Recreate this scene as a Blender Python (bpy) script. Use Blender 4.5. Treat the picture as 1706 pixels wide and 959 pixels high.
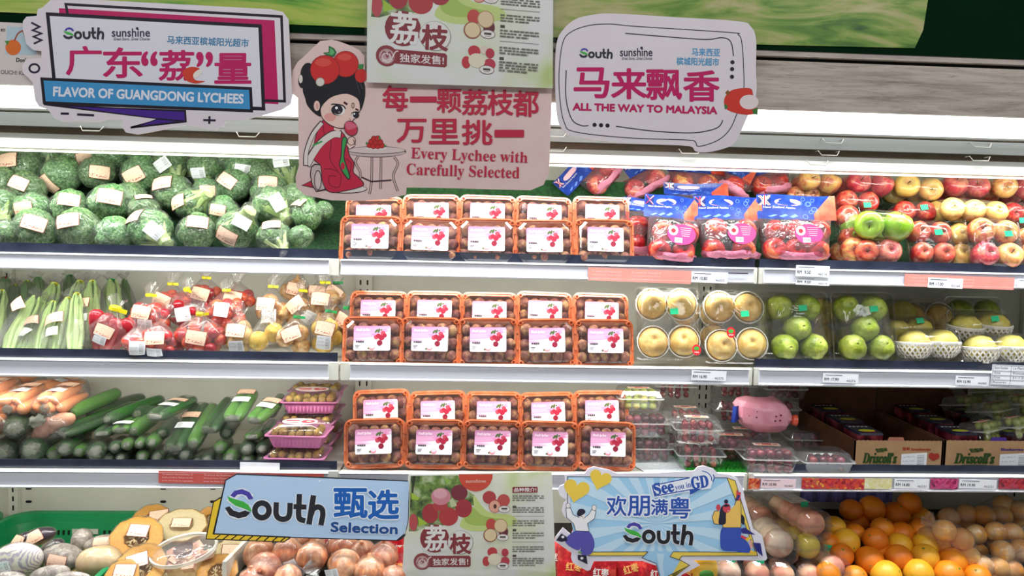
import bpy, bmesh, math, random
from math import sin, cos, pi, radians as R
from mathutils import Vector as V, Matrix, noise as NZ
for _o in list(bpy.data.objects): bpy.data.objects.remove(_o)
SC = bpy.context.scene
COL = SC.collection
# ---------------------------------------------------------------- camera
FPX, CX, CY = 1289.0, 853.0, 479.5
CAM = V((0, -2.2, 1.45))
_y, _p, _r = R(3.2), R(-4.5), R(1.35)
_f = V((sin(_y)*cos(_p), cos(_y)*cos(_p), sin(_p)))
_r0 = V((cos(_y), -sin(_y), 0)); _u0 = _r0.cross(_f)
CR = _r0*cos(_r) + _u0*sin(_r); CU = _u0*cos(_r) - _r0*sin(_r)
cam = bpy.data.objects.new('camera', bpy.data.cameras.new('camera')); COL.objects.link(cam)
cam.data.sensor_width = 36; cam.data.lens = FPX/1706*36; cam.data.clip_start = .05
cam.matrix_world = Matrix(((CR.x, CU.x, -_f.x, CAM.x), (CR.y, CU.y, -_f.y, CAM.y), (CR.z, CU.z, -_f.z, CAM.z), (0, 0, 0, 1)))
SC.camera = cam
# ---------------------------------------------------------------- light
SC.view_settings.view_transform = 'Standard'; SC.view_settings.look = 'None'
SC.view_settings.gamma = 1; SC.view_settings.use_curve_mapping = False
SC.view_settings.exposure = 0.0
SC.cycles.max_bounces = 6; SC.cycles.transparent_max_bounces = 24
SC.cycles.caustics_reflective = False; SC.cycles.caustics_refractive = False
W = bpy.data.worlds.new('shop_air'); SC.world = W; W.use_nodes = True
W.node_tree.nodes['Background'].inputs[0].default_value = (.92, .93, 1, 1)
W.node_tree.nodes['Background'].inputs[1].default_value = .26
def area(name, loc, target, sx, sy, energy, col=(1, 1, 1), spread=180):
    l = bpy.data.lights.new(name, 'AREA'); l.shape = 'RECTANGLE'; l.size = sx; l.size_y = sy
    l.energy = energy; l.color = col; l.spread = R(spread)
    o = bpy.data.objects.new(name, l); COL.objects.link(o); o.location = loc
    o.rotation_euler = (V(target)-V(loc)).to_track_quat('-Z', 'Y').to_euler(); return o
for i in range(3):
    area('ceiling_lamp', (-2.2+2.2*i, -2.6, 3.3), (-2.0+2.0*i, -.3, 1.0), 1.4, .5, 20, (.97, .98, 1))
# ---------------------------------------------------------------- pixel rays
def ray(px, py):
    return (_f + CR*((px-CX)/FPX) + CU*((CY-py)/FPX))
def at(px, py, Y):
    d = ray(px, py); t = (Y-CAM.y)/d.y; return CAM + d*t
def onplane(px, py, Y0, z0, slope, lift=0):
    """point on the plane z = z0+lift+slope*(Y-Y0)"""
    d = ray(px, py)
    t = (z0+lift+slope*(CAM.y-Y0)-CAM.z)/(d.z-slope*d.y); return CAM + d*t
def sc(Y): return (Y-CAM.y)/FPX           # metres per pixel at depth Y
# ---------------------------------------------------------------- materials
def hexc(h):
    if isinstance(h, (tuple, list)): return tuple(h)+((1,) if len(h) == 3 else ())
    c = [int(h[i:i+2], 16)/255 for i in (0, 2, 4)]
    return tuple((x/12.92 if x <= .04045 else ((x+.055)/1.055)**2.4) for x in c)+(1,)
_mats = {}
class NT:
    def __init__(s, name):
        s.m = bpy.data.materials.new(name); s.m.use_nodes = True; s.t = s.m.node_tree
        s.b = s.t.nodes['Principled BSDF']; s.out = s.t.nodes['Material Output']
    def n(s, typ, **k):
        x = s.t.nodes.new('ShaderNode'+typ)
        for a, b in k.items():
            if a[0] == '_': setattr(x, a[1:], b)
            else:
                key = int(a[1:]) if a[0] == 'i' and a[1:].isdigit() else a.replace('_', ' ')
                if isinstance(b, bpy.types.NodeSocket): s.t.links.new(b, x.inputs[key])
                else: x.inputs[key].default_value = b
        return x
    def link(s, a, b): s.t.links.new(a, b)
    def math(s, op, a, b=0.0, clamp=False): return s.n('Math', _operation=op, _use_clamp=clamp, i0=a, i1=b).outputs[0]
    def mix(s, f, a, b):
        x = s.t.nodes.new('ShaderNodeMix'); x.data_type = 'RGBA'
        for i, v in ((0, f), (6, a), (7, b)):
            if isinstance(v, bpy.types.NodeSocket): s.t.links.new(v, x.inputs[i])
            else: x.inputs[i].default_value = v
        return x.outputs[2]
    def ramp(s, f, stops):
        x = s.n('ValToRGB', Fac=f); e = x.color_ramp.elements
        while len(e) < len(stops): e.new(.5)
        for q, (p, c) in zip(e, stops): q.position = p; q.color = hexc(c)
        return x.outputs[0]
    def coord(s, what='Object', scale=(1, 1, 1), rnd=0):
        c = s.n('TexCoord').outputs[what]
        if rnd:
            oi = s.n('ObjectInfo').outputs['Random']
            add = s.n('VectorMath', _operation='ADD', i0=c)
            s.link(s.n('CombineXYZ', X=s.math('MULTIPLY', oi, 7.3), Y=s.math('MULTIPLY', oi, 3.1), Z=s.math('MULTIPLY', oi, 5.7)).outputs[0], add.inputs[1]); c = add.outputs[0]
        mp = s.n('Mapping', _vector_type='POINT'); s.link(c, mp.inputs[0]); mp.inputs['Scale'].default_value = scale
        return mp.outputs[0]
    def noise(s, vec, scale, detail=3, rough=.6, dist=0):
        return s.n('TexNoise', Vector=vec, Scale=scale, Detail=detail, Roughness=rough, Distortion=dist).outputs[0]
    def bump(s, h, strength, dist=.002, target=None):
        b = s.n('Bump', Strength=strength, Distance=dist, Height=h); s.link(b.outputs[0], (target or s.b).inputs['Normal']); return b
def mat(name, c1, c2=None, rough=.5, scale=20, stretch=(1, 1, 1), lo=.4, hi=.62, bump=0, bscale=None, bdist=.002, spec=.5, trans=0, coat=0, metal=0, rnd=0, detail=3, alpha=1, sss=0, c3=None, vary=0):
    if name in _mats: return _mats[name]
    s = NT(name); b = s.b
    b.inputs['Roughness'].default_value = rough; b.inputs['Specular IOR Level'].default_value = spec
    b.inputs['Metallic'].default_value = metal; b.inputs['Coat Weight'].default_value = coat; b.inputs['Coat Roughness'].default_value = .12
    b.inputs['Transmission Weight'].default_value = trans; b.inputs['Alpha'].default_value = alpha
    if sss: b.inputs['Subsurface Weight'].default_value = sss; b.inputs['Subsurface Scale'].default_value = .01
    vec = s.coord('Object', stretch, rnd)
    if c2:
        n = s.noise(vec, scale, detail)
        st = [(lo, c1), (hi, c2)] if not c3 else [(lo, c1), ((lo+hi)/2, c2), (hi, c3)]
        col = s.ramp(n, st)
    else: col = None
    if vary:
        rv = s.n('ObjectInfo').outputs['Random']
        if col is None: col = s.mix(0.0, hexc(c1), hexc(c1))
        hsv = s.n('HueSaturation', Color=col); s.link(s.math('ADD', s.math('MULTIPLY', rv, vary), 1-vary/2), hsv.inputs['Value'])
        s.link(s.math('ADD', s.math('MULTIPLY', rv, vary*.08), .5-vary*.04), hsv.inputs['Hue']); col = hsv.outputs[0]
    if col is None: b.inputs['Base Color'].default_value = hexc(c1)
    else: s.link(col, b.inputs['Base Color'])
    if bump:
        bn = s.noise(s.coord('Object', (1, 1, 1), rnd), bscale or scale*3, 2)
        s.bump(bn, bump, bdist)
    _mats[name] = s.m; return s.m
def emis(name, col, strength):
    s = NT(name); s.b.inputs['Base Color'].default_value = hexc(col)
    s.b.inputs['Emission Color'].default_value = hexc(col); s.b.inputs['Emission Strength'].default_value = strength
    return s.m
def film(name, tint='FFFFFF', base=.06, wr=60, strength=.7, dist=.004, rough=.1, haze=.03, stretch=(1, 1, 1)):
    """thin clear plastic: mostly see-through, with wrinkled gloss and a little milky haze"""
    s = NT(name)
    t = s.n('BsdfTransparent', Color=hexc(tint))
    vec = s.coord('Object', stretch, 1)
    vo = s.n('TexVoronoi', Vector=vec, Scale=wr); vo.feature = 'SMOOTH_F1'
    h = s.math('ADD', vo.outputs['Distance'], s.math('MULTIPLY', s.noise(vec, wr*.5, 3, .6, 1.5), 1.2))
    bp = s.n('Bump', Strength=strength, Distance=dist, Height=h)
    g = s.n('BsdfGlossy', Roughness=rough, Normal=bp.outputs[0]); d = s.n('BsdfDiffuse', Color=(.9, .92, .93, 1), Normal=bp.outputs[0])
    fr = s.n('Fresnel', IOR=1.5, Normal=bp.outputs[0]).outputs[0]
    m1 = s.n('MixShader'); s.link(s.math('MINIMUM', s.math('ADD', s.math('MULTIPLY', fr, .8), base*.3, True), .32), m1.inputs[0]); s.link(t.outputs[0], m1.inputs[1]); s.link(g.outputs[0], m1.inputs[2])
    m2 = s.n('MixShader'); m2.inputs[0].default_value = haze*.7; s.link(m1.outputs[0], m2.inputs[1]); s.link(d.outputs[0], m2.inputs[2])
    s.link(m2.outputs[0], s.out.inputs[0]); _mats[name] = s.m; return s.m
def plain(name, c, rough=.6, spec=.35): return mat(name, c, rough=rough, spec=spec)
# ---------------------------------------------------------------- mesh building
class MB:
    def __init__(s): s.v = []; s.f = []; s.m = []; s.uv = {}
    def add(s, vs, fs, m=0, M=None, uvs=None):
        o = len(s.v)
        s.v += [tuple(M @ V(p)) if M else tuple(p) for p in vs]
        s.f += [tuple(i+o for i in q) for q in fs]; s.m += [m]*len(fs)
        if uvs:
            for i, u in enumerate(uvs): s.uv[o+i] = u
        return s
    def box(s, c, d, m=0, M=None):
        x, y, z = c; a, b, e = d[0]/2, d[1]/2, d[2]/2
        vs = [(x+i*a, y+j*b, z+k*e) for k in (-1, 1) for j in (-1, 1) for i in (-1, 1)]
        return s.add(vs, [(0, 2, 3, 1), (4, 5, 7, 6), (0, 1, 5, 4), (2, 6, 7, 3), (1, 3, 7, 5), (0, 4, 6, 2)], m, M)
    def loft(s, rings, m=0, M=None, cap=(1, 1), closed=True):
        n = len(rings[0]); vs = [p for r in rings for p in r]; fs = []
        for i in range(len(rings)-1):
            for j in range(n if closed else n-1):
                k = (j+1) % n; fs.append((i*n+j, i*n+k, (i+1)*n+k, (i+1)*n+j))
        if cap[0]: fs.append(tuple(range(n))[::-1])
        if cap[1]: fs.append(tuple((len(rings)-1)*n+j for j in range(n)))
        return s.add(vs, fs, m, M)
    def lathe(s, prof, n=16, m=0, M=None, cap=(1, 1), fn=None):
        rings = []
        for (r, z) in prof:
            ring = []
            for j in range(n):
                a = 2*pi*j/n; k = fn(a, z) if fn else 1
                ring.append((r*k*cos(a), r*k*sin(a), z))
            rings.append(ring)
        return s.loft(rings, m, M, cap)
    def ell(s, rx, ry, rz, nu=14, nv=9, m=0, M=None, fn=None):
        vs = [(0, 0, -rz)]; fs = []
        for i in range(1, nv):
            t = -pi/2+pi*i/nv
            for j in range(nu):
                a = 2*pi*j/nu; vs.append((rx*cos(t)*cos(a), ry*cos(t)*sin(a), rz*sin(t)))
        vs.append((0, 0, rz)); L = len(vs)-1
        for j in range(nu): fs.append((0, 1+(j+1) % nu, 1+j)); fs.append((L, L-nu+j, L-nu+(j+1) % nu))
        for i in range(nv-2):
            for j in range(nu):
                k = (j+1) % nu; o = 1+i*nu; fs.append((o+j, o+k, o+nu+k, o+nu+j))
        if fn: vs = [tuple(V(p)*fn(V(p))) for p in vs]
        return s.add(vs, fs, m, M)
    def tube(s, pts, rad, n=8, m=0, cap=(1, 1), M=None):
        pts = [V(p) for p in pts]; rings = []
        if not hasattr(rad, '__len__'): rad = [rad]*len(pts)
        t0 = (pts[1]-pts[0]).normalized(); u = t0.orthogonal().normalized()
        for i, p in enumerate(pts):
            t = (pts[min(i+1, len(pts)-1)]-pts[max(i-1, 0)]).normalized()
            u = (u-t*u.dot(t)).normalized(); w = t.cross(u)
            rings.append([tuple(p+(u*cos(2*pi*j/n)+w*sin(2*pi*j/n))*rad[i]) for j in range(n)])
        return s.loft(rings, m, M, cap)
    def prism(s, pts, z0, z1, m=0, M=None):
        n = len(pts); vs = [(x, y, z0) for x, y in pts]+[(x, y, z1) for x, y in pts]
        fs = [tuple(range(n))[::-1], tuple(range(n, 2*n))]+[(i, (i+1) % n, n+(i+1) % n, n+i) for i in range(n)]
        return s.add(vs, fs, m, M)
    def grid(s, fn, nx, ny, m=0, M=None):
        vs = []; uvs = []
        for j in range(ny+1):
            for i in range(nx+1): vs.append(fn(i/nx, j/ny)); uvs.append((i/nx, j/ny))
        fs = [(j*(nx+1)+i, j*(nx+1)+i+1, (j+1)*(nx+1)+i+1, (j+1)*(nx+1)+i) for j in range(ny) for i in range(nx)]
        return s.add(vs, fs, m, M, uvs)
    def mesh(s, name, mats, smooth=True, angle=40):
        me = bpy.data.meshes.new(name); me.from_pydata(s.v, [], s.f)
        for x in (mats if isinstance(mats, (list, tuple)) else [mats]): me.materials.append(x)
        me.polygons.foreach_set('material_index', s.m)
        if smooth:
            me.polygons.foreach_set('use_smooth', [True]*len(s.f)); me.set_sharp_from_angle(angle=R(angle))
        if s.uv:
            uvl = me.uv_layers.new(name='UVMap'); buf = []
            for l in me.loops: buf += s.uv.get(l.vertex_index, (0, 0))
            uvl.data.foreach_set('uv', buf)
        me.update(); return me
def rr(w, h, r, n=3):
    """rounded rectangle outline, counter-clockwise"""
    o = []
    for cx, cy, a in ((w/2-r, h/2-r, 0), (-w/2+r, h/2-r, 90), (-w/2+r, -h/2+r, 180), (w/2-r, -h/2+r, 270)):
        for i in range(n+1):
            t = R(a+90*i/n); o.append((cx+r*cos(t), cy+r*sin(t)))
    return o
def hull(name, pts, mats, smooth=True):
    bm = bmesh.new()
    for p in pts: bm.verts.new(p)
    r = bmesh.ops.convex_hull(bm, input=bm.verts)
    bmesh.ops.delete(bm, geom=[v for v in bm.verts if not v.link_faces], context='VERTS')
    me = bpy.data.meshes.new(name); bm.to_mesh(me); bm.free()
    for x in (mats if isinstance(mats, (list, tuple)) else [mats]): me.materials.append(x)
    if smooth: me.polygons.foreach_set('use_smooth', [True]*len(me.polygons))
    return me
# ---------------------------------------------------------------- objects
def obj(name, me, parent=None, M=None, label=None, cat=None, group=None, kind=None):
    o = bpy.data.objects.new(name, me); COL.objects.link(o)
    if parent: o.parent = parent
    if M is not None:
        if isinstance(M, Matrix): o.matrix_local = M
        else: o.location = M
    if label: o['label'] = label
    if cat: o['category'] = cat
    if group: o['group'] = group
    if kind: o['kind'] = kind
    return o
def thing(name, label, cat, M=None, group=None): return obj(name, None, None, M, label, cat, group)
STUFFY = ('snap', 'foam_net', 'seeds')
def spawn(kit, name, label, cat, M, group=None):
    """a kit is a list of (part name, mesh, matrix, sub-parts); each call links a new individual"""
    t = obj(name, None, None, M, label, cat, group)
    def rec(items, par):
        for it in items:
            o = obj(it[0], it[1], par, it[2])
            if len(it) > 4 and it[4]: o['label'] = it[4]
            if it[0] in STUFFY: o['kind'] = 'stuff'
            if len(it) > 3 and it[3]: rec(it[3], o)
    rec(kit, t); return t
def T(x=0, y=0, z=0): return Matrix.Translation((x, y, z))
def RX(a): return Matrix.Rotation(R(a), 4, 'X')
def RY(a): return Matrix.Rotation(R(a), 4, 'Y')
def RZ(a): return Matrix.Rotation(R(a), 4, 'Z')
def S3(x, y=None, z=None): return Matrix.Diagonal((x, y if y else x, z if z else x, 1))
def align(d, up=(0, 0, 1)):
    """rotation whose local +Z points along d and local +Y is as near to up as it can be"""
    z = V(d).normalized(); y = V(up)-z*V(up).dot(z)
    if y.length < 1e-4: y = z.orthogonal()
    y.normalize(); x = y.cross(z)
    return Matrix(((x.x, y.x, z.x, 0), (x.y, y.y, z.y, 0), (x.z, y.z, z.z, 0), (0, 0, 0, 1)))
ORD = ['first', 'second', 'third', 'fourth', 'fifth', 'sixth', 'seventh', 'eighth', 'ninth', 'tenth', 'eleventh', 'twelfth', 'thirteenth', 'fourteenth', 'fifteenth', 'sixteenth', 'seventeenth', 'eighteenth', 'nineteenth', 'twentieth']+['%dth' % i if i % 10 not in (1, 2, 3) else '%d%s' % (i, ('st', 'nd', 'rd')[i % 10-1]) for i in range(21, 60)]
def txt_mesh(name, s, p0, p1, h, m, fn, bold=0, shear=0):
    """lettering fitted between two points p0..p1 (2-D) with glyph height h; fn maps (x, y) to 3-D"""
    cu = bpy.data.curves.new('t', 'FONT'); cu.body = s; cu.resolution_u = 3; cu.shear = shear
    o = bpy.data.objects.new('t', cu); COL.objects.link(o)
    bpy.context.view_layer.update()
    me = bpy.data.meshes.new_from_object(o.evaluated_get(bpy.context.evaluated_depsgraph_get()))
    bpy.data.objects.remove(o); bpy.data.curves.remove(cu)
    xs = [v.co.x for v in me.vertices]; ys = [v.co.y for v in me.vertices]
    if not xs: return me
    x0, x1, y0, y1 = min(xs), max(xs), min(ys), max(ys)
    d = V(p1)-V(p0); L = d.length; d /= L; nrm = V((-d.y, d.x))
    vs = [((v.co.x-x0)/(x1-x0)*L, (v.co.y-y0)/(y1-y0)*h) for v in me.vertices]
    fs = [tuple(p.vertices) for p in me.polygons]
    bpy.data.meshes.remove(me)
    mb = MB(); b = bold
    offs = [(0, 0)] if not b else [(0, 0), (b, 0), (-b, 0), (0, b), (0, -b), (b*.7, b*.7), (-b*.7, b*.7), (b*.7, -b*.7), (-b*.7, -b*.7)]
    for k, (ox, oy) in enumerate(offs):
        pts = []
        for (x, y) in vs:
            q = V(p0)+d*(x+ox)+nrm*(y+oy); pts.append(fn(q.x, q.y, k*2e-6))
        mb.add(pts, fs, 0)
    return mb.mesh(name, m, smooth=False)

REG = []
def reg(t, key, row, x, desc):
    """remember an individual; finish_labels() then numbers the ones of each row along the shelf"""
    REG.append((t, key, row, x, desc)); return t
def finish_labels():
    rows_ = {}
    for r in REG: rows_.setdefault((r[1], r[2]), []).append(r)
    for (key, row), it in rows_.items():
        it.sort(key=lambda r: r[3])
        for i, (t, _, _, x, desc) in enumerate(it):
            t['label'] = desc+(', %s from left, %s' % (ORD[i], row) if len(it) > 1 else ', %s' % row)
# ================================================================ shop fittings
def zline(yl, yr, Y): return (at(0, yl, Y).z+at(1706, yr, Y).z)/2
cream = mat('cream_enamel', 'DADACE', 'D0D0C4', rough=.45, scale=3)
white_pl = mat('white_plastic', 'E9EAEE', 'E3E4EA', rough=.35, scale=4, stretch=(1, 1, 8))
railface = mat('rail_face', 'CFD1DA', 'D6D8E0', rough=.3, scale=6, stretch=(.3, 1, 14))
navy = mat('dark_guard', '1D2233', '2B3142', rough=.18, scale=6, coat=.3)
grey_m = mat('grey_metal', 'A09E96', '96948C', rough=.4, scale=8, stretch=(.1, 1, 6), metal=.3)
taupe = mat('taupe_recess', '8E7C62', '7A6A52', rough=.6, scale=8)
steel = plain('bright_wire', 'D8D4C6', .25); steel.node_tree.nodes['Principled BSDF'].inputs['Metallic'].default_value = .8
black = plain('black_slot', '0A0A0A', .8)
def grad_floor():
    return mat('floor_tile', 'B9B4AA', 'A8A39A', rough=.35, scale=2)
obj('floor', MB().box((0, -1, -.02), (9, 8, .04)).mesh('floor', grad_floor(), False), kind='structure')
obj('wall_back', MB().box((0, .60, 1.7), (9, .05, 3.4)).mesh('wall_back', mat('shop_wall', 'C9C8C2', 'BEBDB6', rough=.7, scale=2), False), kind='structure')
XL, XR = at(566, 500, 0).x, at(1256, 600, 0).x; BW = XR-XL
BX = [XL-BW, XL, XR, XR+BW]
RZ_ = [zline(418.6, 457, 0), zline(595, 621, 0), zline(782, 792, 0)]    # tops of the three price rails
RH = [zline(418.6, 457, 0)-zline(445, 480, 0), zline(595, 621, 0)-zline(624, 645.5, 0), zline(782, 792, 0)-zline(808, 818, 0)]
DK = [z-.006 for z in RZ_]                     # deck heights
ZB = .27                                       # deck of the bottom well
YB = .5
case_labels = ['refrigerated display case bay holding broccoli, celery, cucumbers and baskets', 'refrigerated display case bay holding the orange-rimmed lychee boxes', 'refrigerated display case bay holding apples, pears, berry cartons and oranges']
for b in range(3):
    x0, x1 = BX[b]+.003, BX[b+1]-.003; w = x1-x0; xc = (x0+x1)/2
    t = thing('display_case', case_labels[b], 'shelving', T(xc, 0, 0), 'bays of the chilled display')
    mb = MB().box((0, YB+.012, 1.1), (w+.006, .02, 2.2))
    obj('back_panel', mb.mesh('back_panel', cream, False), t)
    mb = MB().box((0, YB-.30, ZB/2-.01), (w+.006, .96, ZB-.02)); obj('plinth', mb.mesh('plinth', cream, False), t)
    for s in ((-1, 1) if b == 2 else (-1,)):
        up = obj('upright', MB().box((0, 0, 1.05), (.055, .018, 1.5)).mesh('upright', cream, False), t, T(s*w/2, YB-.01, 0))
        mb = MB()
        for k in range(44):
            for q in (-.012, .012): mb.box((q, -.0095, .32+k*.032), (.005, .002, .017))
        obj('slot', mb.mesh('slots', black, False), up, kind='stuff')
    if b != 1: obj('end_panel', MB().box(((-1 if b == 0 else 1)*(w/2+.018), .20, 1.0), (.03, .62, 2.0)).mesh('end_panel', cream, False), t)
    if b == 0:
        mb = MB()
        for px in (48, 272, 355):
            for py in (813, 835):
                q = at(px, py, YB); mb.loft([[(q.x-xc+x, YB-y0, q.z+z) for x, z in rr(.020, .008, .0039)] for y0 in (0.0, .002)])
        obj('vent_hole', mb.mesh('vent_holes', black, False), t, kind='stuff')
    for k in range(3):
        top, h, z = RZ_[k], RH[k], DK[k]
        dp = .47
        sh = obj('shelf', MB().box((0, dp/2+.005, z-.012), (w, dp-.01, .02)).box((0, .006, top-h/2-.001), (w, .012, h+.004)).mesh('shelf', cream, False), t, None)
        e0, e1 = {0: (0.0, .026), 1: (.0, .012), 2: (.012, 0.)}[b]
        if b == 1 and k == 1: e0 = .028
        rw = w-e0-e1; rx = (e0-e1)/2
        prof = [(0, 0), (0, -h), (-.010, -h-.002), (-.012, -h+.002), (-.006, -h+.006), (-.006, -.005), (-.012, -.002), (-.010, .001)]
        r = MB().loft([[(rx-rw/2, y, z_) for y, z_ in prof], [(rx+rw/2, y, z_) for y, z_ in prof]])
        rail = obj('price_rail', r.mesh('price_rail', white_pl, True, 30), t, T(0, 0, top))
        obj('rail_insert', MB().box((rx, -.0068, -h/2), (rw-.006, .0012, h-.012)).mesh('rail_insert', railface, False), rail)
        if not (b == 1 and k > 0):
            g = MB().box((0, .009, .012+.004), (w-.008, .004, .03))
            obj('front_guard', g.mesh('front_guard', navy, True, 30), t, T(0, .004, top-.004))
        if not (b == 2):
            tz = top-h-.004
            sh2 = obj('light_strip', MB().box((0, .035, .006), (w*.9, .022, .010)).mesh('light_strip', emis('led_strip_%d%d' % (b, k), 'FFFFF4', 3.0 if k < 2 else 1.0), False), t, T(0, 0, tz))
            area('shelf_lamp', (xc, .05, tz-.004), (xc, .26, tz-.35), w*.94, .03, (2.2, 1.9, 2.3)[k], (1, .99, .93))
# ---- canopy
YC, YR_ = -.20, -.05
zf0, zf1 = zline(47, 102, YC), zline(138, 196, YC)
zl1 = zline(180, 232, YR_)
X0c, X1c = BX[0]-.3, BX[3]+.3; wc = X1c-X0c; xm = (X0c+X1c)/2
def wood():
    s = NT('washed_barnwood')
    v = s.coord('Object', (1.1, 1, 14)); v2 = s.coord('Object', (.5, 1, 3))
    n = s.noise(v, 5, 6, .65, .6); n2 = s.noise(v2, 2.2, 3)
    fine = s.noise(s.coord('Object', (3, 1, 60)), 6, 4, .7)
    k = s.math('ADD', s.math('MULTIPLY', n, .6), s.math('MULTIPLY', n2, .4))
    c = s.ramp(k, [(.34, '7A6E64'), (.45, 'AC9F94'), (.56, 'C4B8AC'), (.68, 'D2C8BE')])
    c = s.mix(s.math('MULTIPLY', s.math('GREATER_THAN', fine, .62), .45), c, hexc('5E5347'))
    s.link(c, s.b.inputs[0]); s.b.inputs['Roughness'].default_value = .6; s.bump(fine, .25, .001); return s.m
wd = wood()
cn = thing('display_canopy', 'whitewashed wood fascia with a glowing light panel over the shelves', 'canopy', T(xm, 0, 0))
obj('fascia_board', MB().box((0, YC+.01, (zf0+zf1)/2-.008), (wc, .02, zf0-zf1-.016)).mesh('fascia_board', wd, False), cn)
obj('fascia_ledge', MB().box((0, YC+.006, zf0+.002), (wc, .03, .016)).mesh('fascia_ledge', wd, False), cn)
obj('gap_shade_strip', MB().box((0, YC+.014, zf0-.01), (wc, .008, .03)).mesh('gap_shade_strip', black, False), cn)  # black strip added in the joint to stand in for its shade
obj('canopy_top', MB().box((0, .16, zf0+.02), (wc, .74, .012)).mesh('canopy_top', cream, False), cn)
lens = MB().add([(-wc/2, YC+.02, zf1), (wc/2, YC+.02, zf1), (wc/2, YR_, zl1), (-wc/2, YR_, zl1)], [(0, 1, 2, 3)])
obj('light_panel', lens.mesh('light_panel', emis('canopy_lamp', 'F4FBFF', 2.4), False), cn)
def strip(nm, yl, yr, yl2, yr2, Y, dep, m):
    a, b = zline(yl, yr, Y), zline(yl2, yr2, Y)
    mb = MB().loft([[(sx*wc/2, Y+(1 if i in (1, 2) else 0)*dep, (a, a, b, b)[i]) for i in range(4)] for sx in (-1, 1)])
    return obj(nm, mb.mesh(nm, m, False), cn)
strip('canopy_lip', 178, 231, 182.5, 235, YR_-.002, .02, grey_m)
strip('recess', 182, 234, 185, 240, YR_+.02, .01, taupe)
strip('upper_rail', 185, 239, 208, 259, YR_-.004, .02, mat('upper_rail', 'A8A9A4', '9EA09A', rough=.35, scale=5, stretch=(.1, 1, 12)))
strip('recess', 207, 258, 221, 272, YR_+.02, .01, taupe)
strip('lower_rail', 220, 271, 229, 279, YR_-.002, .02, grey_m)
strip('lamp_bar', 228.5, 278.5, 245, 293, YR_-.012, .05, mat('lamp_bar', 'F2F5EC', 'EEF2E6', rough=.3, scale=3))
zb = zline(245, 293, YR_)
obj('light_strip', MB().box((0, .03, zb+.004), (wc*.97, .03, .012)).mesh('light_strip', emis('led_canopy', 'F8FFF0', 4.0), False), cn)
for b in range(3): area('canopy_lamp', ((BX[b]+BX[b+1])/2, .03, zb-.012), ((BX[b]+BX[b+1])/2, .25, zb-.45), BW*.98, .05, 3.7 if b < 2 else 3.0, (.95, 1, .94))
# ---- header with leaf picture
YH = YC-.012
zh0 = zline(38, 97, YH)
hd = thing('header_panel', 'dark green header panel above the wood fascia with a big leaf picture', 'panel', T(xm, 0, 0))
dkgreen = mat('header_green', '06200F', '082814', rough=.9, scale=2, spec=.05)
obj('board', MB().box((0, YH+.01, zh0+.28), (wc, .02, .56)).mesh('header_board', dkgreen, False), hd)
def leafpic(nm, warm):
    s = NT(nm); v = s.coord('Object', (1, 1, 1.5)); n0 = s.noise(v, 1.6, 2, .5)
    rt = s.n('Mapping'); s.link(v, rt.inputs[0]); rt.inputs['Rotation'].default_value = (0, R(35), 0); rt.inputs['Scale'].default_value = (1, 1, 3.2)
    n = s.noise(rt.outputs[0], 2.6, 5, .55, 2.2)
    k = s.math('ADD', s.math('MULTIPLY', n, .7), s.math('MULTIPLY', n0, .3))
    c = s.ramp(k, [(.34, '2F5A12'), (.43, '5E8A24'), (.5, '8CA446'), (.57, 'B0AE70'), (.7, 'C4C08E')] if warm else [(.32, '1F6A14'), (.42, '6AA428'), (.52, 'A8BC48'), (.66, 'C2C870'), (.8, 'D2D490')])
    s.link(c, s.b.inputs[0]); s.b.inputs['Roughness'].default_value = .35; return s.m
def panelpoly(nm, px, m, Y, par, x_off):
    pts = [at(x, y, Y) for x, y in px]
    mb = MB(); n = len(pts); vs = [(p.x-x_off, p.y, p.z) for p in pts]+[(p.x-x_off, p.y+.004, p.z) for p in pts]
    mb.add(vs, [tuple(range(n)), tuple(range(n, 2*n))[::-1]]+[(i, n+i, n+(i+1) % n, (i+1) % n) for i in range(n)])
    return obj(nm, mb.mesh(nm, m, False), par)
panelpoly('leaf_picture', [(-160, 14), (0, 20), (612, 46), (612, -120), (-160, -150)], leafpic('leaf_print_bright', False), YH-.003, hd, xm)
panelpoly('leaf_picture', [(920, 62), (1262, 74), (1524, 80), (1538, 50), (1546, 0), (1556, -120), (920, -140)], leafpic('leaf_print_pale', True), YH-.003, hd, xm)
# ---- little wire hooks of the rails
hk = MB().tube([(-.028, .02, 0), (-.03, -.006, 0), (-.022, -.012, -.012), (.022, -.012, -.012), (.03, -.006, 0), (.028, .02, 0)], .0013, 6).mesh('wire_hook', steel)
for i, (x, y) in enumerate([(155, 211), (414, 221), (925, 221), (925, 245), (1148, 249), (1379, 252), (1630, 261), (1386, 232), (1632, 239), (1360, 268), (700, 232)]):
    p = at(x, y, YR_-.012)
    lab = ['under the guangdong lychee sign', 'by the lady sign', 'upper one in the gap between two top signs', 'lower one in the gap between two top signs', 'at the foot of the speech-bubble sign', 'on the dark recess beside the speech-bubble sign', 'on the dark recess over the apples at the wall end', 'on the upper rail beside the speech-bubble sign', 'on the upper rail at the far apple end', 'on the thin lower rail over the apple bags', 'behind the lady sign'][i]
    obj('wire_hook', hk, None, p, 'small bright wire hook '+lab, 'hook', 'wire hooks of the canopy rails')

for b in range(3): area('front_fill_light', ((BX[b]+BX[b+1])/2, YR_-.09, zf1-.06), ((BX[b]+BX[b+1])/2, YR_-.085, .2), BW*.98, .09, 6.0, (.97, .99, 1), 84)  # fill light added under the light panel to brighten rails and lower fronts
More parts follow.
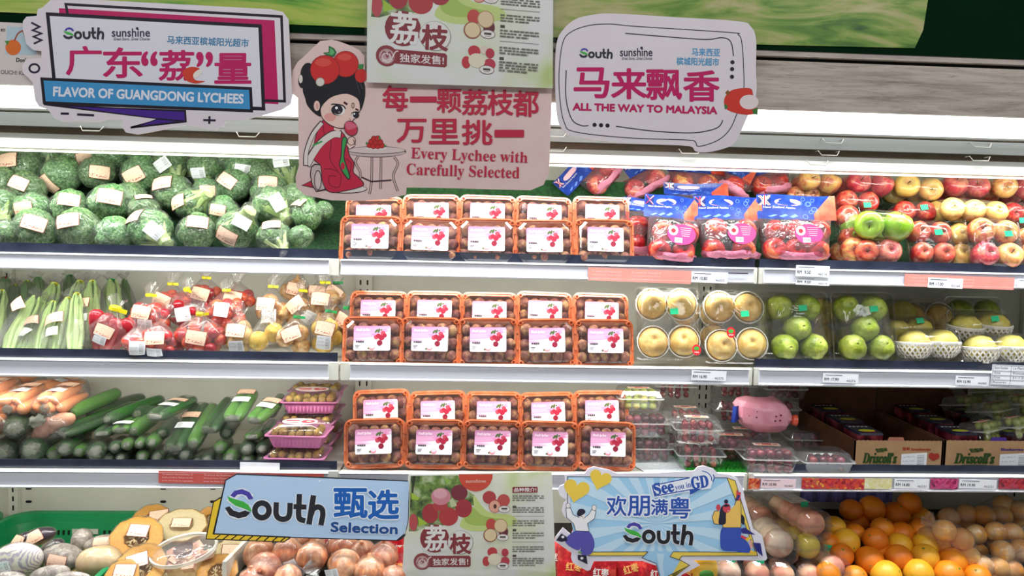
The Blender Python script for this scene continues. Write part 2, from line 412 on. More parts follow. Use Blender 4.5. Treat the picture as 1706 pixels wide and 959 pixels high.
# ================================================================ printed signs
def cr(pts, n=6, closed=True):
    """smooth curve through points"""
    o = []; L = len(pts)
    for i in range(L if closed else L-1):
        p = [V(pts[(i+k) % L]) if closed else V(pts[min(max(i+k, 0), L-1)]) for k in (-1, 0, 1, 2)]
        for j in range(n):
            t = j/n
            o.append(tuple(.5*((2*p[1])+(p[2]-p[0])*t+(2*p[0]-5*p[1]+4*p[2]-p[3])*t*t+(3*p[1]-p[0]-3*p[2]+p[3])*t**3)))
    if not closed: o.append(tuple(pts[-1]))
    return o
def ink(c, rough=.45): return plain('ink_'+c, c, rough, .3)
class Sign:
    def __init__(s, name, label, cat, Y, crop, group=None):
        s.Y = Y; s.cx, s.cy, s.k = crop; s.lay = 0; s.mb = None; s.root = None; s.args = (name, label, cat, group); s.X = None
    def px(s, x, y):
        if s.X: x, y = s.X(x, y)
        return s.cx+x/s.k, s.cy+y/s.k
    def P(s, x, y, d=0.0):
        a, b = s.px(x, y); return at(a, b, s.Y-d)-s.o
    def board(s, pts, m, thick=.005, name='board'):
        q = [s.px(*p) for p in pts]
        if not s.root:
            s.o = at(sum(p[0] for p in q)/len(q), max(p[1] for p in q), s.Y)
            s.root = thing(s.args[0], s.args[1], s.args[2], s.o, s.args[3])
        f = [at(a, b, s.Y)-s.o for a, b in q]; g = [V((p.x, thick, p.z)) for p in f]; n = len(f)
        mb = MB().add(f+g, [tuple(range(n)), tuple(range(n, 2*n))[::-1]]+[(i, n+i, n+(i+1) % n, (i+1) % n) for i in range(n)])
        o = obj(name, mb.mesh(name, m, False), s.root); s.lay += 1; return o
    def begin(s, name): s.mb = MB(); s.ms = []; s.nm = name
    def mi(s, m):
        if isinstance(m, str): m = ink(m)
        if m not in s.ms: s.ms.append(m)
        return s.ms.index(m)
    def end(s): 
        o = obj(s.nm, s.mb.mesh(s.nm, s.ms, False), s.root); s.mb = None; return o
    def poly(s, pts, m, curve=False):
        if curve: pts = cr(pts)
        s.lay += 1; s.mb.add([s.P(x, y, s.lay*.000015+.0002) for x, y in pts], [tuple(range(len(pts)))], s.mi(m))
    def ell(s, cx, cy, rx, ry, m, rot=0, n=20):
        c, d = cos(R(rot)), sin(R(rot))
        s.poly([(cx+rx*cos(2*pi*i/n)*c-ry*sin(2*pi*i/n)*d, cy+rx*cos(2*pi*i/n)*d+ry*sin(2*pi*i/n)*c) for i in range(n)], m)
    def line(s, pts, w, m, closed=False, curve=False):
        if curve: pts = cr(pts, 6, closed)
        L = len(pts); s.lay += 1; l = []; r = []
        for i in range(L):
            a = V(pts[(i-1) % L]) if closed else V(pts[max(i-1, 0)]); b = V(pts[(i+1) % L]) if closed else V(pts[min(i+1, L-1)])
            p = V(pts[i]); d1 = (p-a); d2 = (b-p)
            if d1.length < 1e-6: d1 = d2
            if d2.length < 1e-6: d2 = d1
            d1.normalize(); d2.normalize(); n1 = V((-d1.y, d1.x)); n2 = V((-d2.y, d2.x)); m_ = (n1+n2)
            if m_.length < .3: m_ = n1
            m_.normalize(); k = min(1/max(m_.dot(n1), .3), 2.2)*w/2
            l.append(p+m_*k); r.append(p-m_*k)
        vs = [s.P(q.x, q.y, s.lay*.000015+.0002) for q in l+r]
        s.mb.add(vs, [(i, (i+1) % L, L+(i+1) % L, L+i) for i in range(L if closed else L-1)], s.mi(m))
    def ring(s, cx, cy, rx, ry, w, m, n=24):
        s.line([(cx+rx*cos(2*pi*i/n), cy+ry*sin(2*pi*i/n)) for i in range(n)], w, m, True)
    def text(s, t, p0, p1, h, m, bold=0, name='lettering', halo=None, shear=0):
        """p0, p1 are the ends of the line's foot in crop pixels, h its height"""
        if isinstance(m, str): m = ink(m)
        out = None
        for (mm, bb) in (([(halo[0], halo[1])] if halo else [])+[(m, bold)]):
            if isinstance(mm, str): mm = ink(mm)
            s.lay += 3; d = s.lay*.000015+.0002
            me = txt_mesh(name, t, (p0[0], -p0[1]), (p1[0], -p1[1]), h, mm, lambda x, y, k: s.P(x, -y, d+k), bb, shear)
            out = obj(name, me, s.root)
        return out
    def chars(s, items, m, bold=0, halo=None):
        for (c, x0, y0, x1, y1) in items: s.text(c, (x0, y1), (x1, y1), y1-y0, m, bold, 'lettering', halo)
def south(s, A, B, halo=None, dark='2B2C33'):
    """the shop-brand word mark; canonical drawing spans x 160..960, y 168..425; A, B = where its feet (160,425) and (960,425) go"""
    ux, uy = (B[0]-A[0])/800, (B[1]-A[1])/800
    def X(x, y): dx, dy = x-160, y-425; return A[0]+dx*ux-dy*uy, A[1]+dx*uy+dy*ux
    s.X = X
    for k, w in (((halo, 16), (None, 0)) if halo else ((None, 0),)):
        s.begin('logo')
        if k:
            s.line([(185, 330), (220, 365), (275, 377), (335, 355)], 48+w, k, curve=True); s.line([(215, 235), (290, 188), (365, 235)], 42+w, k, curve=True); s.line([(185, 240), (250, 280), (355, 320)], 44+w, k)
        else:
            s.poly([(198, 222), (230, 184), (290, 168), (350, 190), (382, 240), (345, 250), (325, 220), (290, 208), (255, 212), (232, 238)], '4B45A8')
            s.poly([(160, 322), (195, 308), (230, 340), (275, 352), (320, 335), (362, 350), (330, 385), (270, 400), (200, 380)], dark)
            s.poly([(175, 225), (200, 240), (300, 265), (345, 290), (372, 335), (368, 345), (320, 325), (240, 300), (190, 265)], '45B449')
        c = k or dark
        s.ring(453, 330, 56, 58, 44+w, c)
        s.line([(564, 262), (564, 310), (566, 350), (582, 381), (620, 394), (657, 381), (671, 350), (673, 310), (673, 262)], 43+w, c, curve=True)
        s.line([(743, 190), (743, 280), (743, 350), (755, 386), (797, 398)], 43+w, c, curve=True); s.line([(700, 290), (802, 290)], 40+w, c)
        s.line([(852, 195), (828, 425)] if 0 else [(855, 195), (828, 425)], 44+w, c); s.line([(842, 350), (856, 305), (893, 285), (926, 302), (934, 345), (928, 390), (922, 428)], 43+w, c, curve=True)
        s.end()
    s.X = None
def sunshine(s, x0, y0, x1, h, c='2A2440'):
    s.text('sunshine', (x0, y0), (x1, y0), h, c, .6)
    s.text('Great Store...Great Choices', (x0+10, y0+.45*h), (x1, y0+.45*h), h*.36, c, 0, shear=.3)
    s.begin('logo'); s.ell(x0+(x1-x0)*.665, y0-h*1.02, h*.16, h*.16, c); s.end()
card_w = mat('foam_board_white', 'E6DEE2', 'E2DADF', rough=.5, scale=5)
PK = 'C2185F'
# ---- flavour sign
s = Sign('hanging_sign', 'white die-cut sign with pink and blue frames about guangdong lychees', 'sign', -.245, (0, 0, 3.412), 'signs hanging from the canopy')
s.board([(300, -14), (1540, 52), (1610, 68), (1640, 110), (1660, 540), (1650, 590), (1600, 622), (1540, 640), (1450, 665), (1400, 680), (1285, 685), (1265, 722), (1220, 742), (1150, 728), (1060, 708), (870, 748), (780, 764), (715, 752), (690, 715), (700, 682), (610, 680), (560, 692), (350, 690), (310, 672), (270, 620), (222, 605), (200, 570), (186, 470), (160, 440), (130, 415), (125, 370), (150, 335), (235, 330), (235, 290), (190, 285), (150, 250), (130, 170), (130, 120), (150, 95), (208, 90), (215, 52), (245, 40), (275, 12)], card_w)
s.begin('printed_frame')
s.poly([(335, 46), (1560, 116), (1582, 592), (1400, 582), (350, 300)], PK)
s.line([(384, 80), (374, 24), (1600, 94), (1618, 575), (1490, 571)], 15, '1A1420')
s.poly([(270, 80), (1480, 148), (1500, 620), (320, 560)], 'E3E2EA')
s.line([(314, 520), (271, 80), (1478, 148), (1498, 618), (1300, 610)], 20, '1A1420')
s.poly([(238, 448), (1424, 503), (1430, 630), (252, 584)], '3F95CC'); s.line([(238, 448), (1424, 503), (1430, 630), (252, 584)], 17, '1A1420', True)
s.end()
s.begin('printed_arrow')
s.poly([(250, 592), (1052, 630), (1056, 690), (742, 725), (900, 675)], '46208A'); s.line([(250, 592), (1052, 630), (1056, 690), (742, 725), (900, 675)], 11, '1A1020', True); s.line([(900, 675), (1050, 690)], 9, '1A1020')
s.end()
s.begin('printed_marks')
s.line([(345, 645), (392, 646)], 13, '231B35'); s.line([(438, 650), (535, 655)], 13, '231B35'); s.line([(1155, 682), (1226, 684)], 12, '231B35'); s.line([(1191, 660), (1189, 704)], 12, '231B35')
s.line([(178, 128), (224, 152), (186, 172), (236, 190), (190, 208), (236, 228), (192, 248)], 11, '231B35'); s.ring(195, 388, 28, 24, 11, '231B35')
s.end()['kind'] = 'stuff'
s.text('FLAVOR OF GUANGDONG LYCHEES', (303, 545), (1382, 588), 52, 'E4E6F0', 2.6)
s.text('马来西亚槟城阳光超市', (950, 248), (1412, 268), 46, '3D83AE', 1)
s.chars([('广', 378, 265, 575, 425), ('东', 588, 272, 808, 440), ('荔', 905, 288, 1100, 455), ('量', 1222, 305, 1425, 472)], PK, 4.2)
s.chars([('“', 808, 296, 890, 370), ('”', 1120, 300, 1205, 376)], PK, 6)
s.begin('printed_lychee'); s.poly([(1040, 402), (1085, 380), (1132, 388), (1146, 412), (1112, 408), (1098, 430), (1112, 455), (1165, 462), (1110, 474), (1060, 458), (1042, 430)], 'D4402A', True); s.poly([(1140, 392), (1150, 412), (1110, 445), (1098, 428), (1110, 408)], 'EFE6DC', True); s.end()
south(s, (358, 232), (594, 222)); sunshine(s, 636, 208, 852, 46)
# ---- speech bubble sign
s = Sign('hanging_sign', 'white speech-bubble sign with big pink characters about malaysia', 'sign', -.245, (900, 0, 3.425), 'signs hanging from the canopy')
s.board(cr([(300, 84), (420, 77), (760, 97), (1130, 121), (1200, 150), (1231, 220), (1231, 400), (1232, 540), (1180, 670), (1120, 800), (1070, 840), (960, 867), (890, 862), (850, 832), (640, 822), (400, 808), (200, 780), (130, 740), (95, 650), (84, 400), (95, 240), (130, 170), (200, 110)], 4), card_w)
s.begin('printed_outline'); D = '2C2A38'
s.line([(130, 240), (180, 180), (280, 145), (400, 137), (540, 150), (1080, 185), (1130, 198), (1150, 240), (1160, 380), (1160, 520), (1125, 640), (1080, 740), (1010, 802), (905, 835), (884, 808), (830, 798), (500, 786), (200, 752), (138, 700), (112, 560), (108, 400)], 5, D, True, True)
s.line([(485, 190), (700, 208), (940, 225), (1040, 215), (1088, 240), (1103, 320)], 6, D, curve=True); s.line([(148, 400), (147, 560), (180, 680), (235, 716), (275, 716)], 6, D, curve=True)
s.line([(432, 720), (640, 747), (850, 758), (960, 745), (1020, 722), (1042, 685)], 6, D, curve=True)
for x, y in ((310, 712), (347, 714), (384, 716), (1097, 355), (1095, 394), (1094, 438)): s.ell(x, y, 12, 12, '201D2B')
s.end()
s.text('马来西亚', (865, 318), (1025, 322), 44, '4C9AC8', 1); s.text('槟城阳光超市', (778, 370), (1020, 376), 44, '4C9AC8', 1)
s.chars([('马', 195, 388, 392, 556), ('来', 408, 393, 605, 562), ('飘', 606, 400, 806, 568), ('香', 820, 405, 1020, 576)], PK, 4.6)
s.text('ALL THE WAY TO MALAYSIA', (187, 628), (1008, 650), 40, PK, 2.8)
s.begin('printed_lychee'); s.poly([(1052, 560), (1090, 516), (1160, 502), (1205, 508), (1215, 545), (1225, 600), (1240, 640), (1190, 655), (1100, 640), (1056, 612)], 'D43A2C', True); s.ell(1192, 582, 54, 42, 'EADADA'); s.poly([(1210, 625), (1242, 612), (1240, 655), (1215, 650)], '3E7A3A'); s.poly([(1056, 530), (1070, 512), (1085, 530), (1070, 545)], '8A5A2A'); s.poly([(1050, 600), (1060, 590), (1072, 612), (1055, 625)], '3E7A3A'); s.end()
south(s, (222, 336), (415, 334)); sunshine(s, 456, 320, 640, 46)
# ---- lady sign
pinkb = mat('foam_board_pink', 'E8CCC6', 'E4C6C0', rough=.55, scale=14)
s = Sign('hanging_sign', 'pink die-cut sign with a seated lady eating a lychee', 'sign', -.235, (480, 0, 2.8196), 'signs hanging from the canopy')
s.board([(205, 186), (150, 193), (112, 228), (82, 258), (45, 290), (22, 330), (14, 400), (20, 438), (46, 460), (48, 560), (50, 780), (36, 830), (38, 880), (80, 916), (200, 940), (330, 943), (460, 935), (552, 914), (556, 880), (700, 882), (1140, 893), (1200, 868), (1226, 810), (1240, 420), (1200, 395), (800, 380), (362, 372), (358, 262), (335, 235), (290, 213), (245, 196)], pinkb)
s.begin('printed_table'); s.cx, s.cy, s.k = 480, 60, 3.425
OL = '4A3238'; SK = 'F0CFC2'; RD = 'C92C48'; WT = 'E6DDD4'
for leg in ([(400, 685), (385, 722), (412, 780), (406, 832)], [(478, 690), (476, 820), (465, 902)], [(530, 690), (528, 872)], [(604, 690), (626, 728), (600, 800), (626, 885)]): s.line(leg, 14, OL, curve=True); s.line(leg, 7, 'D5BDB8', curve=True)
s.line([(420, 805), (475, 830), (590, 822)], 9, OL); s.ell(505, 660, 170, 32, OL); s.ell(505, 664, 165, 24, 'CDB8B4'); s.ell(505, 652, 167, 22, OL); s.ell(505, 651, 163, 19, 'DECBC6')
s.ell(500, 641, 62, 9, WT); 
for x, y in ((465, 622), (487, 628), (512, 628), (535, 624), (475, 602), (500, 606), (525, 604), (490, 585), (512, 584)): s.ell(x, y, 17, 17, '7A1A22'); s.ell(x, y, 14, 14, 'C8302F')
s.poly([(515, 590), (522, 565), (530, 588)], '3C8A46'); s.poly([(440, 615), (448, 600), (458, 618)], '3C8A46'); s.poly([(545, 622), (565, 622), (552, 634)], '3C8A46'); s.end()
s.begin('printed_lady')
s.ell(330, 872, 122, 26, OL); s.ell(330, 871, 118, 22, WT); s.poly([(75, 852), (130, 825), (230, 860), (150, 868)], OL); s.poly([(85, 850), (130, 830), (150, 862)], RD)
s.poly([(130, 745), (150, 728), (205, 730), (218, 760), (214, 880), (160, 890), (135, 850), (124, 790)], OL); s.poly([(135, 750), (152, 736), (200, 738), (210, 764), (207, 872), (162, 882), (140, 846), (130, 790)], 'C9B8B2'); s.ell(170, 822, 22, 58, OL); s.ell(170, 822, 17, 52, 'D6C6C0')
body = [(205, 478), (168, 540), (150, 610), (146, 700), (185, 740), (196, 830), (235, 888), (320, 884), (428, 852), (402, 806), (372, 775), (376, 725), (350, 680), (335, 610), (318, 560), (262, 515)]
s.poly(body, RD, True); s.line(body, 5, OL, True, True)
for p in ([(200, 500), (208, 560), (245, 600), (240, 700), (290, 780)], [(330, 700), (360, 730), (350, 790)], [(205, 760), (250, 760), (300, 790), (290, 860), (240, 850), (235, 800), (275, 800)]): s.line(p, 4, '7A1830', curve=True)
s.line([(305, 562), (255, 560), (190, 605), (140, 670), (105, 740)], 44, OL, curve=True); s.line([(300, 562), (255, 562), (190, 608), (142, 672), (108, 736)], 36, WT, curve=True)
s.line([(195, 490), (140, 560), (104, 660), (100, 740)], 28, OL, curve=True); s.line([(193, 495), (140, 565), (105, 660), (101, 735)], 20, WT, curve=True); s.line([(195, 600), (140, 625)], 10, '3FA457')
s.poly([(308, 582), (338, 588), (322, 690), (356, 800), (335, 814), (292, 742), (300, 680)], OL, True); s.poly([(312, 588), (332, 592), (316, 690), (348, 798), (336, 804), (298, 740), (306, 680)], '3FA457', True)
s.ell(312, 742, 12, 22, RD); s.line([(340, 630), (372, 612)], 40, OL); s.line([(342, 630), (370, 612)], 33, SK); s.ell(362, 598, 24, 26, OL, 30); s.ell(362, 598, 20, 22, SK, 30); s.line([(372, 590), (384, 620)], 5, OL)
s.poly([(262, 500), (262, 535), (290, 545), (310, 520)], SK)
s.ell(105, 200, 32, 50, '1D1B22', 20); s.ell(80, 255, 22, 42, '1D1B22'); s.ell(72, 245, 11, 24, WT)
s.poly([(186, 398), (230, 350), (330, 325), (405, 360), (422, 402), (392, 455), (372, 482), (350, 512), (300, 530), (235, 508), (190, 462)], OL, True); s.poly([(190, 400), (232, 354), (330, 330), (402, 362), (417, 402), (388, 453), (368, 480), (346, 507), (300, 524), (238, 503), (194, 460)], SK, True)
s.ell(240, 462, 34, 24, 'E9A79D')
s.poly([(92, 262), (130, 225), (250, 190), (380, 205), (432, 262), (440, 330), (428, 390), (412, 425), (404, 372), (372, 338), (320, 328), (250, 348), (205, 385), (186, 420), (186, 458), (150, 440), (110, 395), (96, 350), (84, 310)], '1D1B22', True)
s.line([(390, 225), (425, 300)], 4, '47444E'); s.line([(385, 240), (410, 330)], 3, '47444E')
s.ell(163, 398, 21, 33, OL); s.ell(164, 398, 17, 29, SK); s.ell(166, 400, 8, 18, 'DFA79C')
for x, y, r, w in ((416, 226, 34, 40), (328, 160, 72, 74), (210, 192, 82, 82)):
    s.ell(x, y, r*1.04, w*1.02, '7E1A20'); s.ell(x, y, r, w*.98, 'CF2E2B')
s.ell(200, 150, 46, 24, 'DD5146'); s.ell(322, 120, 40, 20, 'DD5146')
s.poly([(200, 95), (232, 92), (232, 55), (262, 70), (276, 92), (262, 118), (222, 112)], '2F6B3C'); s.poly([(210, 98), (236, 98), (240, 66), (258, 80), (266, 96), (252, 110)], '63B06F'); s.poly([(398, 162), (432, 160), (426, 188), (404, 190)], '3C8A46')
s.ell(183, 262, 26, 26, '8A7F78'); s.ell(183, 262, 23, 23, 'DDD6CC')
s.ell(286, 422, 40, 32, '1D1B22'); s.ell(292, 424, 34, 28, 'F3EEEA'); s.ell(284, 420, 28, 27, '2B2630'); s.ell(276, 410, 8, 8, 'FFFFFF'); s.ell(292, 434, 6, 5, '9A8F96'); s.line([(246, 392), (262, 388), (310, 396), (328, 416)], 7, '1D1B22', curve=True)
s.ell(382, 450, 23, 20, '1D1B22'); s.ell(378, 452, 17, 17, 'F3EEEA'); s.ell(384, 450, 15, 17, '2B2630'); s.ell(378, 444, 5, 5, 'FFFFFF'); s.line([(362, 440), (385, 432), (408, 434)], 6, '1D1B22')
s.line([(318, 377), (338, 390)], 12, '4A1F22'); s.line([(384, 415), (402, 424)], 9, '4A1F22'); s.ring(370, 396, 9, 15, 3, '5A4038', 12); s.line([(370, 380), (370, 412)], 3, '5A4038'); s.line([(350, 468), (356, 478)], 4, 'B97A70')
s.ell(358, 526, 38, 46, OL, -30); s.ell(358, 526, 34, 42, 'C8384E', -30); s.poly([(325, 500), (345, 488), (385, 505), (390, 520), (345, 535), (330, 520)], 'DB6880', True); s.end()
s.cx, s.cy, s.k = 480, 0, 2.8196; RR = 'C02C48'
s.chars([('每', 446, 402, 562, 520), ('一', 575, 455, 696, 478), ('颗', 700, 420, 812, 527), ('荔', 818, 422, 936, 538), ('枝', 938, 424, 1056, 540), ('都', 1058, 428, 1176, 546), ('万', 512, 560, 648, 668), ('里', 664, 560, 802, 674), ('挑', 818, 565, 958, 678), ('一', 972, 612, 1106, 642)], RR, 2.6)
s.text('𝐄𝐯𝐞𝐫𝐲 𝐋𝐲𝐜𝐡𝐞𝐞 𝐰𝐢𝐭𝐡', (576, 757), (1124, 779), 66, RR); s.text('𝐂𝐚𝐫𝐞𝐟𝐮𝐥𝐥𝐲 𝐒𝐞𝐥𝐞𝐜𝐭𝐞𝐝', (555, 834), (1086, 852), 68, RR)
# ---- the two lychee posters
def washed(nm):
    t = NT(nm); v = t.coord('Object', (1, 1, 1)); n = t.noise(v, 7, 2, .5)
    t.link(t.ramp(n, [(.42, 'E9EAE6'), (.58, 'DFE5C6'), (.7, 'C2D488')]), t.b.inputs[0]); t.b.inputs['Roughness'].default_value = .3; return t.m
folm = mat('poster_foliage', '233B22', '6E8F3A', c3='B9C6A0', rough=.35, scale=26, lo=.36, hi=.66)
sleeve = film('poster_sleeve', wr=9, strength=.25, dist=.003, rough=.08, base=.03, haze=.02)
def poster(label, Y, xf, outline, sleeve_out, name='lychee_poster'):
    s = Sign(name, label, 'poster', Y, (670, 780, 5.358), 'lychee posters in clear sleeves')
    s.board(outline, washed('poster_paper'), .0012, 'sheet'); s.X = xf
    MR = '8A2430'; LR = 'B02A3C'
    s.begin('printed_photo')
    fo = [(76, 66), (500, 62), (560, 180), (648, 240), (640, 330), (480, 330), (430, 500), (230, 520), (120, 560), (60, 560)]
    s.poly(fo, folm); s.poly([(640, 240), (760, 380), (980, 420), (1000, 500), (700, 560), (520, 520), (560, 420), (640, 380)], 'C9DB84', True); s.poly([(600, 330), (720, 420), (900, 460), (700, 510), (560, 470)], 'A9C65C', True)
    s.poly([(92, 66), (122, 66), (100, 200), (84, 330), (78, 300)], '2A2A1C')
    s.poly([(140, 428), (228, 490), (150, 518)], 'A5C638'); s.poly([(82, 215), (155, 262), (140, 282), (84, 276)], 'A5C638'); s.poly([(370, 80), (440, 110), (400, 140)], '8EBB4A')
    s.ell(100, 480, 38, 78, 'C04A50'); s.ell(510, 216, 74, 72, '7C2238'); s.ell(250, 402, 72, 88, 'A82C36'); s.ell(412, 430, 88, 82, 'B83238'); s.ell(548, 356, 76, 82, 'A82A38'); s.poly([(420, 290), (450, 260), (490, 330), (440, 350)], 'C6CFA0')
    s.ell(338, 335, 68, 44, 'B83A40'); s.ell(346, 250, 88, 76, 'D48896'); s.ell(340, 225, 62, 46, 'E0A8B2')
    s.end()
    s.begin('printed_logo'); s.poly([(505, 52)]+[(657+152*cos(a), 55+150*sin(a)) for a in [pi*(1-i/14) for i in range(1, 14)]]+[(808, 50)], 'D24A33'); s.end()
    s.text('sunshine', (568, 128), (746, 126), 30, 'F0D8C8'); 
    s.begin('printed_seal'); s.ell(290, 625, 130, 127, MR); s.ell(522, 660, 116, 108, 'A09A92'); s.ell(520, 658, 111, 103, 'E9E7E2')
    s.poly([(195, 790), (212, 778), (598, 778), (612, 792), (612, 866), (598, 878), (200, 880)], MR); s.ell(180, 830, 78, 76, '8E3038'); s.ell(180, 834, 56, 54, 'C9A4A4')
    s.line([(135, 850), (160, 800), (185, 840), (200, 800), (230, 850)], 8, MR, curve=True); s.line([(150, 865), (200, 870), (240, 800), (262, 790)], 8, 'EFE3E0', curve=True); s.ring(176, 838, 30, 24, 6, 'EFE3E0'); s.end()
    s.chars([('荔', 200, 508, 402, 732)], 'EFECE8', 5); s.chars([('枝', 428, 586, 612, 758)], MR, 6)
    s.text('独家发售!', (275, 866), (590, 860), 62, 'EFE6E2', 1)
    s.begin('printed_fruits')
    s.ell(778, 258, 60, 58, 'B83A3E'); s.ell(906, 285, 56, 56, 'C14C48'); s.ell(828, 335, 55, 60, 'C24A46'); s.ell(826, 338, 48, 52, 'E9AE96'); s.ell(829, 338, 15, 20, '4A2018')
    s.ell(795, 500, 48, 54, 'C84640'); s.ell(905, 565, 42, 52, '65182A'); s.ell(880, 510, 60, 62, 'B98A58'); s.ell(880, 510, 54, 56, 'E6CFA6'); s.ell(786, 596, 62, 62, '9A5A38'); s.ell(788, 594, 54, 54, 'E9D3A8')
    s.ell(805, 745, 44, 42, 'C6303C'); s.ell(880, 730, 34, 30, 'E6D5C4'); s.ell(918, 750, 32, 36, 'BE2C44'); s.ell(750, 828, 32, 44, 'C6303C'); s.ell(918, 828, 42, 40, 'C23048'); s.ell(825, 810, 60, 52, 'EDE3C8')
    for x, y in ((912, 362), (898, 615), (898, 870)): s.ell(x, y, 54, 32, '7A5A58'); s.ell(x, y, 50, 28, 'F1EDE8'); s.line([(x-26, y-3), (x+26, y-3)], 16, '4A3A3C'); s.line([(x-20, y+14), (x+20, y+14)], 4, '8A7A7A')
    s.poly([(990, 165), (1205, 163), (1210, 172), (1208, 215), (985, 217), (984, 175)], MR)
    for y in (345, 552, 782): s.poly([(986, y-12), (1018, y-12), (1018, y+8), (986, y+8)], '4A3C34')
    for y in (426, 656): s.line([(985, y), (1265, y)], 3, '8A8A80')
    rnd = random.Random(4)
    for y in (246, 264, 284, 352, 370, 389, 468, 488, 508, 578, 599, 620, 700, 720, 740, 804, 824, 844, 864):
        x = 985; e = 1265 if y not in (284, 508, 620, 740, 864) else 1190
        while x < e:
            w = rnd.choice((20, 30, 44)); s.line([(x, y), (min(x+w, e), y)], 9, '6E6A60'); x += w+rnd.choice((4, 6, 14))
    s.end()
    s.text('品种推介!', (1000, 208), (1196, 206), 36, 'F2E6E2', 1.2)
    s.X = None
    n = len(sleeve_out); mb = MB()
    mb.grid(lambda u, v: tuple(s.P(*[(sleeve_out[0][k]*(1-u)+sleeve_out[1][k]*u)*(1-v)+(sleeve_out[3][k]*(1-u)+sleeve_out[2][k]*u)*v for k in (0, 1)], .006+.0025*sin(u*9+v*3))), 16, 8)
    obj('clear_sleeve', mb.mesh('clear_sleeve', sleeve), s.root)
    return s
poster('lychee poster hung low between the two blue signs', -.035, None, [(55, 55), (1335, 30), (1355, 500), (1376, 1080), (-5, 1080), (20, 560)], [(30, 30), (1350, 5), (1390, 1090), (-30, 1090)])
def xf(x, y):
    a = R(4.8); dx, dy = x-290, y-625; k = 1.25
    # rotated and enlarged copy, centred on the upper poster's dark disc
    X = 671.2+k*(dx*cos(a)*1.0-dy*sin(a)*.35)/5.358; Yy = 47.4+k*(dx*sin(a)+dy*cos(a))/5.358
    return (X-670)*5.358, (Yy-780)*5.358
def inv(px, py): return ((px-670)*5.358, (py-780)*5.358)
poster('lychee poster hung high behind the top edge of the lady sign', -.252, xf, [inv(613, -170), inv(922, -160), inv(921, 147), inv(611, 137)], [inv(608, -175), inv(927, -168), inv(926, 150), inv(607, 142)])
# ---- blue selection sign
blue1 = mat('board_light_blue', 'B6D4F4', 'C0DAF6', rough=.4, scale=2)
s = Sign('hanging_sign', 'light blue sign with yellow striped edge beside the low poster', 'sign', -.035, (340, 780, 4.739), 'blue signs hung on the lowest price rails')
s.board([(255, 42), (1624, 98), (1614, 420), (1592, 512), (1522, 572), (685, 548), (632, 584), (10, 560), (72, 262), (134, 222), (165, 92)], ink('1B1B24'), .004)
s.begin('printed_panel')
s.poly([(257, 50), (1618, 104), (1608, 420), (1586, 508), (1518, 565), (684, 540), (82, 512), (172, 97)], blue1)
s.poly([(132, 235), (78, 267), (20, 552), (628, 576), (668, 548), (66, 520)], 'F0CC38')
s.line([(76, 514), (684, 541)], 7, '1B1B24'); s.line([(80, 510), (170, 97)], 7, '1B1B24')
for i in range(9): x = 95+i*65; s.line([(x-10, 556+i*2.2), (x+32, 524+i*2.0)], 9, '1B1B24')
s.poly([(1592, 512), (1522, 572), (1560, 560), (1590, 530)], '1B1B24'); s.poly([(905, 92), (925, 95), (905, 108)], 'F4F8FF'); s.end()
south(s, (160, 414), (960, 446), 'E6EEF8')
s.chars([('甄', 1028, 160, 1284, 384), ('选', 1298, 172, 1534, 396)], '1F62B8', 7, ('EAF2FA', 16))
s.text('Selection', (1002, 498), (1524, 516), 74, '1F4E92', 5, halo=('EAF2FA', 9))
# ---- blue see-you sign
s = Sign('hanging_sign', 'blue sunburst sign with yellow hearts and two jumping people', 'sign', -.035, (920, 770, 4.611), 'blue signs hung on the lowest price rails')
s.board([(95, 92), (250, 84), (275, 48), (320, 32), (440, 58), (500, 84), (800, 80), (1090, 64), (1118, 34), (1160, 25), (1240, 50), (1272, 82), (1370, 95), (1422, 122), (1466, 205), (1480, 280), (1545, 510), (1612, 560), (1652, 735), (1640, 752), (1085, 750), (1135, 790), (1000, 860), (880, 980), (850, 980), (800, 792), (690, 756), (320, 758), (292, 826), (268, 832), (190, 790), (158, 768), (145, 735), (150, 695), (20, 605), (24, 575), (82, 500), (145, 555), (160, 520), (148, 462), (92, 412), (74, 372), (88, 312), (112, 290), (60, 255), (44, 212), (58, 182), (100, 165)], ink('E9E6F2'), .004)
s.begin('printed_panel')
bl = [(118, 108), (1343, 118), (1452, 400), (1562, 690), (930, 686), (905, 722), (990, 752), (880, 930), (838, 930), (800, 776), (692, 732), (735, 686), (290, 688), (160, 560), (148, 380)]
s.poly(bl, 'A3D2F2')
cxx, cyy = 800, 470
box = [(122, 112), (1340, 122), (1556, 684), (292, 684), (152, 380)]
def hit(a):
    best = 1e9
    for i in range(len(box)):
        p, q = box[i], box[(i+1) % len(box)]; d = (cos(a), sin(a)); e = (q[0]-p[0], q[1]-p[1]); den = d[0]*e[1]-d[1]*e[0]
        if abs(den) < 1e-9: continue
        t = ((p[0]-cxx)*e[1]-(p[1]-cyy)*e[0])/den; u = ((p[0]-cxx)*d[1]-(p[1]-cyy)*d[0])/den
        if t > 0 and -.001 <= u <= 1.001: best = min(best, t)
    return (cxx+cos(a)*best, cyy+sin(a)*best)
for i in range(20):
    a = 2*pi*i/20+.08; s.poly([(cxx, cyy), hit(a), hit(a+.085), hit(a+.17)], 'C6E4F8')
s.poly([(800, 700), (860, 700), (850, 780), (865, 920), (845, 920)], 'C6E4F8')
s.poly([(295, 688), (735, 686), (700, 716), (270, 716)], 'F0D35A'); s.poly([(930, 686), (1562, 690), (1452, 400), (1343, 118), (1405, 140), (1578, 716), (990, 718), (985, 750), (905, 722)], 'F0D35A'); s.poly([(985, 752), (1056, 790), (890, 870), (880, 925)], 'F0D35A')
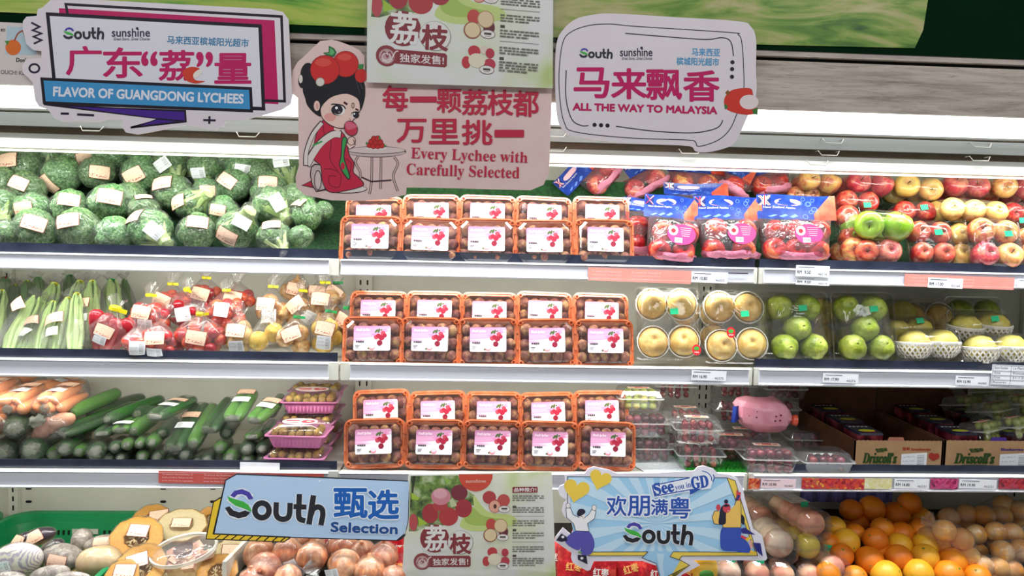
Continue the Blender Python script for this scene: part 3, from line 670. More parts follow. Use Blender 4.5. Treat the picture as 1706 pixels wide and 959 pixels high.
for p in ([(118, 380), (118, 108), (1343, 118), (1452, 400), (1562, 690), (930, 686), (905, 722), (985, 750), (1056, 790), (888, 872)], [(1343, 118), (1405, 140), (1578, 716), (995, 718), (975, 745)], [(735, 686), (290, 688)], [(735, 686), (690, 732), (800, 776), (840, 930)], [(270, 716), (700, 716)]): s.line(p, 5, '2A3040')
s.end()
def heart(cx, cy, w, rot, c):
    pts = []
    for i in range(28):
        t = 2*pi*i/28; x = 16*sin(t)**3/16; y = -(13*cos(t)-5*cos(2*t)-2*cos(3*t)-cos(4*t))/16
        a = R(rot); pts.append((cx+w*(x*cos(a)-y*sin(a)), cy+w*(x*sin(a)+y*cos(a))))
    s.poly(pts, c)
s.begin('printed_hearts'); heart(185, 212, 100, 12, 'F0CF52'); heart(368, 130, 86, 18, 'F0CF52'); s.end()
BL = '2F56B0'
s.chars([('欢', 420, 258, 572, 410), ('朋', 580, 258, 748, 410), ('满', 760, 284, 886, 402), ('粤', 898, 268, 1062, 428)], BL, 3, ('EEF2FA', 14))
s.begin('printed_ribbon'); s.poly([(752, 175), (1080, 110), (1075, 80), (1150, 50), (1255, 85), (1215, 200), (1100, 215), (1065, 255), (1050, 222), (780, 272)], 'EEF2FA'); s.line([(1055, 118), (768, 178), (788, 258), (1066, 208)], 8, BL); s.poly([(1055, 205), (1150, 200), (1058, 250)], BL); s.line([(1150, 64), (1195, 80), (1222, 112), (1225, 140)], 7, BL, curve=True); s.line([(1236, 92), (1244, 118), (1232, 148)], 8, BL, curve=True); s.end()
s.text('𝐒𝐞𝐞', (790, 252), (938, 222), 88, BL, 3); s.text('𝐲𝐨𝐮 𝐢𝐧', (950, 226), (1072, 200), 56, BL, 0); s.text('𝐆𝐃', (1076, 206), (1204, 186), 92, BL, 3)
south(s, (542, 634), (1088, 634), 'F2F5FA', '25272E')
s.begin('printed_person')
K = '2A2A3C'
s.poly([(180, 525), (100, 590), (130, 640), (205, 672), (240, 600), (215, 690), (250, 710), (300, 700), (325, 620), (282, 530)], '5A56B0', True)
s.poly([(165, 470), (180, 525), (284, 528), (270, 470), (325, 430), (335, 375), (305, 360), (280, 400), (240, 430), (200, 420), (160, 400), (140, 350), (105, 350), (110, 420)], 'F2F2F6'); s.line([(165, 470), (180, 525), (284, 528), (270, 470), (325, 430), (335, 375), (305, 360), (280, 400), (240, 430), (200, 420), (160, 400), (140, 350), (105, 350), (110, 420)], 4, K, True)
s.ell(122, 332, 17, 20, 'F4EDEA'); s.ell(322, 348, 17, 22, 'F4EDEA'); s.ring(122, 332, 17, 20, 3, K, 12); s.ring(322, 348, 17, 22, 3, K, 12)
s.ell(228, 408, 24, 26, 'F4EDEA', 20); s.poly([(190, 390), (205, 360), (240, 358), (256, 380), (238, 400), (215, 412), (196, 410)], K, True); s.line([(222, 412), (236, 420)], 4, K)
s.poly([(30, 598), (70, 545), (110, 570), (118, 600), (70, 610)], '26243A'); s.poly([(195, 710), (262, 712), (272, 782), (198, 745)], '26243A'); s.ell(82, 572, 12, 10, 'F0F0F4'); s.ell(228, 735, 12, 10, 'F0F0F4'); s.line([(200, 690), (228, 690)], 12, '5FA84E'); s.end()
s.begin('printed_person')
s.poly([(1310, 500), (1292, 620), (1312, 672), (1400, 682), (1520, 690), (1500, 610), (1450, 570), (1450, 505)], '3A56B8', True)
s.poly([(1312, 500), (1306, 420), (1290, 476), (1245, 470), (1228, 420), (1248, 372), (1280, 372), (1290, 400), (1350, 380), (1400, 330), (1415, 290), (1445, 290), (1452, 360), (1450, 500)], 'EFC566'); s.line([(1312, 500), (1306, 420), (1290, 476), (1245, 470), (1228, 420), (1248, 372), (1280, 372)], 4, K); s.line([(1400, 330), (1415, 290), (1445, 290), (1452, 360), (1450, 500), (1312, 500)], 4, K)
s.poly([(1285, 400), (1300, 340), (1345, 330), (1335, 400), (1330, 470), (1280, 470)], K, True); s.ell(1336, 300, 16, 16, K); s.poly([(1455, 400), (1478, 430), (1470, 480), (1450, 450)], K, True); s.ell(1340, 350, 30, 36, 'D8495A'); s.poly([(1305, 335), (1335, 318), (1372, 335), (1330, 342)], K); s.line([(1345, 372), (1358, 370)], 4, 'F4EDEA')
s.ell(1276, 345, 17, 24, 'D8495A'); s.poly([(1412, 290), (1415, 205), (1432, 230), (1450, 225), (1444, 290)], 'D8495A'); s.line([(1415, 290), (1436, 250)], 20, '3A3A78')
s.poly([(1450, 510), (1480, 500), (1560, 555), (1460, 545)], '2E2E80'); s.line([(1450, 565), (1500, 590)], 20, 'D8495A'); s.line([(1490, 600), (1520, 575)], 22, 'EFC540'); s.line([(1522, 600), (1532, 660)], 20, 'E8A8A0'); s.line([(1520, 680), (1568, 700)], 20, 'EFC540'); s.poly([(1540, 615), (1600, 620), (1618, 722), (1560, 670)], '2E2E80'); s.end()
# ---- little notice at the far left
s = Sign('hanging_sign', 'small pale notice with a cherry-orange picture half hidden by the guangdong sign', 'sign', -.232, (0, 0, 1), 'signs hanging from the canopy')
s.board([(-70, 34), (75, 40), (75, 142), (-70, 136)], ink('DAD2CC'), .004)
s.begin('printed_picture'); s.poly([(12, 44), (60, 46), (60, 92), (8, 90)], 'B8CDD6'); s.ell(22, 79, 13, 13, 'E0702C'); s.line([(24, 68), (30, 56), (40, 50)], 2.5, 'A04A30', curve=True); s.line([(38, 50), (42, 62)], 2.5, 'A04A30'); s.poly([(8, 68), (16, 68), (12, 76)], '4C8A3A'); s.end()
s.text("Don't", (27, 103), (46, 104), 7, '3A3438', .3); s.text('OUCH! Ka', (1, 123), (40, 125), 6.5, '8A8284', .3); s.text('ME', (-14, 52), (9, 52), 4, '5A5458', .2)
# ================================================================ shared product bits
rng = random.Random(11)
def kraft():
    s = NT('kraft_label'); uv = s.n('TexCoord').outputs['UV']; x = s.n('SeparateXYZ', Vector=uv); u, v = x.outputs[0], x.outputs[1]
    e = s.math('MAXIMUM', s.math('ABSOLUTE', s.math('SUBTRACT', u, .5)), s.math('ABSOLUTE', s.math('SUBTRACT', v, .5)))
    mp = s.n('Mapping'); s.link(uv, mp.inputs[0]); mp.inputs['Scale'].default_value = (9, 6, 1)
    vo = s.n('TexVoronoi', Vector=mp.outputs[0], Scale=1.3).outputs['Distance']
    row = s.math('MULTIPLY', s.math('LESS_THAN', s.math('ABSOLUTE', s.math('SUBTRACT', v, .24)), .1), s.math('LESS_THAN', vo, .42))
    row2 = s.math('MULTIPLY', s.math('LESS_THAN', s.math('ABSOLUTE', s.math('SUBTRACT', v, .66)), .16), s.math('LESS_THAN', vo, .26))
    c = s.mix(s.math('MULTIPLY', row, .8), hexc('F3CDB2'), hexc('A8442E')); c = s.mix(s.math('MULTIPLY', row2, .55), c, hexc('B0603A'))
    c = s.mix(s.math('GREATER_THAN', e, .468), c, hexc('7A3B2A'))
    s.link(c, s.b.inputs[0]); s.b.inputs['Roughness'].default_value = .45; return s.m
def barc():
    s = NT('barcode_label'); uv = s.n('TexCoord').outputs['UV']; x = s.n('SeparateXYZ', Vector=uv); u, v = x.outputs[0], x.outputs[1]
    n = s.n('TexNoise', Scale=28.0, Detail=1.0); mp = s.n('Mapping'); s.link(uv, mp.inputs[0]); mp.inputs['Scale'].default_value = (.04, 1.6, 1); s.link(mp.outputs[0], n.inputs['Vector'])
    bars = s.math('MULTIPLY', s.math('GREATER_THAN', n.outputs[0], .5), s.math('MULTIPLY', s.math('GREATER_THAN', u, .62), s.math('LESS_THAN', u, .9)))
    n2 = s.n('TexNoise', Scale=26.0, Detail=1.0); s.link(uv, n2.inputs['Vector'])
    w = s.math('MULTIPLY', s.math('GREATER_THAN', n2.outputs[0], .55), s.math('MULTIPLY', s.math('LESS_THAN', s.math('FRACT', s.math('MULTIPLY', v, 4.0)), .4), s.math('MULTIPLY', s.math('LESS_THAN', u, .55), s.math('GREATER_THAN', u, .08))))
    k = s.math('MAXIMUM', bars, w, True); inr = s.math('MULTIPLY', s.math('GREATER_THAN', v, .08), s.math('LESS_THAN', v, .9))
    s.link(s.mix(s.math('MULTIPLY', s.math('MULTIPLY', k, inr), .6), hexc('EEF0F2'), hexc('5A5C62')), s.b.inputs[0]); s.b.inputs['Roughness'].default_value = .4; return s.m
KR, BC = kraft(), barc()
GS = mat('green_sticker', '1FC98A', rough=.4)
FILM = film('cling_film', wr=46, strength=.9, dist=.008, rough=.12, base=.04, haze=.05)
BAGF = film('bag_film', wr=26, strength=.8, dist=.006, rough=.16, base=.07, haze=.07, stretch=(1.6, 1.6, .7))
CLEAR = film('clear_box', wr=12, strength=.2, dist=.003, rough=.05, base=.15, haze=.02)
TIEY = mat('yellow_tape', 'E9E21E', rough=.4); TIEG = mat('green_tape', '14A050', rough=.4); TIER = mat('red_tape', 'C8202C', rough=.4)
def patch_ell(rad, d, rot, w, h, m, name='label', off=.03, nx=6, ny=4, fold=0):
    """a soft label lying on the ellipsoid rad, centred towards d, turned by rot degrees"""
    d = V(d).normalized(); up = V((0, 0, 1)); x = up.cross(-d)
    if x.length < .1: x = V((1, 0, 0))
    x.normalize(); y = (-d).cross(x)*1.0; x = -x
    x, y = y.cross(d).normalized()*1.0, y
    if x.x < 0: x = -x
    if y.z < 0: y = -y
    a = R(rot); x, y = x*cos(a)+y*sin(a), -x*sin(a)+y*cos(a)
    k = 1/math.sqrt(sum((d[i]/rad[i])**2 for i in range(3))); c = d*k
    def fn(u, v):
        q = c+x*((u-.5)*w)+y*((v-.5)*h)
        s = 1/math.sqrt(sum((q[i]/rad[i])**2 for i in range(3)))
        s = s*.75+.25 if s < 1 else s          # corners lift a little off the curve
        q = q*s*(1+off); return tuple(q)
    return MB().grid(fn, nx, ny).mesh(name, m)
def green_sticker(w=.024, h=.017):
    me = MB().box((0, 0, 0), (w, .0008, h)).mesh('sticker', GS, False); return me
STK = green_sticker()
# ================================================================ lychee boxes
orange_pl = mat('orange_plastic', 'EE7A44', 'F29468', rough=.22, scale=30, coat=.8, trans=.25, spec=.6)
orange_dk = mat('orange_plastic_inner', 'C9501E', 'D96430', rough=.4, scale=20, trans=.2)
lych = mat('lychee_skin', '5A2622', '8A4A3A', c3='B08452', rough=.6, scale=60, lo=.35, hi=.66, bump=.6, bscale=420, bdist=.0015, rnd=1, vary=.35)
lyc_me = MB().ell(.0155, .0155, .017, 14, 10, fn=lambda p: 1+.03*NZ.noise(p*260)).mesh('lychee', lych)
W_, H_ = .158, .128
def offs(pts, y): return [(x, y, z) for x, z in pts]
mb = MB(); o1, i1 = rr(W_, H_, .02, 4), rr(W_-.022, H_-.022, .014, 4)
mb.loft([offs(i1, -.0015), offs(o1, -.0015), offs(o1, .0025), offs(i1, .0025), offs(i1, -.0015)], cap=(0, 0))
i2 = rr(W_-.004, H_-.004, .019, 4); mb.loft([offs(i2, -.0015), offs(rr(W_-.007, H_-.007, .018, 4), -.0045), offs(rr(W_-.010, H_-.010, .017, 4), -.0045), offs(rr(W_-.013, H_-.013, .016, 4), -.0015)], cap=(0, 0))
for sx in (-1, 1):
    for sz in (-1, 1):
        c = (sx*(W_/2-.0125), -.002, sz*(H_/2-.0125)); mb.loft([[(c[0]+r*cos(2*pi*j/10), y, c[2]+r*sin(2*pi*j/10)) for j in range(10)] for r, y in ((.0075, -.002), (.006, -.006), (.004, -.006), (.003, -.002))], 0, cap=(0, 1))
rim_me = mb.mesh('rim', orange_pl, True, 35)
corner = MB()
for sx in (-1, 1):
    for sz in (-1, 1): corner.ell(.0026, .001, .0026, 8, 5, 0, T(sx*(W_/2-.0125), -.0045, sz*(H_/2-.0125)))
    for q in (-.02, .022): corner.box((sx*(W_/2-.003), -.005, q), (.006, .0012, .0018))
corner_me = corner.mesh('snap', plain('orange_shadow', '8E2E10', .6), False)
def ch(w, h, c): return [(w/2-c, h/2), (-w/2+c, h/2), (-w/2, h/2-c), (-w/2, -h/2+c), (-w/2+c, -h/2), (w/2-c, -h/2), (w/2, -h/2+c), (w/2, h/2-c)]
tray_me = MB().loft([offs(ch(W_-.020, H_-.020, .014), .001), offs(ch(W_-.028, H_-.028, .016), .030), offs(ch(W_-.034, H_-.034, .016), .036)], cap=(0, 1)).mesh('tray', orange_dk, True, 35)
lid_me = MB().loft([offs(ch(W_-.022, H_-.022, .014), -.001), offs(ch(W_-.024, H_-.024, .015), -.018), offs(ch(W_-.034, H_-.034, .016), -.024)], cap=(0, 1)).mesh('lid', CLEAR, True, 20)
def label_pink():
    s = NT('lychee_label'); uv = s.n('TexCoord').outputs['UV']; x = s.n('SeparateXYZ', Vector=uv); u, v = x.outputs[0], x.outputs[1]
    wv = s.math('MULTIPLY', s.math('SINE', s.math('MULTIPLY', v, 34)), .06)
    k = s.math('ADD', s.math('SUBTRACT', v, s.math('MULTIPLY', s.math('MULTIPLY', u, u), .45)), wv)
    s.link(s.ramp(k, [(.36, 'EDEAEC'), (.5, 'E888BC'), (.56, 'E8AECF'), (.8, 'DC98C0'), (.95, 'CE8AAE')]), s.b.inputs[0]); s.b.inputs['Roughness'].default_value = .35; return s.m
lw, lh = .104, .067
lp = MB(); q = rr(lw, lh, .004, 2); lp.add([(x, -.0252, z) for x, z in q], [tuple(range(len(q)))], 0, None, [(x/lw+.5, z/lh+.5) for x, z in q])
label_me = lp.mesh('label', label_pink(), False)
def disc(mb, cx, cz, rx, rz, y, m, rot=0, n=12):
    c, d = cos(R(rot)), sin(R(rot)); mb.add([(cx+rx*cos(2*pi*i/n)*c-rz*sin(2*pi*i/n)*d, y, cz+rx*cos(2*pi*i/n)*d+rz*sin(2*pi*i/n)*c) for i in range(n)], [tuple(range(n))], m)
pr = MB(); yb = -.0255; pm = [ink('A8243E'), ink('4F6B3A'), ink('E58E92'), ink('4A4048'), ink('C24A5A'), ink('E2D8E8'), ink('8A2036')]
disc(pr, .012, .020, .0065, .003, yb, 1, 50); disc(pr, .019, .021, .0068, .003, yb, 1, 70); disc(pr, .026, .023, .003, .002, yb, 1, 20)
for i, (x, z, r, m) in enumerate(((.012, .0035, .0072, 4), (.018, .007, .0065, 0), (.0265, .0025, .0085, 0), (.031, .014, .007, 4), (.022, -.0125, .008, 6), (.036, .008, .006, 0))): disc(pr, x, z, r, r*.95, yb-.0001*(i+1), m)
disc(pr, -.004, -.026, .009, .0035, yb, 1, 12); disc(pr, .0, -.0245, .0085, .0075, yb-.0003, 2); disc(pr, .0, -.0225, .007, .005, yb-.0004, 5); 
print_me = pr.mesh('print', pm, False)
def lab_fn(x, y, k): return (x, -.0256-k, y)
lab_t1 = txt_mesh('lettering', '岭南荔枝', (-.045, -.012), (-.022, -.012), .0055, ink('4A4048'), lab_fn, .0003)
lab_t2 = txt_mesh('lettering', '𝐹𝑟𝑒𝑠ℎ 𝑙𝑦𝑐ℎ𝑒𝑒', (-.046, .018), (-.006, .018), .009, ink('F6E6EE'), lab_fn, .0004)
mb = MB(); mb.box((-.040, -.0256, -.0195), (.013, .0002, .0016)); mb.box((-.041, -.0256, -.0228), (.011, .0002, .0016)); mb.box((-.042, -.0256, -.026), (.009, .0002, .0012)); lab_t3 = mb.mesh('print', ink('7A7078'), False)
def lychee_kit(seed):
    r = random.Random(seed); kit = [('rim', rim_me, None, [('snap', corner_me, None)], None), ('tray', tray_me, None), ('lid', lid_me, None, [], 'clear lid with bevelled corners'), ('label', label_me, T(0, 0, .005) @ S3(.9, 1, .93), [('print', print_me, None), ('lettering', lab_t1, None), ('lettering', lab_t2, None), ('print', lab_t3, None)])]
    spots = [(-2, 1), (-1, 1), (0, 1), (1, 1), (2, 1), (-2, 0), (2, 0), (-2, -1), (-1, -1), (0, -1), (1, -1), (2, -1), (-1, 0), (0, 0), (1, 0)]
    for i, j in spots:
        x = i*.0275+r.uniform(-.003, .003); z = j*.0325+r.uniform(-.003, .003)-.002; y = .002+r.uniform(-.004, .006)+(.012 if abs(i) < 2 and j == 0 else 0)
        kit.append(('lychee', lyc_me, T(x, y, z) @ RX(r.uniform(0, 360)) @ RZ(r.uniform(0, 360)) @ S3(r.uniform(.92, 1.08))))
    return kit
LK = [lychee_kit(i) for i in range(4)]
lower = [[618, 717, 810, 906, 1006], [622, 717, 813, 910, 1006], [624, 724, 820, 915, 1010]]
upper = [[624, 719, 812, 905, 1001], [631, 724, 815, 906, 1000], [636, 730, 822, 912, 1001]]
ly = [[400, 403, 404, 406, 405], [568, 569, 570, 571, 572], [738, 739, 740, 742, 742]]
uy = [[367, 363, 364, 366, 366], [524, 524, 526, 525, 527], [688, 690, 691, 692, 689]]
SHN = ['top', 'middle', 'lowest']
for k in range(3):
    # hidden block that carries the rear row
    z = DK[k]+.001; a = at(575, 500, .10).x; b = at(1050, 500, .10).x
    rs = MB().box(((a+b)/2-XL, 0, .0275), (b-a, .14, .055)); 
    t = obj('display_riser', rs.mesh('display_riser', mat('riser_dark', '2A2420', rough=.7), False), None, (XL, .19, z), 'dark riser block under the rear lychee boxes on the %s shelf' % SHN[k], 'riser')
    for row, (xs, ys, Y, tilt) in enumerate(((lower[k], ly[k], .035, 14), (upper[k], uy[k], .135, 14))):
        for i, (x, y) in enumerate(zip(xs, ys)):
            rot = rng.uniform(-1.5, 1.5)
            if k == 2 and row == 1: rot = (3, 2, 0, 2, 1)[i]*-1
            if k == 2 and row == 0: rot = (-2.5, 0, 1, 1, 2)[i]
            p = at(x, y, Y)
            kx = 1.0
            M = T(*p) @ RZ(rng.uniform(-2, 2)) @ RX(-tilt) @ RY(rot) @ S3(1.12 if row == 0 else 1.10, 1.05, 1.13)
            spawn(LK[(i*3+k+row*2) % 4], 'lychee_box', 'orange-rimmed lychee box, %s shelf, %s row, %s from the left' % (SHN[k], ('front', 'rear')[row], ORD[i]), 'fruit box', M, 'orange lychee boxes in the middle bay')
# ================================================================ turf risers on the top shelf
turf = mat('turf', '0F3A16', '2A6B24', c3='4E9A3A', rough=.9, scale=160, lo=.35, hi=.7, bump=1, bscale=400, bdist=.004)
turf_dark = mat('turf_dark', '0C2A14', '1B4A20', rough=.9, scale=120, bump=1, bscale=300, bdist=.004)
S1 = .72
for b in range(3):
    w = BW-.02
    if b == 1:
        mb = MB().box((0, .30, .13), (w, .012, .26))
    else:
        z0 = .004; mb = MB().loft([[(sx*w/2, .105, z0), (sx*w/2, .46, z0), (sx*w/2, .46, .345*S1)] for sx in (-1, 1)])
    obj('grass_mat', mb.mesh('grass_mat', turf_dark if b != 1 else mat('turf_deep', '123A18', '1F5222', rough=.9, scale=90), False), None, ((BX[b]+BX[b+1])/2, 0, DK[0]+.001), ['dark green mat slope under the broccoli heap', 'dark green mat standing behind the top lychee boxes', 'dark green mat slope under the apple packs'][b], 'mat')  # the standing mat has its own deep green turf colour
# ================================================================ broccoli
broc = mat('broccoli_florets', '3E6E38', '6E9C5E', c3='A8C68C', rough=.8, scale=150, lo=.34, hi=.66, bump=1.0, bscale=420, bdist=.006, rnd=1, vary=.3)
stalk = mat('broccoli_stalk', '9DB86A', 'C3D492', rough=.55, scale=30, rnd=1)
def floret(seed):
    rr_ = random.Random(seed); c = [V((rr_.gauss(0, 1), rr_.gauss(0, 1), rr_.gauss(0, 1))).normalized() for _ in range(46)]
    def fn(p):
        q = p.normalized(); d = min((q-x).length for x in c)
        return 1.03-.75*d*d+.05*NZ.noise(p*170+V((seed, 0, 0)))+.05*NZ.noise(p*38+V((0, seed, 0)))
    return MB().ell(1*.055, .050, .047, 44, 26, fn=lambda p: fn(p)).mesh('floret_crown', broc, True, 180)
BRC = [floret(i) for i in range(4)]
stalk_me = MB().lathe([(.012, -.078), (.017, -.076), (.017, -.05), (.024, -.03), (.034, -.012)], 10, fn=lambda a, z: 1+.12*sin(3*a)+.05*sin(7*a)).mesh('stalk', stalk)
branch = MB()
for i in range(7):
    a = 2*pi*i/7; branch.tube([(0.01*cos(a), .01*sin(a), -.055), (.024*cos(a), .024*sin(a), -.035), (.038*cos(a), .036*sin(a), -.012)], [.008, .009, .011], 6)
branch_me = branch.mesh('branches', stalk)
wrapd = MB().ell(.058, .053, .050, 34, 22, fn=lambda p: 1+.045*NZ.noise(p*38)+.012*NZ.noise(p*110)).mesh('cling_film', FILM, True, 180)
wraps = MB().lathe([(.004, -.092), (.022, -.085), (.024, -.06), (.045, -.030), (.058, 0), (.050, .028), (.03, .045), (.0, .052)], 20, fn=lambda a, z: 1+.03*sin(5*a+z*90)).mesh('cling_film', FILM, True, 180)
# (x, y, width px, kind, roll, kraft offset (px from centre) & turn | None, barcode offset & turn | None); kind d = dome to the camera, s = stalk shows towards the given angle
B = [(58, 381, 73, 'd', 0, (15, -10, -18), None), (131, 381, 74, 'd', 0, (-3, -14, 14), None), (251, 382, 76, 's', -35, (-22, -20, 20), (18, 1, -40)), (328, 386, 68, 'd', 0, (10, -17, -8), None), (396, 383, 74, 's', 50, (-10, 10, -30), (15, -11, -30)), (457, 395, 62, 's', -50, (-1, -22, 12), None), (501, 394, 44, 'd', 0, None, None), (10, 388, 50, 's', -120, None, None), (190, 390, 66, 'd', 0, None, None),
     (56, 347, 62, 'd', 0, (-2, 0, 10), None), (116, 346, 66, 'd', 0, (12, -13, -8), None), (184, 340, 76, 'd', 0, (13, -12, -10), None), (240, 349, 54, 'd', 0, (3, -22, 12), None), (323, 342, 66, 's', 35, (-20, -5, 20), None), (372, 351, 54, 'd', 0, (-2, -1, -8), None), (453, 340, 74, 's', -40, None, (16, -2, -60)), (511, 357, 58, 'd', 0, (-12, -20, 0), None), (2, 340, 58, 's', -60, None, None), (540, 350, 34, 'd', 0, None, None),
     (46, 314, 62, 'd', 0, (0, -8, -20), None), (102, 292, 68, 'd', 0, (-9, 16, -62), None), (163, 288, 62, 'd', 0, (15, 0, -5), None), (236, 290, 68, 'd', 0, (-1, 4, 28), None), (289, 321, 70, 'd', 0, (-10, -15, 14), None), (388, 309, 62, 'd', 0, (-2, -7, -32), None), (447, 314, 62, 'd', 0, (6, -10, -2), None), (215, 330, 60, 'd', 0, None, None), (345, 318, 50, 'd', 0, (8, 0, 0), None), (495, 330, 60, 'd', 0, None, None),
     (39, 278, 72, 'd', 0, (-10, -8, 10), None), (0, 305, 60, 'd', 0, None, None), (130, 262, 60, 'd', 0, (22, 3, 12), None), (285, 274, 66, 's', -60, None, (0, 2, 35)), (341, 280, 60, 's', -90, None, (0, 8, 5)), (405, 278, 66, 's', -80, None, (8, 6, -5)), (475, 276, 68, 's', -65, None, (2, -4, 10)), (430, 290, 54, 'd', 0, None, None), (185, 264, 60, 'd', 0, None, None), (80, 258, 60, 's', -80, (-22, 2, -20), None), (240, 258, 60, 'd', 0, None, None), (12, 262, 64, 'd', 0, None, None), (372, 268, 60, 'd', 0, None, None), (520, 300, 60, 'd', 0, None, None)]
rows = [(9, 'front row'), (19, 'second row'), (29, 'third row'), (99, 'back row')]
for i, (x, y, w, kd, roll, kl, bl_) in enumerate(B):
    row = next(n for m, n in rows if i < m)
    p = onplane(x, y, .05, DK[0], S1, .055); s = w*sc(p.y)/.118
    seed = i % 4
    if kd == 'd':
        ori = RX(90+rng.uniform(-8, 8)) @ RZ(rng.uniform(0, 360)); kit = [('floret_crown', BRC[seed], ori), ('stalk', stalk_me, ori), ('cling_film', wrapd, None)]
    else:
        ori = RY(90+roll-180 if 0 else roll+90+180) if 0 else align((-cos(R(roll))*.92, .15, -sin(R(roll))*.92)); ori = ori @ RZ(40*i)
        # local -Z (the stalk) points to the roll angle in the picture plane, a little towards the camera
        ori = align((-cos(R(roll)), .55, -sin(R(roll))))
        kit = [('floret_crown', BRC[seed], ori), ('stalk', stalk_me, ori), ('branches', branch_me, ori), ('cling_film', wraps, ori)]
    rad = (.058, .054, .052)
    def dirof(dx, dy): u, v = dx*sc(p.y)/s/.058, -dy*sc(p.y)/s/.052; return V((u, -math.sqrt(max(.08, 1-u*u-v*v)), v))
    if kl: kit.append(('label', patch_ell(rad, dirof(kl[0], kl[1]), kl[2], .062, .042, KR), None, [], 'kraft-coloured paper label'))
    if bl_: kit.append(('label', patch_ell((.063, .066, .058), dirof(bl_[0], bl_[1]), bl_[2], .044, .034, BC), None, [], 'white barcode label'))
    d = 'wrapped broccoli'+(' with two labels' if kl and bl_ else ' with kraft label' if kl else ' with barcode label' if bl_ else '')+(', stalk showing' if kd == 's' else '')
    reg(spawn(kit, 'broccoli', '', 'broccoli', T(*p) @ S3(s), 'wrapped broccoli heap'), 'broccoli', row, x, d)
# ================================================================ generic bagged produce
def lat(prof, n, m, nm, **k): return MB().lathe(prof, n, **k).mesh(nm, m, True, 60)
tomato_m = mat('tomato_skin', 'B8281E', 'D8402A', c3='E8703C', rough=.22, scale=14, coat=.4, rnd=1, vary=.2)
chili_m = mat('red_pepper_skin', '9C1424', 'C8283A', rough=.2, scale=14, coat=.5, rnd=1)
onion_m = mat('onion_skin', 'C98A4A', 'E2B070', c3='EAC890', rough=.35, scale=18, stretch=(3, 3, .6), rnd=1, vary=.15)
potato_m = mat('potato_skin', 'D8B070', 'E8CC92', rough=.6, scale=30, bump=.3, rnd=1, vary=.15)
yellow_m = mat('yellow_onion_skin', 'E2B83C', 'F0D468', rough=.4, scale=16, stretch=(3, 3, .6), rnd=1)
pink_onion_m = mat('pink_onion_skin', 'B86A4C', 'D08C66', c3='DDA888', rough=.3, scale=16, stretch=(3, 3, .6), rnd=1, vary=.25)
orange_m = mat('orange_peel', 'E07A12', 'EE9420', rough=.38, scale=10, bump=.35, bscale=500, bdist=.0012, rnd=1, vary=.18, spec=.5)
FR = {}
FR['tomato'] = lat([(0, .022), (.006, .024), (.018, .026), (.028, .018), (.031, 0), (.026, -.018), (.012, -.027), (0, -.028)][::-1], 14, tomato_m, 'tomato')
FR['pepper'] = lat([(0, -.065), (.006, -.06), (.012, -.03), (.017, 0), (.020, .03), (.019, .05), (.010, .058), (0, .056)], 12, chili_m, 'pepper', fn=lambda a, z: 1+.08*cos(3*a))
FR['onion'] = lat([(0, -.034), (.012, -.033), (.030, -.018), (.036, 0), (.030, .02), (.012, .034), (.005, .042), (.003, .050)], 14, onion_m, 'onion')
FR['yellow'] = lat([(0, -.036), (.014, -.035), (.033, -.018), (.038, .002), (.032, .022), (.012, .036), (.004, .044)], 14, yellow_m, 'yellow_onion')
FR['ponion'] = lat([(0, -.032), (.012, -.031), (.030, -.018), (.037, 0), (.031, .018), (.014, .031), (.006, .036), (.004, .044)], 16, pink_onion_m, 'onion')
FR['potato'] = MB().ell(.030, .026, .038, 12, 9, fn=lambda p: 1+.08*NZ.noise(p*30)).mesh('potato', potato_m)
NAME = {'tomato': 'tomato', 'pepper': 'red_pepper', 'onion': 'onion', 'yellow': 'yellow_onion', 'ponion': 'onion', 'potato': 'potato', 'orange': 'orange'}
def bagmesh(rx, ry, rz, seed, neck=.012, tail=.035, tilt=0, m=None):
    """a filled clear bag: belly, gathered neck, flared mouth above the tie"""
    r = random.Random(seed); ph = [r.uniform(0, 6.3) for _ in range(6)]
    prof = [(.0, -1.0), (.55, -.93), (.85, -.7), (1.0, -.3), (1.0, .15), (.85, .5), (.6, .78), (.34, 1.0)]
    rings = []; n = 26
    def ring(k, z, am):
        o = []
        for j in range(n):
            a = 2*pi*j/n; w = 1+am*(.5*sin(9*a+ph[0]+z*30)+.5*sin(13*a+ph[1])+.4*sin(5*a+ph[2]))
            o.append((rx*k*w*cos(a), ry*k*w*sin(a), z))
        return o
    for k, z in prof: rings.append(ring(max(k, .02), z*rz, .03+.10*max(0, z)))
    for q, (k, z) in enumerate(((neck, rz+.014), (neck*.9, rz+.022))):
        rings.append([(k*(1+.3*sin(7*2*pi*j/n))*cos(2*pi*j/n), k*(1+.3*sin(7*2*pi*j/n))*sin(2*pi*j/n), z) for j in range(n)])
    for q, t in enumerate((.4, 1.0)):
        rings.append([((neck+t*.028*(.6+.4*sin(4*2*pi*j/n+ph[3])))*cos(2*pi*j/n), (neck*.7+t*.012*(.5+.5*sin(6*2*pi*j/n)))*sin(2*pi*j/n), rz+.022+tail*t*(.8+.3*sin(5*2*pi*j/n+ph[4]))) for j in range(n)])
    return MB().loft(rings, 0, None, (1, 0)).mesh('bag', m or BAGF, True, 180)
tie_me = {c: MB().lathe([(.014, 0), (.016, .002), (.016, .012), (.014, .014)], 12).box((.026, -.006, .006), (.022, .002, .012)).mesh('tape_tie', m, True, 40) for c, m in (('y', TIEY), ('g', TIEG), ('r', TIER))}
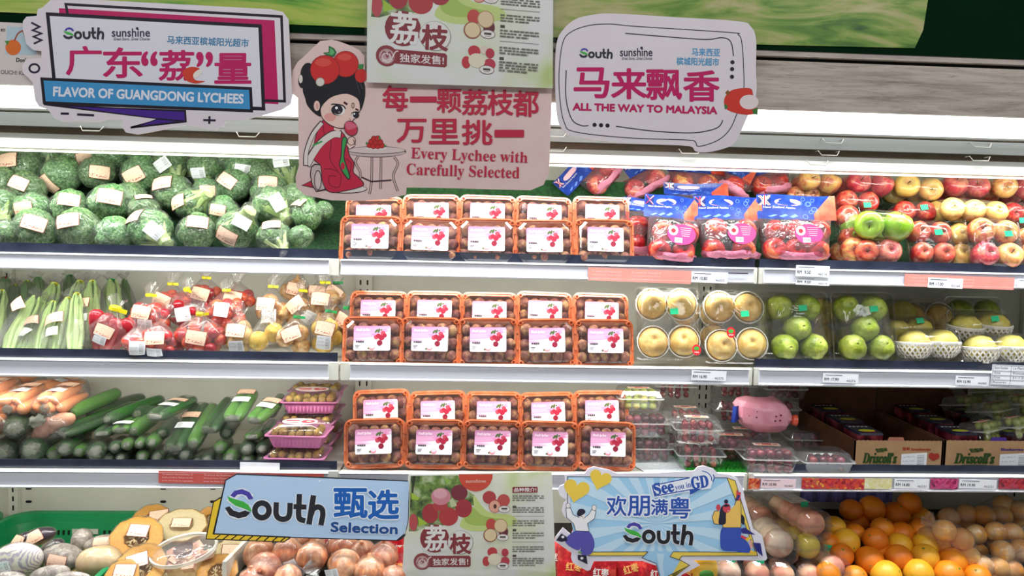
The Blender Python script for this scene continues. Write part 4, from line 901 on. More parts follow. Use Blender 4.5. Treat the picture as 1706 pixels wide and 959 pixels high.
def neckmesh(seed):
    r = random.Random(seed); ph = r.uniform(0, 6); lean = r.uniform(-.6, .6); n = 24
    return MB().loft([[((.010+t*.020*(.5+.6*sin(4*2*pi*j/n+ph)))*cos(2*pi*j/n)+lean*t*.03, (.009+t*.010*(.5+.5*sin(7*2*pi*j/n)))*sin(2*pi*j/n), .032*t*(1+.35*sin(5*2*pi*j/n+ph))) for j in range(n)] for t in (0, .25, .6, 1)], cap=(0, 0)).mesh('bag_neck', BAGF, True, 180)
NECKS = [neckmesh(i) for i in range(3)]
def bag_kit(kind, rx, ry, rz, fr, n, tie='y', kl=None, bl_=None, seed=0):
    """kl / bl_ = (x, z, turn) in fractions of the belly, or None"""
    r = random.Random(seed); kit = []
    pts = []; tries = 0
    while len(pts) < n and tries < 900:
        tries += 1
        p = V((r.uniform(-1, 1), r.uniform(-1, .6), r.uniform(-1, .8)))
        if (abs(p.x)**2.6+abs(p.y)**2.6+abs(p.z)**2.6) > 1: continue
        q = V((p.x*max(rx-fr, .005), p.y*max(ry-fr, .012), p.z*max(rz-fr, .005)-.004))
        if all((q-o).length > fr*1.42 for o in pts): pts.append(q)
    base = {'tomato': .031, 'pepper': .036, 'onion': .036, 'yellow': .038, 'ponion': .037, 'potato': .032, 'orange': .04}[kind]
    for q in pts:
        kit.append((NAME[kind], FR[kind], T(*q) @ RX(r.uniform(0, 360)) @ RZ(r.uniform(0, 360)) @ S3(fr/base*r.uniform(.92, 1.06))))
    hp = []
    for q in pts:
        for t in range(-2, 3):
            for j in range(8): c = cos(t*.75); hp.append((q.x+fr*1.08*c*cos(j*pi/4), q.y+fr*1.08*c*sin(j*pi/4), q.z+fr*1.06*sin(t*.75)))
    zt_ = max(p[2] for p in hp); zt_ = min(zt_+.018, rz+.010)
    hp += [(.010*cos(j*pi/3), .009*sin(j*pi/3), zt_) for j in range(6)]
    kit.append(('bag', hull('bag', hp, BAGF), None, [], 'clear plastic bag'))
    kit.append(('bag_neck', NECKS[seed % 3], T(0, 0, zt_-.002)))
    if tie: kit.append(('tape_tie', tie_me[tie], T(0, 0, zt_-.004) @ RX(r.uniform(-20, 20)) @ RZ(r.uniform(-40, 30)) @ S3(.66), [], {'y': 'yellow tape', 'g': 'green tape', 'r': 'red tape'}[tie]))
    rad = (rx*1.02, ry*1.04, rz*1.05)
    def dd(x, z): return V((x, -math.sqrt(max(.1, 1-x*x-z*z)), z))
    if kl: kit.append(('label', patch_ell(rad, dd(kl[0], kl[1]), kl[2], .060, .042, KR, off=.03), None, [], 'kraft-coloured paper label'))
    if bl_: kit.append(('label', patch_ell(rad, dd(bl_[0], bl_[1]), bl_[2], .042, .042, BC, off=.05), None, [], 'white barcode label'))
    return kit
S2 = .5
def heap(px, py, w, h, kind, fr, n, tie, kl, bl_, row, desc, key, cat, k, slope, lift, rot=0, seed=0, name='produce_bag', Y=None, grp=None):
    p = onplane(px, py, .05, DK[k] if k < 3 else ZB, slope, lift) if Y is None else at(px, py, Y)
    m = sc(p.y); rx, rz = w*m/2, h*m/2
    # the contents keep their real size: cut the bag's size in steps so that meshes are shared
    t = spawn(bag_kit(kind, rx, min(rx, .05), rz, fr, n, tie, kl, bl_, seed), name, '', cat, T(*p) @ RY(rot), grp)
    return reg(t, key, row, px, desc)
# ---------------------------------------------------------------- middle shelf: tomatoes, peppers, onions
G2 = 'bagged tomatoes, peppers and onions on the middle shelf'
for i, a in enumerate([
    # px, py, w, h, kind, r, n, tie, kraft, barcode, row, descr, rotation
    (231, 573, 52, 40, 'tomato', .018, 14, None, None, (.3, -.1, -5), 'front row', 'clear bag of red tomatoes with barcode label', -4),
    (268, 569, 66, 50, 'tomato', .018, 18, None, (0, .35, 4), (0, -.55, -4), 'front row', 'clear bag of tomatoes with two labels', 0),
    (333, 561, 84, 62, 'tomato', .019, 24, 'y', (.1, .1, -10), (.05, -.75, -8), 'front row', 'big clear bag of tomatoes with two labels', 0),
    (400, 560, 56, 58, 'potato', .022, 12, None, (0, .45, -4), (.05, -.45, 2), 'front row', 'clear bag of pale potatoes with two labels', 0),
    (442, 559, 58, 62, 'yellow', .030, 8, None, None, None, 'front row', 'unlabelled clear bag of yellow onions', 0),
    (494, 561, 62, 60, 'onion', .028, 9, 'g', (-.1, .3, 25), None, 'front row', 'clear bag of pale onions with kraft label', 0),
    (545, 557, 56, 64, 'yellow', .025, 10, 'g', (.0, .45, -8), (0, -.3, -3), 'front row', 'clear bag of yellow produce with green tie', 3),
    (576, 540, 40, 70, 'onion', .026, 9, 'g', (0, .3, -30), None, 'front row', 'narrow clear bag of onions beside the lychee boxes', 3),
    (249, 527, 68, 56, 'tomato', .019, 20, 'y', (-.1, .35, -8), (.1, -.4, -4), 'second row', 'clear bag of tomatoes with white twisted top', 0),
    (312, 520, 84, 60, 'pepper', .026, 12, 'y', None, (.1, .0, 10), 'second row', 'clear bag of red peppers with white label', 0),
    (376, 520, 66, 56, 'tomato', .019, 18, 'y', None, (.05, .25, -8), 'second row', 'clear bag of tomatoes with barcode label', 0),
    (452, 516, 62, 66, 'onion', .028, 10, 'y', (-.1, .4, -4), (.1, -.2, -4), 'second row', 'clear bag of brown onions with two labels', 0),
    (503, 510, 56, 60, 'onion', .026, 9, 'y', (-.2, .2, 40), (.5, -.5, -30), 'second row', 'clear bag of onions with slanted kraft label', 0),
    (538, 510, 56, 64, 'onion', .030, 8, 'y', (0, .5, -4), None, 'second row', 'clear bag of orange-brown onions', 0),
    (285, 500, 60, 46, 'tomato', .018, 14, 'y', (-.2, .1, -20), None, 'third row', 'clear bag of tomatoes with kraft label', 0),
    (342, 492, 56, 44, 'tomato', .018, 12, 'y', (0, .2, -14), None, 'third row', 'clear bag of tomatoes with kraft label', 0),
    (395, 498, 56, 44, 'tomato', .018, 12, None, (0, .2, -10), None, 'third row', 'clear bag of tomatoes with kraft label', 0),
    (495, 482, 54, 44, 'onion', .026, 9, 'r', (.1, .1, -14), None, 'third row', 'clear bag of onions with red tie', 0),
    (533, 486, 50, 42, 'onion', .026, 7, None, (0, .1, -4), None, 'third row', 'clear bag of onions with kraft label', 0),
    (560, 492, 40, 52, 'onion', .026, 7, 'g', (0, .3, -30), None, 'third row', 'clear bag of onions', 0)]):
    row = {'front row': 0, 'second row': 1, 'third row': 2}[a[10]]
    heap(a[0], a[1], a[2]*1.16, a[3]*1.14, a[4], a[5], a[6], a[7], a[8], a[9], a[10]+' of bags', a[11], 'tomo', 'bagged vegetables', 1, S2, (.05, .055, .06)[row], a[12], i, name='vegetable_bag', grp=G2)
# red pepper bag at the celery
p = onplane(180, 556, .05, DK[1], S2, .05)
kit = [('red_pepper', FR['pepper'], T(-.035+.023*i, .008*(i % 2), -.004*(i % 3)) @ RY(-14+9*i) @ S3(1.05)) for i in range(4)]+[('bag', bagmesh(.056, .04, .06, 3), None, [], 'clear plastic bag'), ('tape_tie', tie_me['y'], T(0, 0, .071)), ('label', patch_ell((.058, .042, .064), (.05, -1, .35), -6, .056, .036, KR), None, [], 'kraft-coloured paper label'), ('label', patch_ell((.058, .042, .064), (-.05, -1, -.25), -8, .036, .026, BC, off=.05), None, [], 'white barcode label')]
spawn(kit, 'vegetable_bag', 'clear bag of long red peppers with yellow tie next to the celery', 'bagged vegetables', T(*p) @ RY(16), G2)
# ---------------------------------------------------------------- celery
cel_m = mat('celery_stalk', '9CC860', 'BCDC86', c3='DCF0B4', rough=.4, scale=22, stretch=(5, 5, .25), rnd=1, lo=.3, hi=.7)
cel_d = mat('celery_leaf', '3E7A30', '6FA04A', rough=.6, scale=40, rnd=1)
celd_m = mat('dark_leaf_stalk', '3E6E34', '6C9A50', c3='93B878', rough=.45, scale=20, stretch=(5, 5, .3), rnd=1)
CELB = film('celery_bag', wr=24, strength=1.0, dist=.012, rough=.2, base=.12, haze=.14, stretch=(2.5, 2.5, .4))
def celery_mesh(seed, m):
    r = random.Random(seed); out = []
    for i in range(13):
        a = 2*pi*i/13+r.uniform(-.3, .3); q = .5 if i % 3 else .8
        bx, by = .55*q*cos(a), .5*q*sin(a); tx, ty = .32*cos(a)*r.uniform(.6, 1.2), .3*sin(a)
        mb = MB(); mid = (bx*1.15, by*1.1)
        mb.tube([(bx*.7, by*.7, 0), (mid[0], mid[1], .25), (bx*.9, by*.9, .5), (tx, ty, .78), (tx*.5+r.uniform(-.1, .1), ty*.5, .93)], [.13, .16, .13, .09, .05], 7)
        out.append(mb.mesh('stalk', m, True, 60))
    lf = MB()
    for i in range(14):
        a = r.uniform(0, 6.3); z = r.uniform(.62, .9); w = r.uniform(.05, .1); c = (r.uniform(-.25, .25), r.uniform(-.25, .25), z)
        lf.ell(w, w*.5, .06, 6, 4, 0, T(*c) @ RX(r.uniform(-40, 40)) @ RZ(r.uniform(0, 180)))
    return out, lf.mesh('leaves', cel_d)
CELS = [celery_mesh(i, cel_m) for i in range(3)]; CELD = [celery_mesh(7, celd_m)]
def cone_bag(seed, m):
    r = random.Random(seed); n = 24; ph = r.uniform(0, 6); rings = []
    for k, z in ((.1, -.02), (.75, -.01), (.88, .1), (.86, .4), (.66, .66), (.42, .84), (.18, .95), (.12, .965)):
        rings.append([(k*(1+.07*sin(8*2*pi*j/n+ph+z*4)+.05*sin(13*2*pi*j/n))*cos(2*pi*j/n), k*(1+.07*sin(7*2*pi*j/n+ph))*sin(2*pi*j/n), z) for j in range(n)])
    for t in (.5, 1): rings.append([((.12+.45*t*(.7+.3*sin(4*2*pi*j/n+ph)))*cos(2*pi*j/n), (.1+.2*t)*sin(2*pi*j/n), .965+.14*t*(.8+.3*sin(5*2*pi*j/n))) for j in range(n)])
    return MB().loft(rings, 0, None, (1, 0)).mesh('bag', m, True, 180)
CONE = [cone_bag(i, CELB) for i in range(3)]
tie_unit = {c: MB().lathe([(.16, 0), (.2, .01), (.2, .03), (.16, .04)], 10).box((.25, -.1, .02), (.28, .04, .036)).mesh('tape_tie', m, True, 40) for c, m in (('y', TIEY), ('g', TIEG), ('r', TIER))}
def celery(x0, y0, Y0, x1, y1, Y1, w, tie, dark, kl, bl_, row, desc, seed):
    a, b = at(x0, y0, Y0), at(x1, y1, Y1); L = (b-a).length; r = w*sc((Y0+Y1)/2)/2/.86
    R_ = align(b-a, (0, -1, 0)); M = T(*a) @ R_ @ S3(r, r, L)
    st, lf = (CELD if dark else CELS)[seed % (1 if dark else 3)]
    # shape the root as a rigid frame; sizes go to the parts
    Sx = S3(r, r, L); kit = [('stalk', q, Sx) for q in st]+[('leaves', lf, Sx), ('bag', CONE[seed % 3], Sx, [], 'clear plastic bag')]
    if tie: kit.append(('tape_tie', tie_unit[tie], T(0, 0, L*.955) @ S3(r, r, r*1.1), [], {'y': 'yellow tape', 'g': 'green tape', 'r': 'red tape'}[tie]))
    def lab(z, rot, w_, h_, m, s_):
        def fn(u, v):
            xx = (u-.5)*w_; yy = (v-.5)*h_; c, s__ = cos(R(rot)), sin(R(rot)); xr, yr = xx*c-yy*s__, xx*s__+yy*c
            return (xr+s_*r*.2, math.sqrt(max((r*.92)**2-(xr+s_*r*.2)**2, (r*.5)**2))+.002, z*L+yr)
        return MB().grid(fn, 6, 3).mesh('label', m)
    # the frame's +Y looks to the camera
    if kl: kit.append(('label', lab(kl[0], kl[1], .056, .036, KR, .4), None, [], 'kraft-coloured paper label'))
    if bl_: kit.append(('label', lab(bl_[0], bl_[1], .032, .028, BC, -.2), None, [], 'white barcode label'))
    reg(spawn(kit, 'celery_bag', '', 'celery' if not dark else 'bagged greens', T(*a) @ R_, 'bagged celery and greens on the middle shelf'), 'cel', row, (x0+x1)/2, desc)
CE = [(20, 583, .05, 60, 492, .22, 52, None, 0, (.62, 60), None, 0), (44, 584, .05, 78, 500, .24, 34, None, 0, (.42, -10), (.2, -60), 1), (66, 585, .05, 90, 500, .2, 40, 'y', 0, None, None, 2), (95, 584, .055, 114, 494, .18, 46, 'y', 0, (.45, -6), (.2, -6), 0), (124, 586, .04, 128, 486, .18, 42, 'y', 0, None, None, 1)]
for i, c in enumerate(CE): celery(*c[:8], c[8], c[9], c[10], 'front row of celery', 'pale green celery in a clear bag', c[11])
CE = [(-12, 575, .12, 4, 482, .3, 46, 'y', 0, (.5, 0), None, 2), (62, 565, .2, 92, 470, .34, 56, 'y', 0, None, None, 0), (110, 560, .18, 134, 466, .34, 48, 'y', 0, None, None, 1), (152, 566, .14, 154, 466, .3, 50, 'y', 0, (.45, 6), (.2, 0), 2), (190, 560, .22, 186, 464, .36, 54, 'g', 0, None, None, 0)]
for i, c in enumerate(CE): celery(*c[:8], c[8], c[9], c[10], 'second row of celery', 'pale green celery in a clear bag', c[11])
CE = [(20, 540, .25, 24, 474, .4, 44, 'y', 1, None, None, 0), (50, 530, .27, 44, 468, .4, 44, 'y', 1, None, None, 0), (70, 530, .3, 62, 462, .42, 44, 'g', 1, None, None, 0), (5, 520, .3, 8, 462, .42, 44, 'r', 1, None, None, 0), (118, 520, .33, 116, 458, .44, 44, 'g', 1, None, None, 0), (216, 560, .3, 206, 462, .42, 34, None, 1, None, None, 0)]
for i, c in enumerate(CE): celery(*c[:8], c[8], c[9], c[10], 'rear row of greens', 'dark leafy greens in a clear bag', c[11])
# ---------------------------------------------------------------- lowest shelf: cucumbers
zuc = mat('cucumber_skin', '173C1C', '2A5C28', c3='5E9640', rough=.3, scale=14, stretch=(9, 9, .5), rnd=1, vary=.35, coat=.3, lo=.32, hi=.72)
zuc2 = mat('light_cucumber_skin', '3E8424', '5CA234', c3='8CC052', rough=.3, scale=14, stretch=(9, 9, .5), rnd=1, coat=.3, lo=.32, hi=.72)
tip = mat('cucumber_tip', 'B9C48A', '8FA05A', rough=.5, scale=90)
def zmesh(m, seed):
    r = random.Random(seed); n = 14; rings = []; k = r.uniform(-.25, .25)
    for t, q in ((0, .30), (.015, .62), (.05, .86), (.12, .97), (.3, 1), (.5, .98), (.7, 1), (.88, .93), (.95, .72), (.985, .42), (1, .18)):
        rings.append([(q*cos(2*pi*j/n)*(1+.04*cos(5*2*pi*j/n))+k*sin(pi*t), q*sin(2*pi*j/n)*(1+.04*cos(5*2*pi*j/n)), t) for j in range(n)])
    me = MB().loft(rings); me.add([(.34*cos(2*pi*j/8), .34*sin(2*pi*j/8), -.004) for j in range(8)], [tuple(range(8))[::-1]], 1)
    return me.mesh('cucumber', [m, tip], True, 180)
ZM = [zmesh(zuc, i) for i in range(3)]+[zmesh(zuc2, 5)]
ZFILM = film('tight_film', wr=34, strength=1, dist=.008, rough=.15, base=.12, haze=.12, stretch=(3.2, 3.2, .35))
CRUMP = mat('crumpled_film', 'D0DCC0', 'F0F6EA', rough=.2, scale=60, alpha=.42, bump=1, bscale=120, bdist=.004, coat=.5)
def crump(seed):
    r = random.Random(seed)
    return MB().ell(1, 1, 1, 16, 9, fn=lambda p: .85+.55*NZ.noise(p*3.2+V((seed, 0, 0)))+.3*NZ.noise(p*8)).mesh('gathered_film', CRUMP, True, 180)
CRM = [crump(i) for i in range(3)]
def zfilm(nz):
    pts = []
    for t, q in ((-.03, .45), (.0, .8), (.06, 1.02), (.3, 1.1), (.7, 1.1), (.94, .95), (1.01, .3)):
        for i in range(nz):
            for j in range(12): pts.append(((i-(nz-1)/2)*1.75+q*cos(2*pi*j/12), q*sin(2*pi*j/12), t))
    return hull('film', pts, ZFILM)
ZF = {1: zfilm(1), 2: zfilm(2), 3: zfilm(3)}
def cuke(x0, y0, Y0, x1, y1, Y1, w, nz, light, kl, bl_, row, desc, seed):
    a, b = at(x0, y0, Y0), at(x1, y1, Y1); L = (b-a).length; wid = w*sc(Y0); r = wid/(2+1.75*(nz-1))/1.05
    R_ = align(b-a, (0, -.6, 1)); kit = []
    for i in range(nz): kit.append(('cucumber', ZM[3 if light else (seed+i) % 3], T((i-(nz-1)/2)*1.75*r, 0, 0) @ RZ(seed*50) @ S3(r, r, L)))
    Sx = S3(r, r, L); kit.append(('film', ZF[nz], Sx, [], 'tight clear film')); kit.append(('gathered_film', CRM[seed % 3], T(0, 0, -.001) @ S3(r*(.62+.5*(nz-1)), r*.6, r*.28), [], 'bunched film end'))
    def lab(z, w_, h_, m, lift):
        def fn(u, v): xx = (u-.5)*w_; q = math.sqrt(max(1-(xx/(r*(1+.87*(nz-1))*1.12))**2, .15)); return (xx, r*1.12*(.35*q+.65)+lift, z*L+(v-.5)*h_)
        return MB().grid(fn, 6, 3).mesh('label', m)
    if kl is not None: kit.append(('label', lab(kl, min(wid*.9, .055), .034, KR, .001), None, [], 'kraft-coloured paper label'))
    if bl_ is not None: kit.append(('label', lab(bl_, min(wid*.9, .05), .034, BC, .0015), None, [], 'white barcode label'))
    reg(spawn(kit, 'cucumber_pack', '', 'cucumbers', T(*a) @ R_, 'film-wrapped cucumbers on the lowest shelf'), 'zuc', row, x0, desc)
top = [(117, 688, .12, 199, 653, .32, 24, 1, 1, None, None), (103, 722, .06, 238, 672, .34, 30, 2, 0, None, None), (178, 699, .12, 272, 664, .36, 22, 1, 0, None, None), (259, 693, .07, 318, 664, .30, 36, 2, 0, .62, .34), (290, 747, .045, 336, 673, .30, 40, 2, 0, .62, .38), (322, 740, .05, 356, 676, .3, 27, 1, 1, None, None), (349, 716, .06, 388, 664, .28, 34, 2, 0, None, None), (388, 696, .07, 416, 654, .25, 38, 2, 1, .82, .5), (424, 700, .06, 458, 670, .2, 34, 2, 1, .85, .55), (452, 690, .14, 468, 660, .36, 18, 1, 0, None, None), (150, 690, .2, 240, 662, .42, 24, 1, 0, None, None), (228, 690, .2, 262, 668, .4, 24, 1, 0, None, None)]
for i, c in enumerate(top): cuke(*c[:9], c[9], c[10], 'top cucumber layer', 'film-wrapped %scucumber%s%s' % ('bright green ' if c[8] else 'dark ', ' pair' if c[7] > 1 else '', ' with labels' if c[9] else ''), i)
low = [(25, 713, .05, 60, 694, .3, 44, 1, 0), (170, 722, .08, 205, 700, .3, 30, 2, 0), (200, 716, .09, 246, 690, .3, 34, 2, 1), (222, 718, .1, 262, 690, .3, 26, 1, 1), (377, 722, .09, 392, 700, .3, 26, 1, 0), (420, 727, .06, 440, 712, .3, 30, 2, 1), (270, 722, .12, 290, 700, .3, 24, 1, 0), (445, 722, .1, 455, 705, .3, 22, 1, 0), (130, 724, .12, 160, 704, .3, 24, 1, 0)]
for i, c in enumerate(low): cuke(*c, None, (.12 if i == 2 else None), 'middle cucumber layer', 'film-wrapped %scucumber%s' % ('light green ' if c[8] else 'dark ', ' pair' if c[7] > 1 else ''), i)
bot = [(8, 752, .05, 30, 738, .3, 44, 1, 0), (53, 749, .045, 90, 735, .3, 44, 1, 0), (88, 757, .06, 110, 738, .3, 26, 1, 1), (107, 748, .045, 142, 722, .3, 30, 1, 0), (131, 752, .05, 150, 738, .3, 22, 1, 1), (159, 752, .04, 176, 738, .3, 34, 1, 0), (192, 745, .05, 206, 734, .3, 24, 1, 0), (211, 741, .045, 226, 730, .3, 22, 1, 1), (201, 762, .05, 220, 750, .3, 20, 1, 0), (233, 739, .05, 246, 728, .3, 20, 1, 1), (253, 737, .05, 268, 722, .3, 24, 1, 1), (236, 760, .045, 252, 748, .3, 22, 1, 1), (262, 760, .05, 275, 748, .3, 24, 1, 0), (308, 757, .045, 320, 746, .3, 26, 1, 0), (345, 765, .045, 356, 752, .3, 24, 1, 0), (366, 746, .05, 380, 735, .3, 24, 1, 1), (383, 762, .05, 396, 748, .3, 28, 1, 1), (411, 748, .045, 424, 735, .3, 28, 1, 0), (412, 765, .05, 424, 752, .3, 24, 1, 1), (437, 748, .05, 450, 736, .3, 26, 1, 0), (437, 766, .05, 450, 752, .3, 26, 1, 0), (330, 768, .06, 345, 755, .3, 24, 1, 0), (180, 766, .06, 195, 752, .3, 24, 1, 0), (72, 770, .06, 90, 756, .3, 24, 1, 0), (285, 768, .06, 300, 756, .3, 24, 1, 0)]
for i, c in enumerate(bot): cuke(*c, None, None, 'bottom cucumber layer', 'end-on %scucumber in film' % ('light ' if c[8] else 'dark '), i)
# ---------------------------------------------------------------- carrots and sweet potatoes
car = mat('carrot_skin', 'E07A3A', 'EE9658', c3='F2AE78', rough=.45, scale=18, stretch=(.6, .6, 4), rnd=1, vary=.12)
swp = mat('sweet_potato_skin', 'C88A72', 'DBA48A', rough=.55, scale=25, rnd=1, bump=.3, vary=.15)
carrot_me = lat([(0, -.01), (.35, .0), (.8, .04), (1, .12), (.9, .5), (.62, .8), (.3, .95), (0, 1)], 12, car, 'carrot', fn=lambda a, z: 1+.03*sin(3*a))
def carrot_pack(x0, y0, Y0, x1, y1, Y1, w, kl, bl_, row, seed):
    a, b = at(x0, y0, Y0), at(x1, y1, Y1); L = (b-a).length; wid = w*sc(Y0)/2; r = wid/2.6; R_ = align(b-a, (0, -.6, 1)); kit = []; rd = random.Random(seed)
    for i in range(3): kit.append(('carrot', carrot_me, T((i-1)*r*1.7, 0, rd.uniform(0, .1)*L) @ RZ(rd.uniform(0, 300)) @ S3(r, r, L*.95)))
    for i in range(2): kit.append(('carrot', carrot_me, T((i-.5)*r*1.7, r*1.3, rd.uniform(0, .1)*L) @ RZ(rd.uniform(0, 300)) @ S3(r, r, L*.95)))
    pts = [(x+q*r*cos(2*pi*j/10), y+q*r*sin(2*pi*j/10), z*L) for z, q in ((-.05, .3), (.05, 1.05), (.5, 1.1), (.8, 1), (1.04, .4)) for x, y in ((-r*1.7, 0), (r*1.7, 0), (-r*.85, r*1.3), (r*.85, r*1.3)) for j in range(10)]
    kit.append(('bag', hull('bag', pts, BAGF), None, [], 'clear plastic bag')); kit.append(('gathered_film', CRM[seed % 3], T(0, r*.3, -.004) @ S3(r*.8, r*.7, r*.4), [], 'bunched film end'))
    def lab(z, w_, h_, m, lift, dx=0):
        def fn(u, v): return (dx+(u-.5)*w_, r*2.35-abs(u-.5)*r*.4+lift, z*L+(v-.5)*h_)
        return MB().grid(fn, 4, 3).mesh('label', m)
    if kl is not None: kit.append(('label', lab(kl, .058, .04, KR, .001), None, [], 'kraft-coloured paper label'))
    if bl_ is not None: kit.append(('label', lab(bl_, .05, .036, BC, .001), None, [], 'white barcode label'))
    reg(spawn(kit, 'carrot_pack', '', 'carrots', T(*a) @ R_, 'bagged carrots at the left end'), 'car', row, x0, 'clear bag of orange carrots'+(' with labels' if kl else ''))
for i, c in enumerate([(76, 682, .07, 128, 656, .24, 56, .72, .35, 'carrot pile front'), (14, 684, .06, 66, 656, .24, 56, .72, .4, 'carrot pile front'), (-30, 672, .08, 20, 648, .26, 60, .6, .3, 'carrot pile front'), (-8, 716, .05, 10, 700, .3, 60, None, None, 'carrot pile front'), (52, 660, .2, 132, 646, .40, 50, .75, .5, 'carrot pile back'), (-20, 650, .24, 60, 636, .42, 54, .7, None, 'carrot pile back'), (20, 668, .16, 80, 650, .36, 50, None, None, 'carrot pile back')]): carrot_pack(*c[:9], c[9], i)
p = at(88, 710, .09)
spk = MB().ell(.024, .02, .045, 12, 9, fn=lambda q: 1+.06*NZ.noise(q*40)).mesh('sweet_potato', swp)
kit = [('sweet_potato', spk, T((i-1)*.026, .004*(i % 2), .004*i) @ RY(60+15*i)) for i in range(3)]+[('bag', bagmesh(.055, .04, .038, 2, tail=.03), None, [], 'clear plastic bag'), ('gathered_film', CRM[1], T(-.02, -.03, .03) @ S3(.026, .02, .018), [], 'white knotted film')]
spawn(kit, 'sweet_potato_bag', 'knotted clear bag of pinkish sweet potatoes below the carrots', 'bagged vegetables', T(*p) @ RY(-18))
# ---------------------------------------------------------------- pink trays
pinkp = mat('pink_plastic', 'DB7FB4', 'E58FC0', rough=.35, scale=10, trans=.1)
longan = mat('longan_skin', '9A7A3A', 'B8954E', c3='8A6A30', rough=.6, scale=60, rnd=1, vary=.3)
def rect(w, d, r=.008, n=2): return rr(w, d, r, n)
tw, td = .17, .12
tray = MB().loft([[(x, y, 0) for x, y in rect(tw-.034, td-.03)], [(x, y, .034) for x, y in rect(tw-.010, td-.010)], [(x, y, .036) for x, y in rect(tw+.006, td+.006)], [(x, y, .039) for x, y in rect(tw+.006, td+.006)], [(x, y, .038) for x, y in rect(tw-.012, td-.012)], [(x, y, .004) for x, y in rect(tw-.036, td-.034)]], cap=(1, 1))
tray_pink = tray.mesh('tray', pinkp, True, 30)
ribs = MB()
for i in range(12): ribs.box((-.06+i*.0109, -td/2+.0095, .019), (.004, .003, .024), 0, RX(0))
ribs_me = ribs.mesh('ribs', pinkp, True, 30)
lid_t = MB().loft([[(x, y, .038) for x, y in rect(tw, td)], [(x, y, .042) for x, y in rect(tw-.004, td-.004)], [(x, y, .060) for x, y in rect(tw-.03, td-.03, .016, 2)], [(x, y, .066) for x, y in rect(tw-.05, td-.045, .02, 2)]], cap=(0, 1)).mesh('lid', CLEAR, True, 25)
lg_me = MB().ell(.0125, .0125, .0125, 10, 7).mesh('longan', longan)
dis = MB(); disc_m = [ink('F2E3DE'), ink('D8485A'), ink('F4E6C8')]
dis.add([(.052*cos(2*pi*i/20), .036*sin(2*pi*i/20), .0668) for i in range(20)], [tuple(range(20))], 0)
dis.add([(.024+.02*cos(2*pi*i/12), .018*sin(2*pi*i/12), .0671) for i in range(12)], [tuple(range(12))], 1); dis.add([(.026+.008*cos(2*pi*i/10), .006*sin(2*pi*i/10), .0674) for i in range(10)], [tuple(range(10))], 2)
dis.box((-.022, .006, .0671), (.04, .012, .0003), 1); dis.box((-.018, -.014, .0671), (.034, .006, .0003), 1)
tl_me = dis.mesh('label', disc_m, False)
def tray_kit(seed):
    r = random.Random(seed); kit = [('tray', tray_pink, None, [('ribs', ribs_me, None)]), ('lid', lid_t, None, [], 'clear domed lid'), ('label', tl_me, None, [], 'oval red and white paper label')]
    for i in range(6):
        for j in range(3): kit.append(('longan', lg_me, T(-.060+i*.024+r.uniform(-.002, .002), -.042+j*.026, .040+r.uniform(-.004, .006)) @ RX(r.uniform(0, 180))))
    return kit
TK = tray_kit(1)
for i, (x, y, Y, rz_) in enumerate([(498, 780, .075, -2), (500, 741, .075, -3), (512, 764, .22, -3), (516, 733, .22, -4), (520, 704, .22, 2), (530, 745, .37, -6), (526, 718, .37, -3), (530, 690, .37, -3)]):
    p = at(x, y, Y); p.z = DK[2]+(.0, .066, 0, .066, .132, 0, .066, .132)[i]
    spawn(TK, 'fruit_tray', 'pink tray of longans with clear lid, %s in the %s stack' % (('bottom one', 'top one', 'bottom one', 'middle one', 'top one', 'bottom one', 'middle one', 'top one')[i], ('front', 'front', 'second', 'second', 'second', 'rear', 'rear', 'rear')[i]), 'fruit tray', T(*p) @ RZ(rz_) @ S3(1.0), 'pink fruit trays beside the lychee boxes')
# ================================================================ apples, pears, guavas
def apple_mat(nm, a, b, c, lo=.38, hi=.62):
    s = NT(nm); v = s.coord('Object', (10, 10, 1.2), 1); n = s.noise(v, 9, 4, .6, .4); n2 = s.noise(s.coord('Object', (1, 1, 1), 1), 26, 2)
    oi = s.n('ObjectInfo').outputs['Random']
    k = s.math('ADD', s.math('ADD', s.math('MULTIPLY', n, .55), s.math('MULTIPLY', n2, .45)), s.math('MULTIPLY', s.math('SUBTRACT', oi, .5), .10))
    z = s.n('SeparateXYZ', Vector=s.n('TexCoord').outputs['Object']).outputs[2]
    k = s.math('ADD', k, s.math('MULTIPLY', s.math('GREATER_THAN', z, .020), .08))
    s.link(s.ramp(k, [(lo, a), ((lo+hi)/2, b), (hi, c)]), s.b.inputs[0]); s.b.inputs['Roughness'].default_value = .28; s.b.inputs['Coat Weight'].default_value = .3; _mats[nm] = s.m; return s.m
AM = {'red': apple_mat('red_apple_skin', '9E1420', 'C02A2C', 'D8704C', .38, .66), 'gala': apple_mat('striped_apple_skin', 'B8322A', 'D4684A', 'E8B468', .34, .62), 'rosy': apple_mat('rosy_apple_skin', 'A82030', 'C84050', 'DE8A6E', .36, .68), 'green': apple_mat('green_apple_skin', '7CAE1E', '93C22E', 'A8D048'), 'russet': apple_mat('golden_apple_skin', 'C89048', 'DDB060', 'E8CC80', .3, .6), 'yellow': apple_mat('yellow_apple_skin', 'D8A84E', 'E2C068', 'E4A060', .36, .7)}
stem_m = plain('fruit_stem', '4A3018', .8)
AP = [(0, -.026), (.006, -.028), (.014, -.034), (.024, -.030), (.033, -.012), (.0365, .006), (.034, .020), (.024, .031), (.012, .031), (.005, .025), (.0, .020)]
stem_me = MB().tube([(0, 0, .018), (.001, 0, .028), (.004, 0, .036)], [.0012, .0012, .0018], 5).mesh('stem', stem_m)
APM = {k: lat(AP, 20, m, 'apple', fn=lambda a, z: 1+.018*sin(5*a)) for k, m in AM.items()}
nashi_m = mat('nashi_skin', 'D8A850', 'E8C070', c3='F0D490', rough=.5, scale=60, rnd=1, vary=.14, lo=.3, hi=.7)
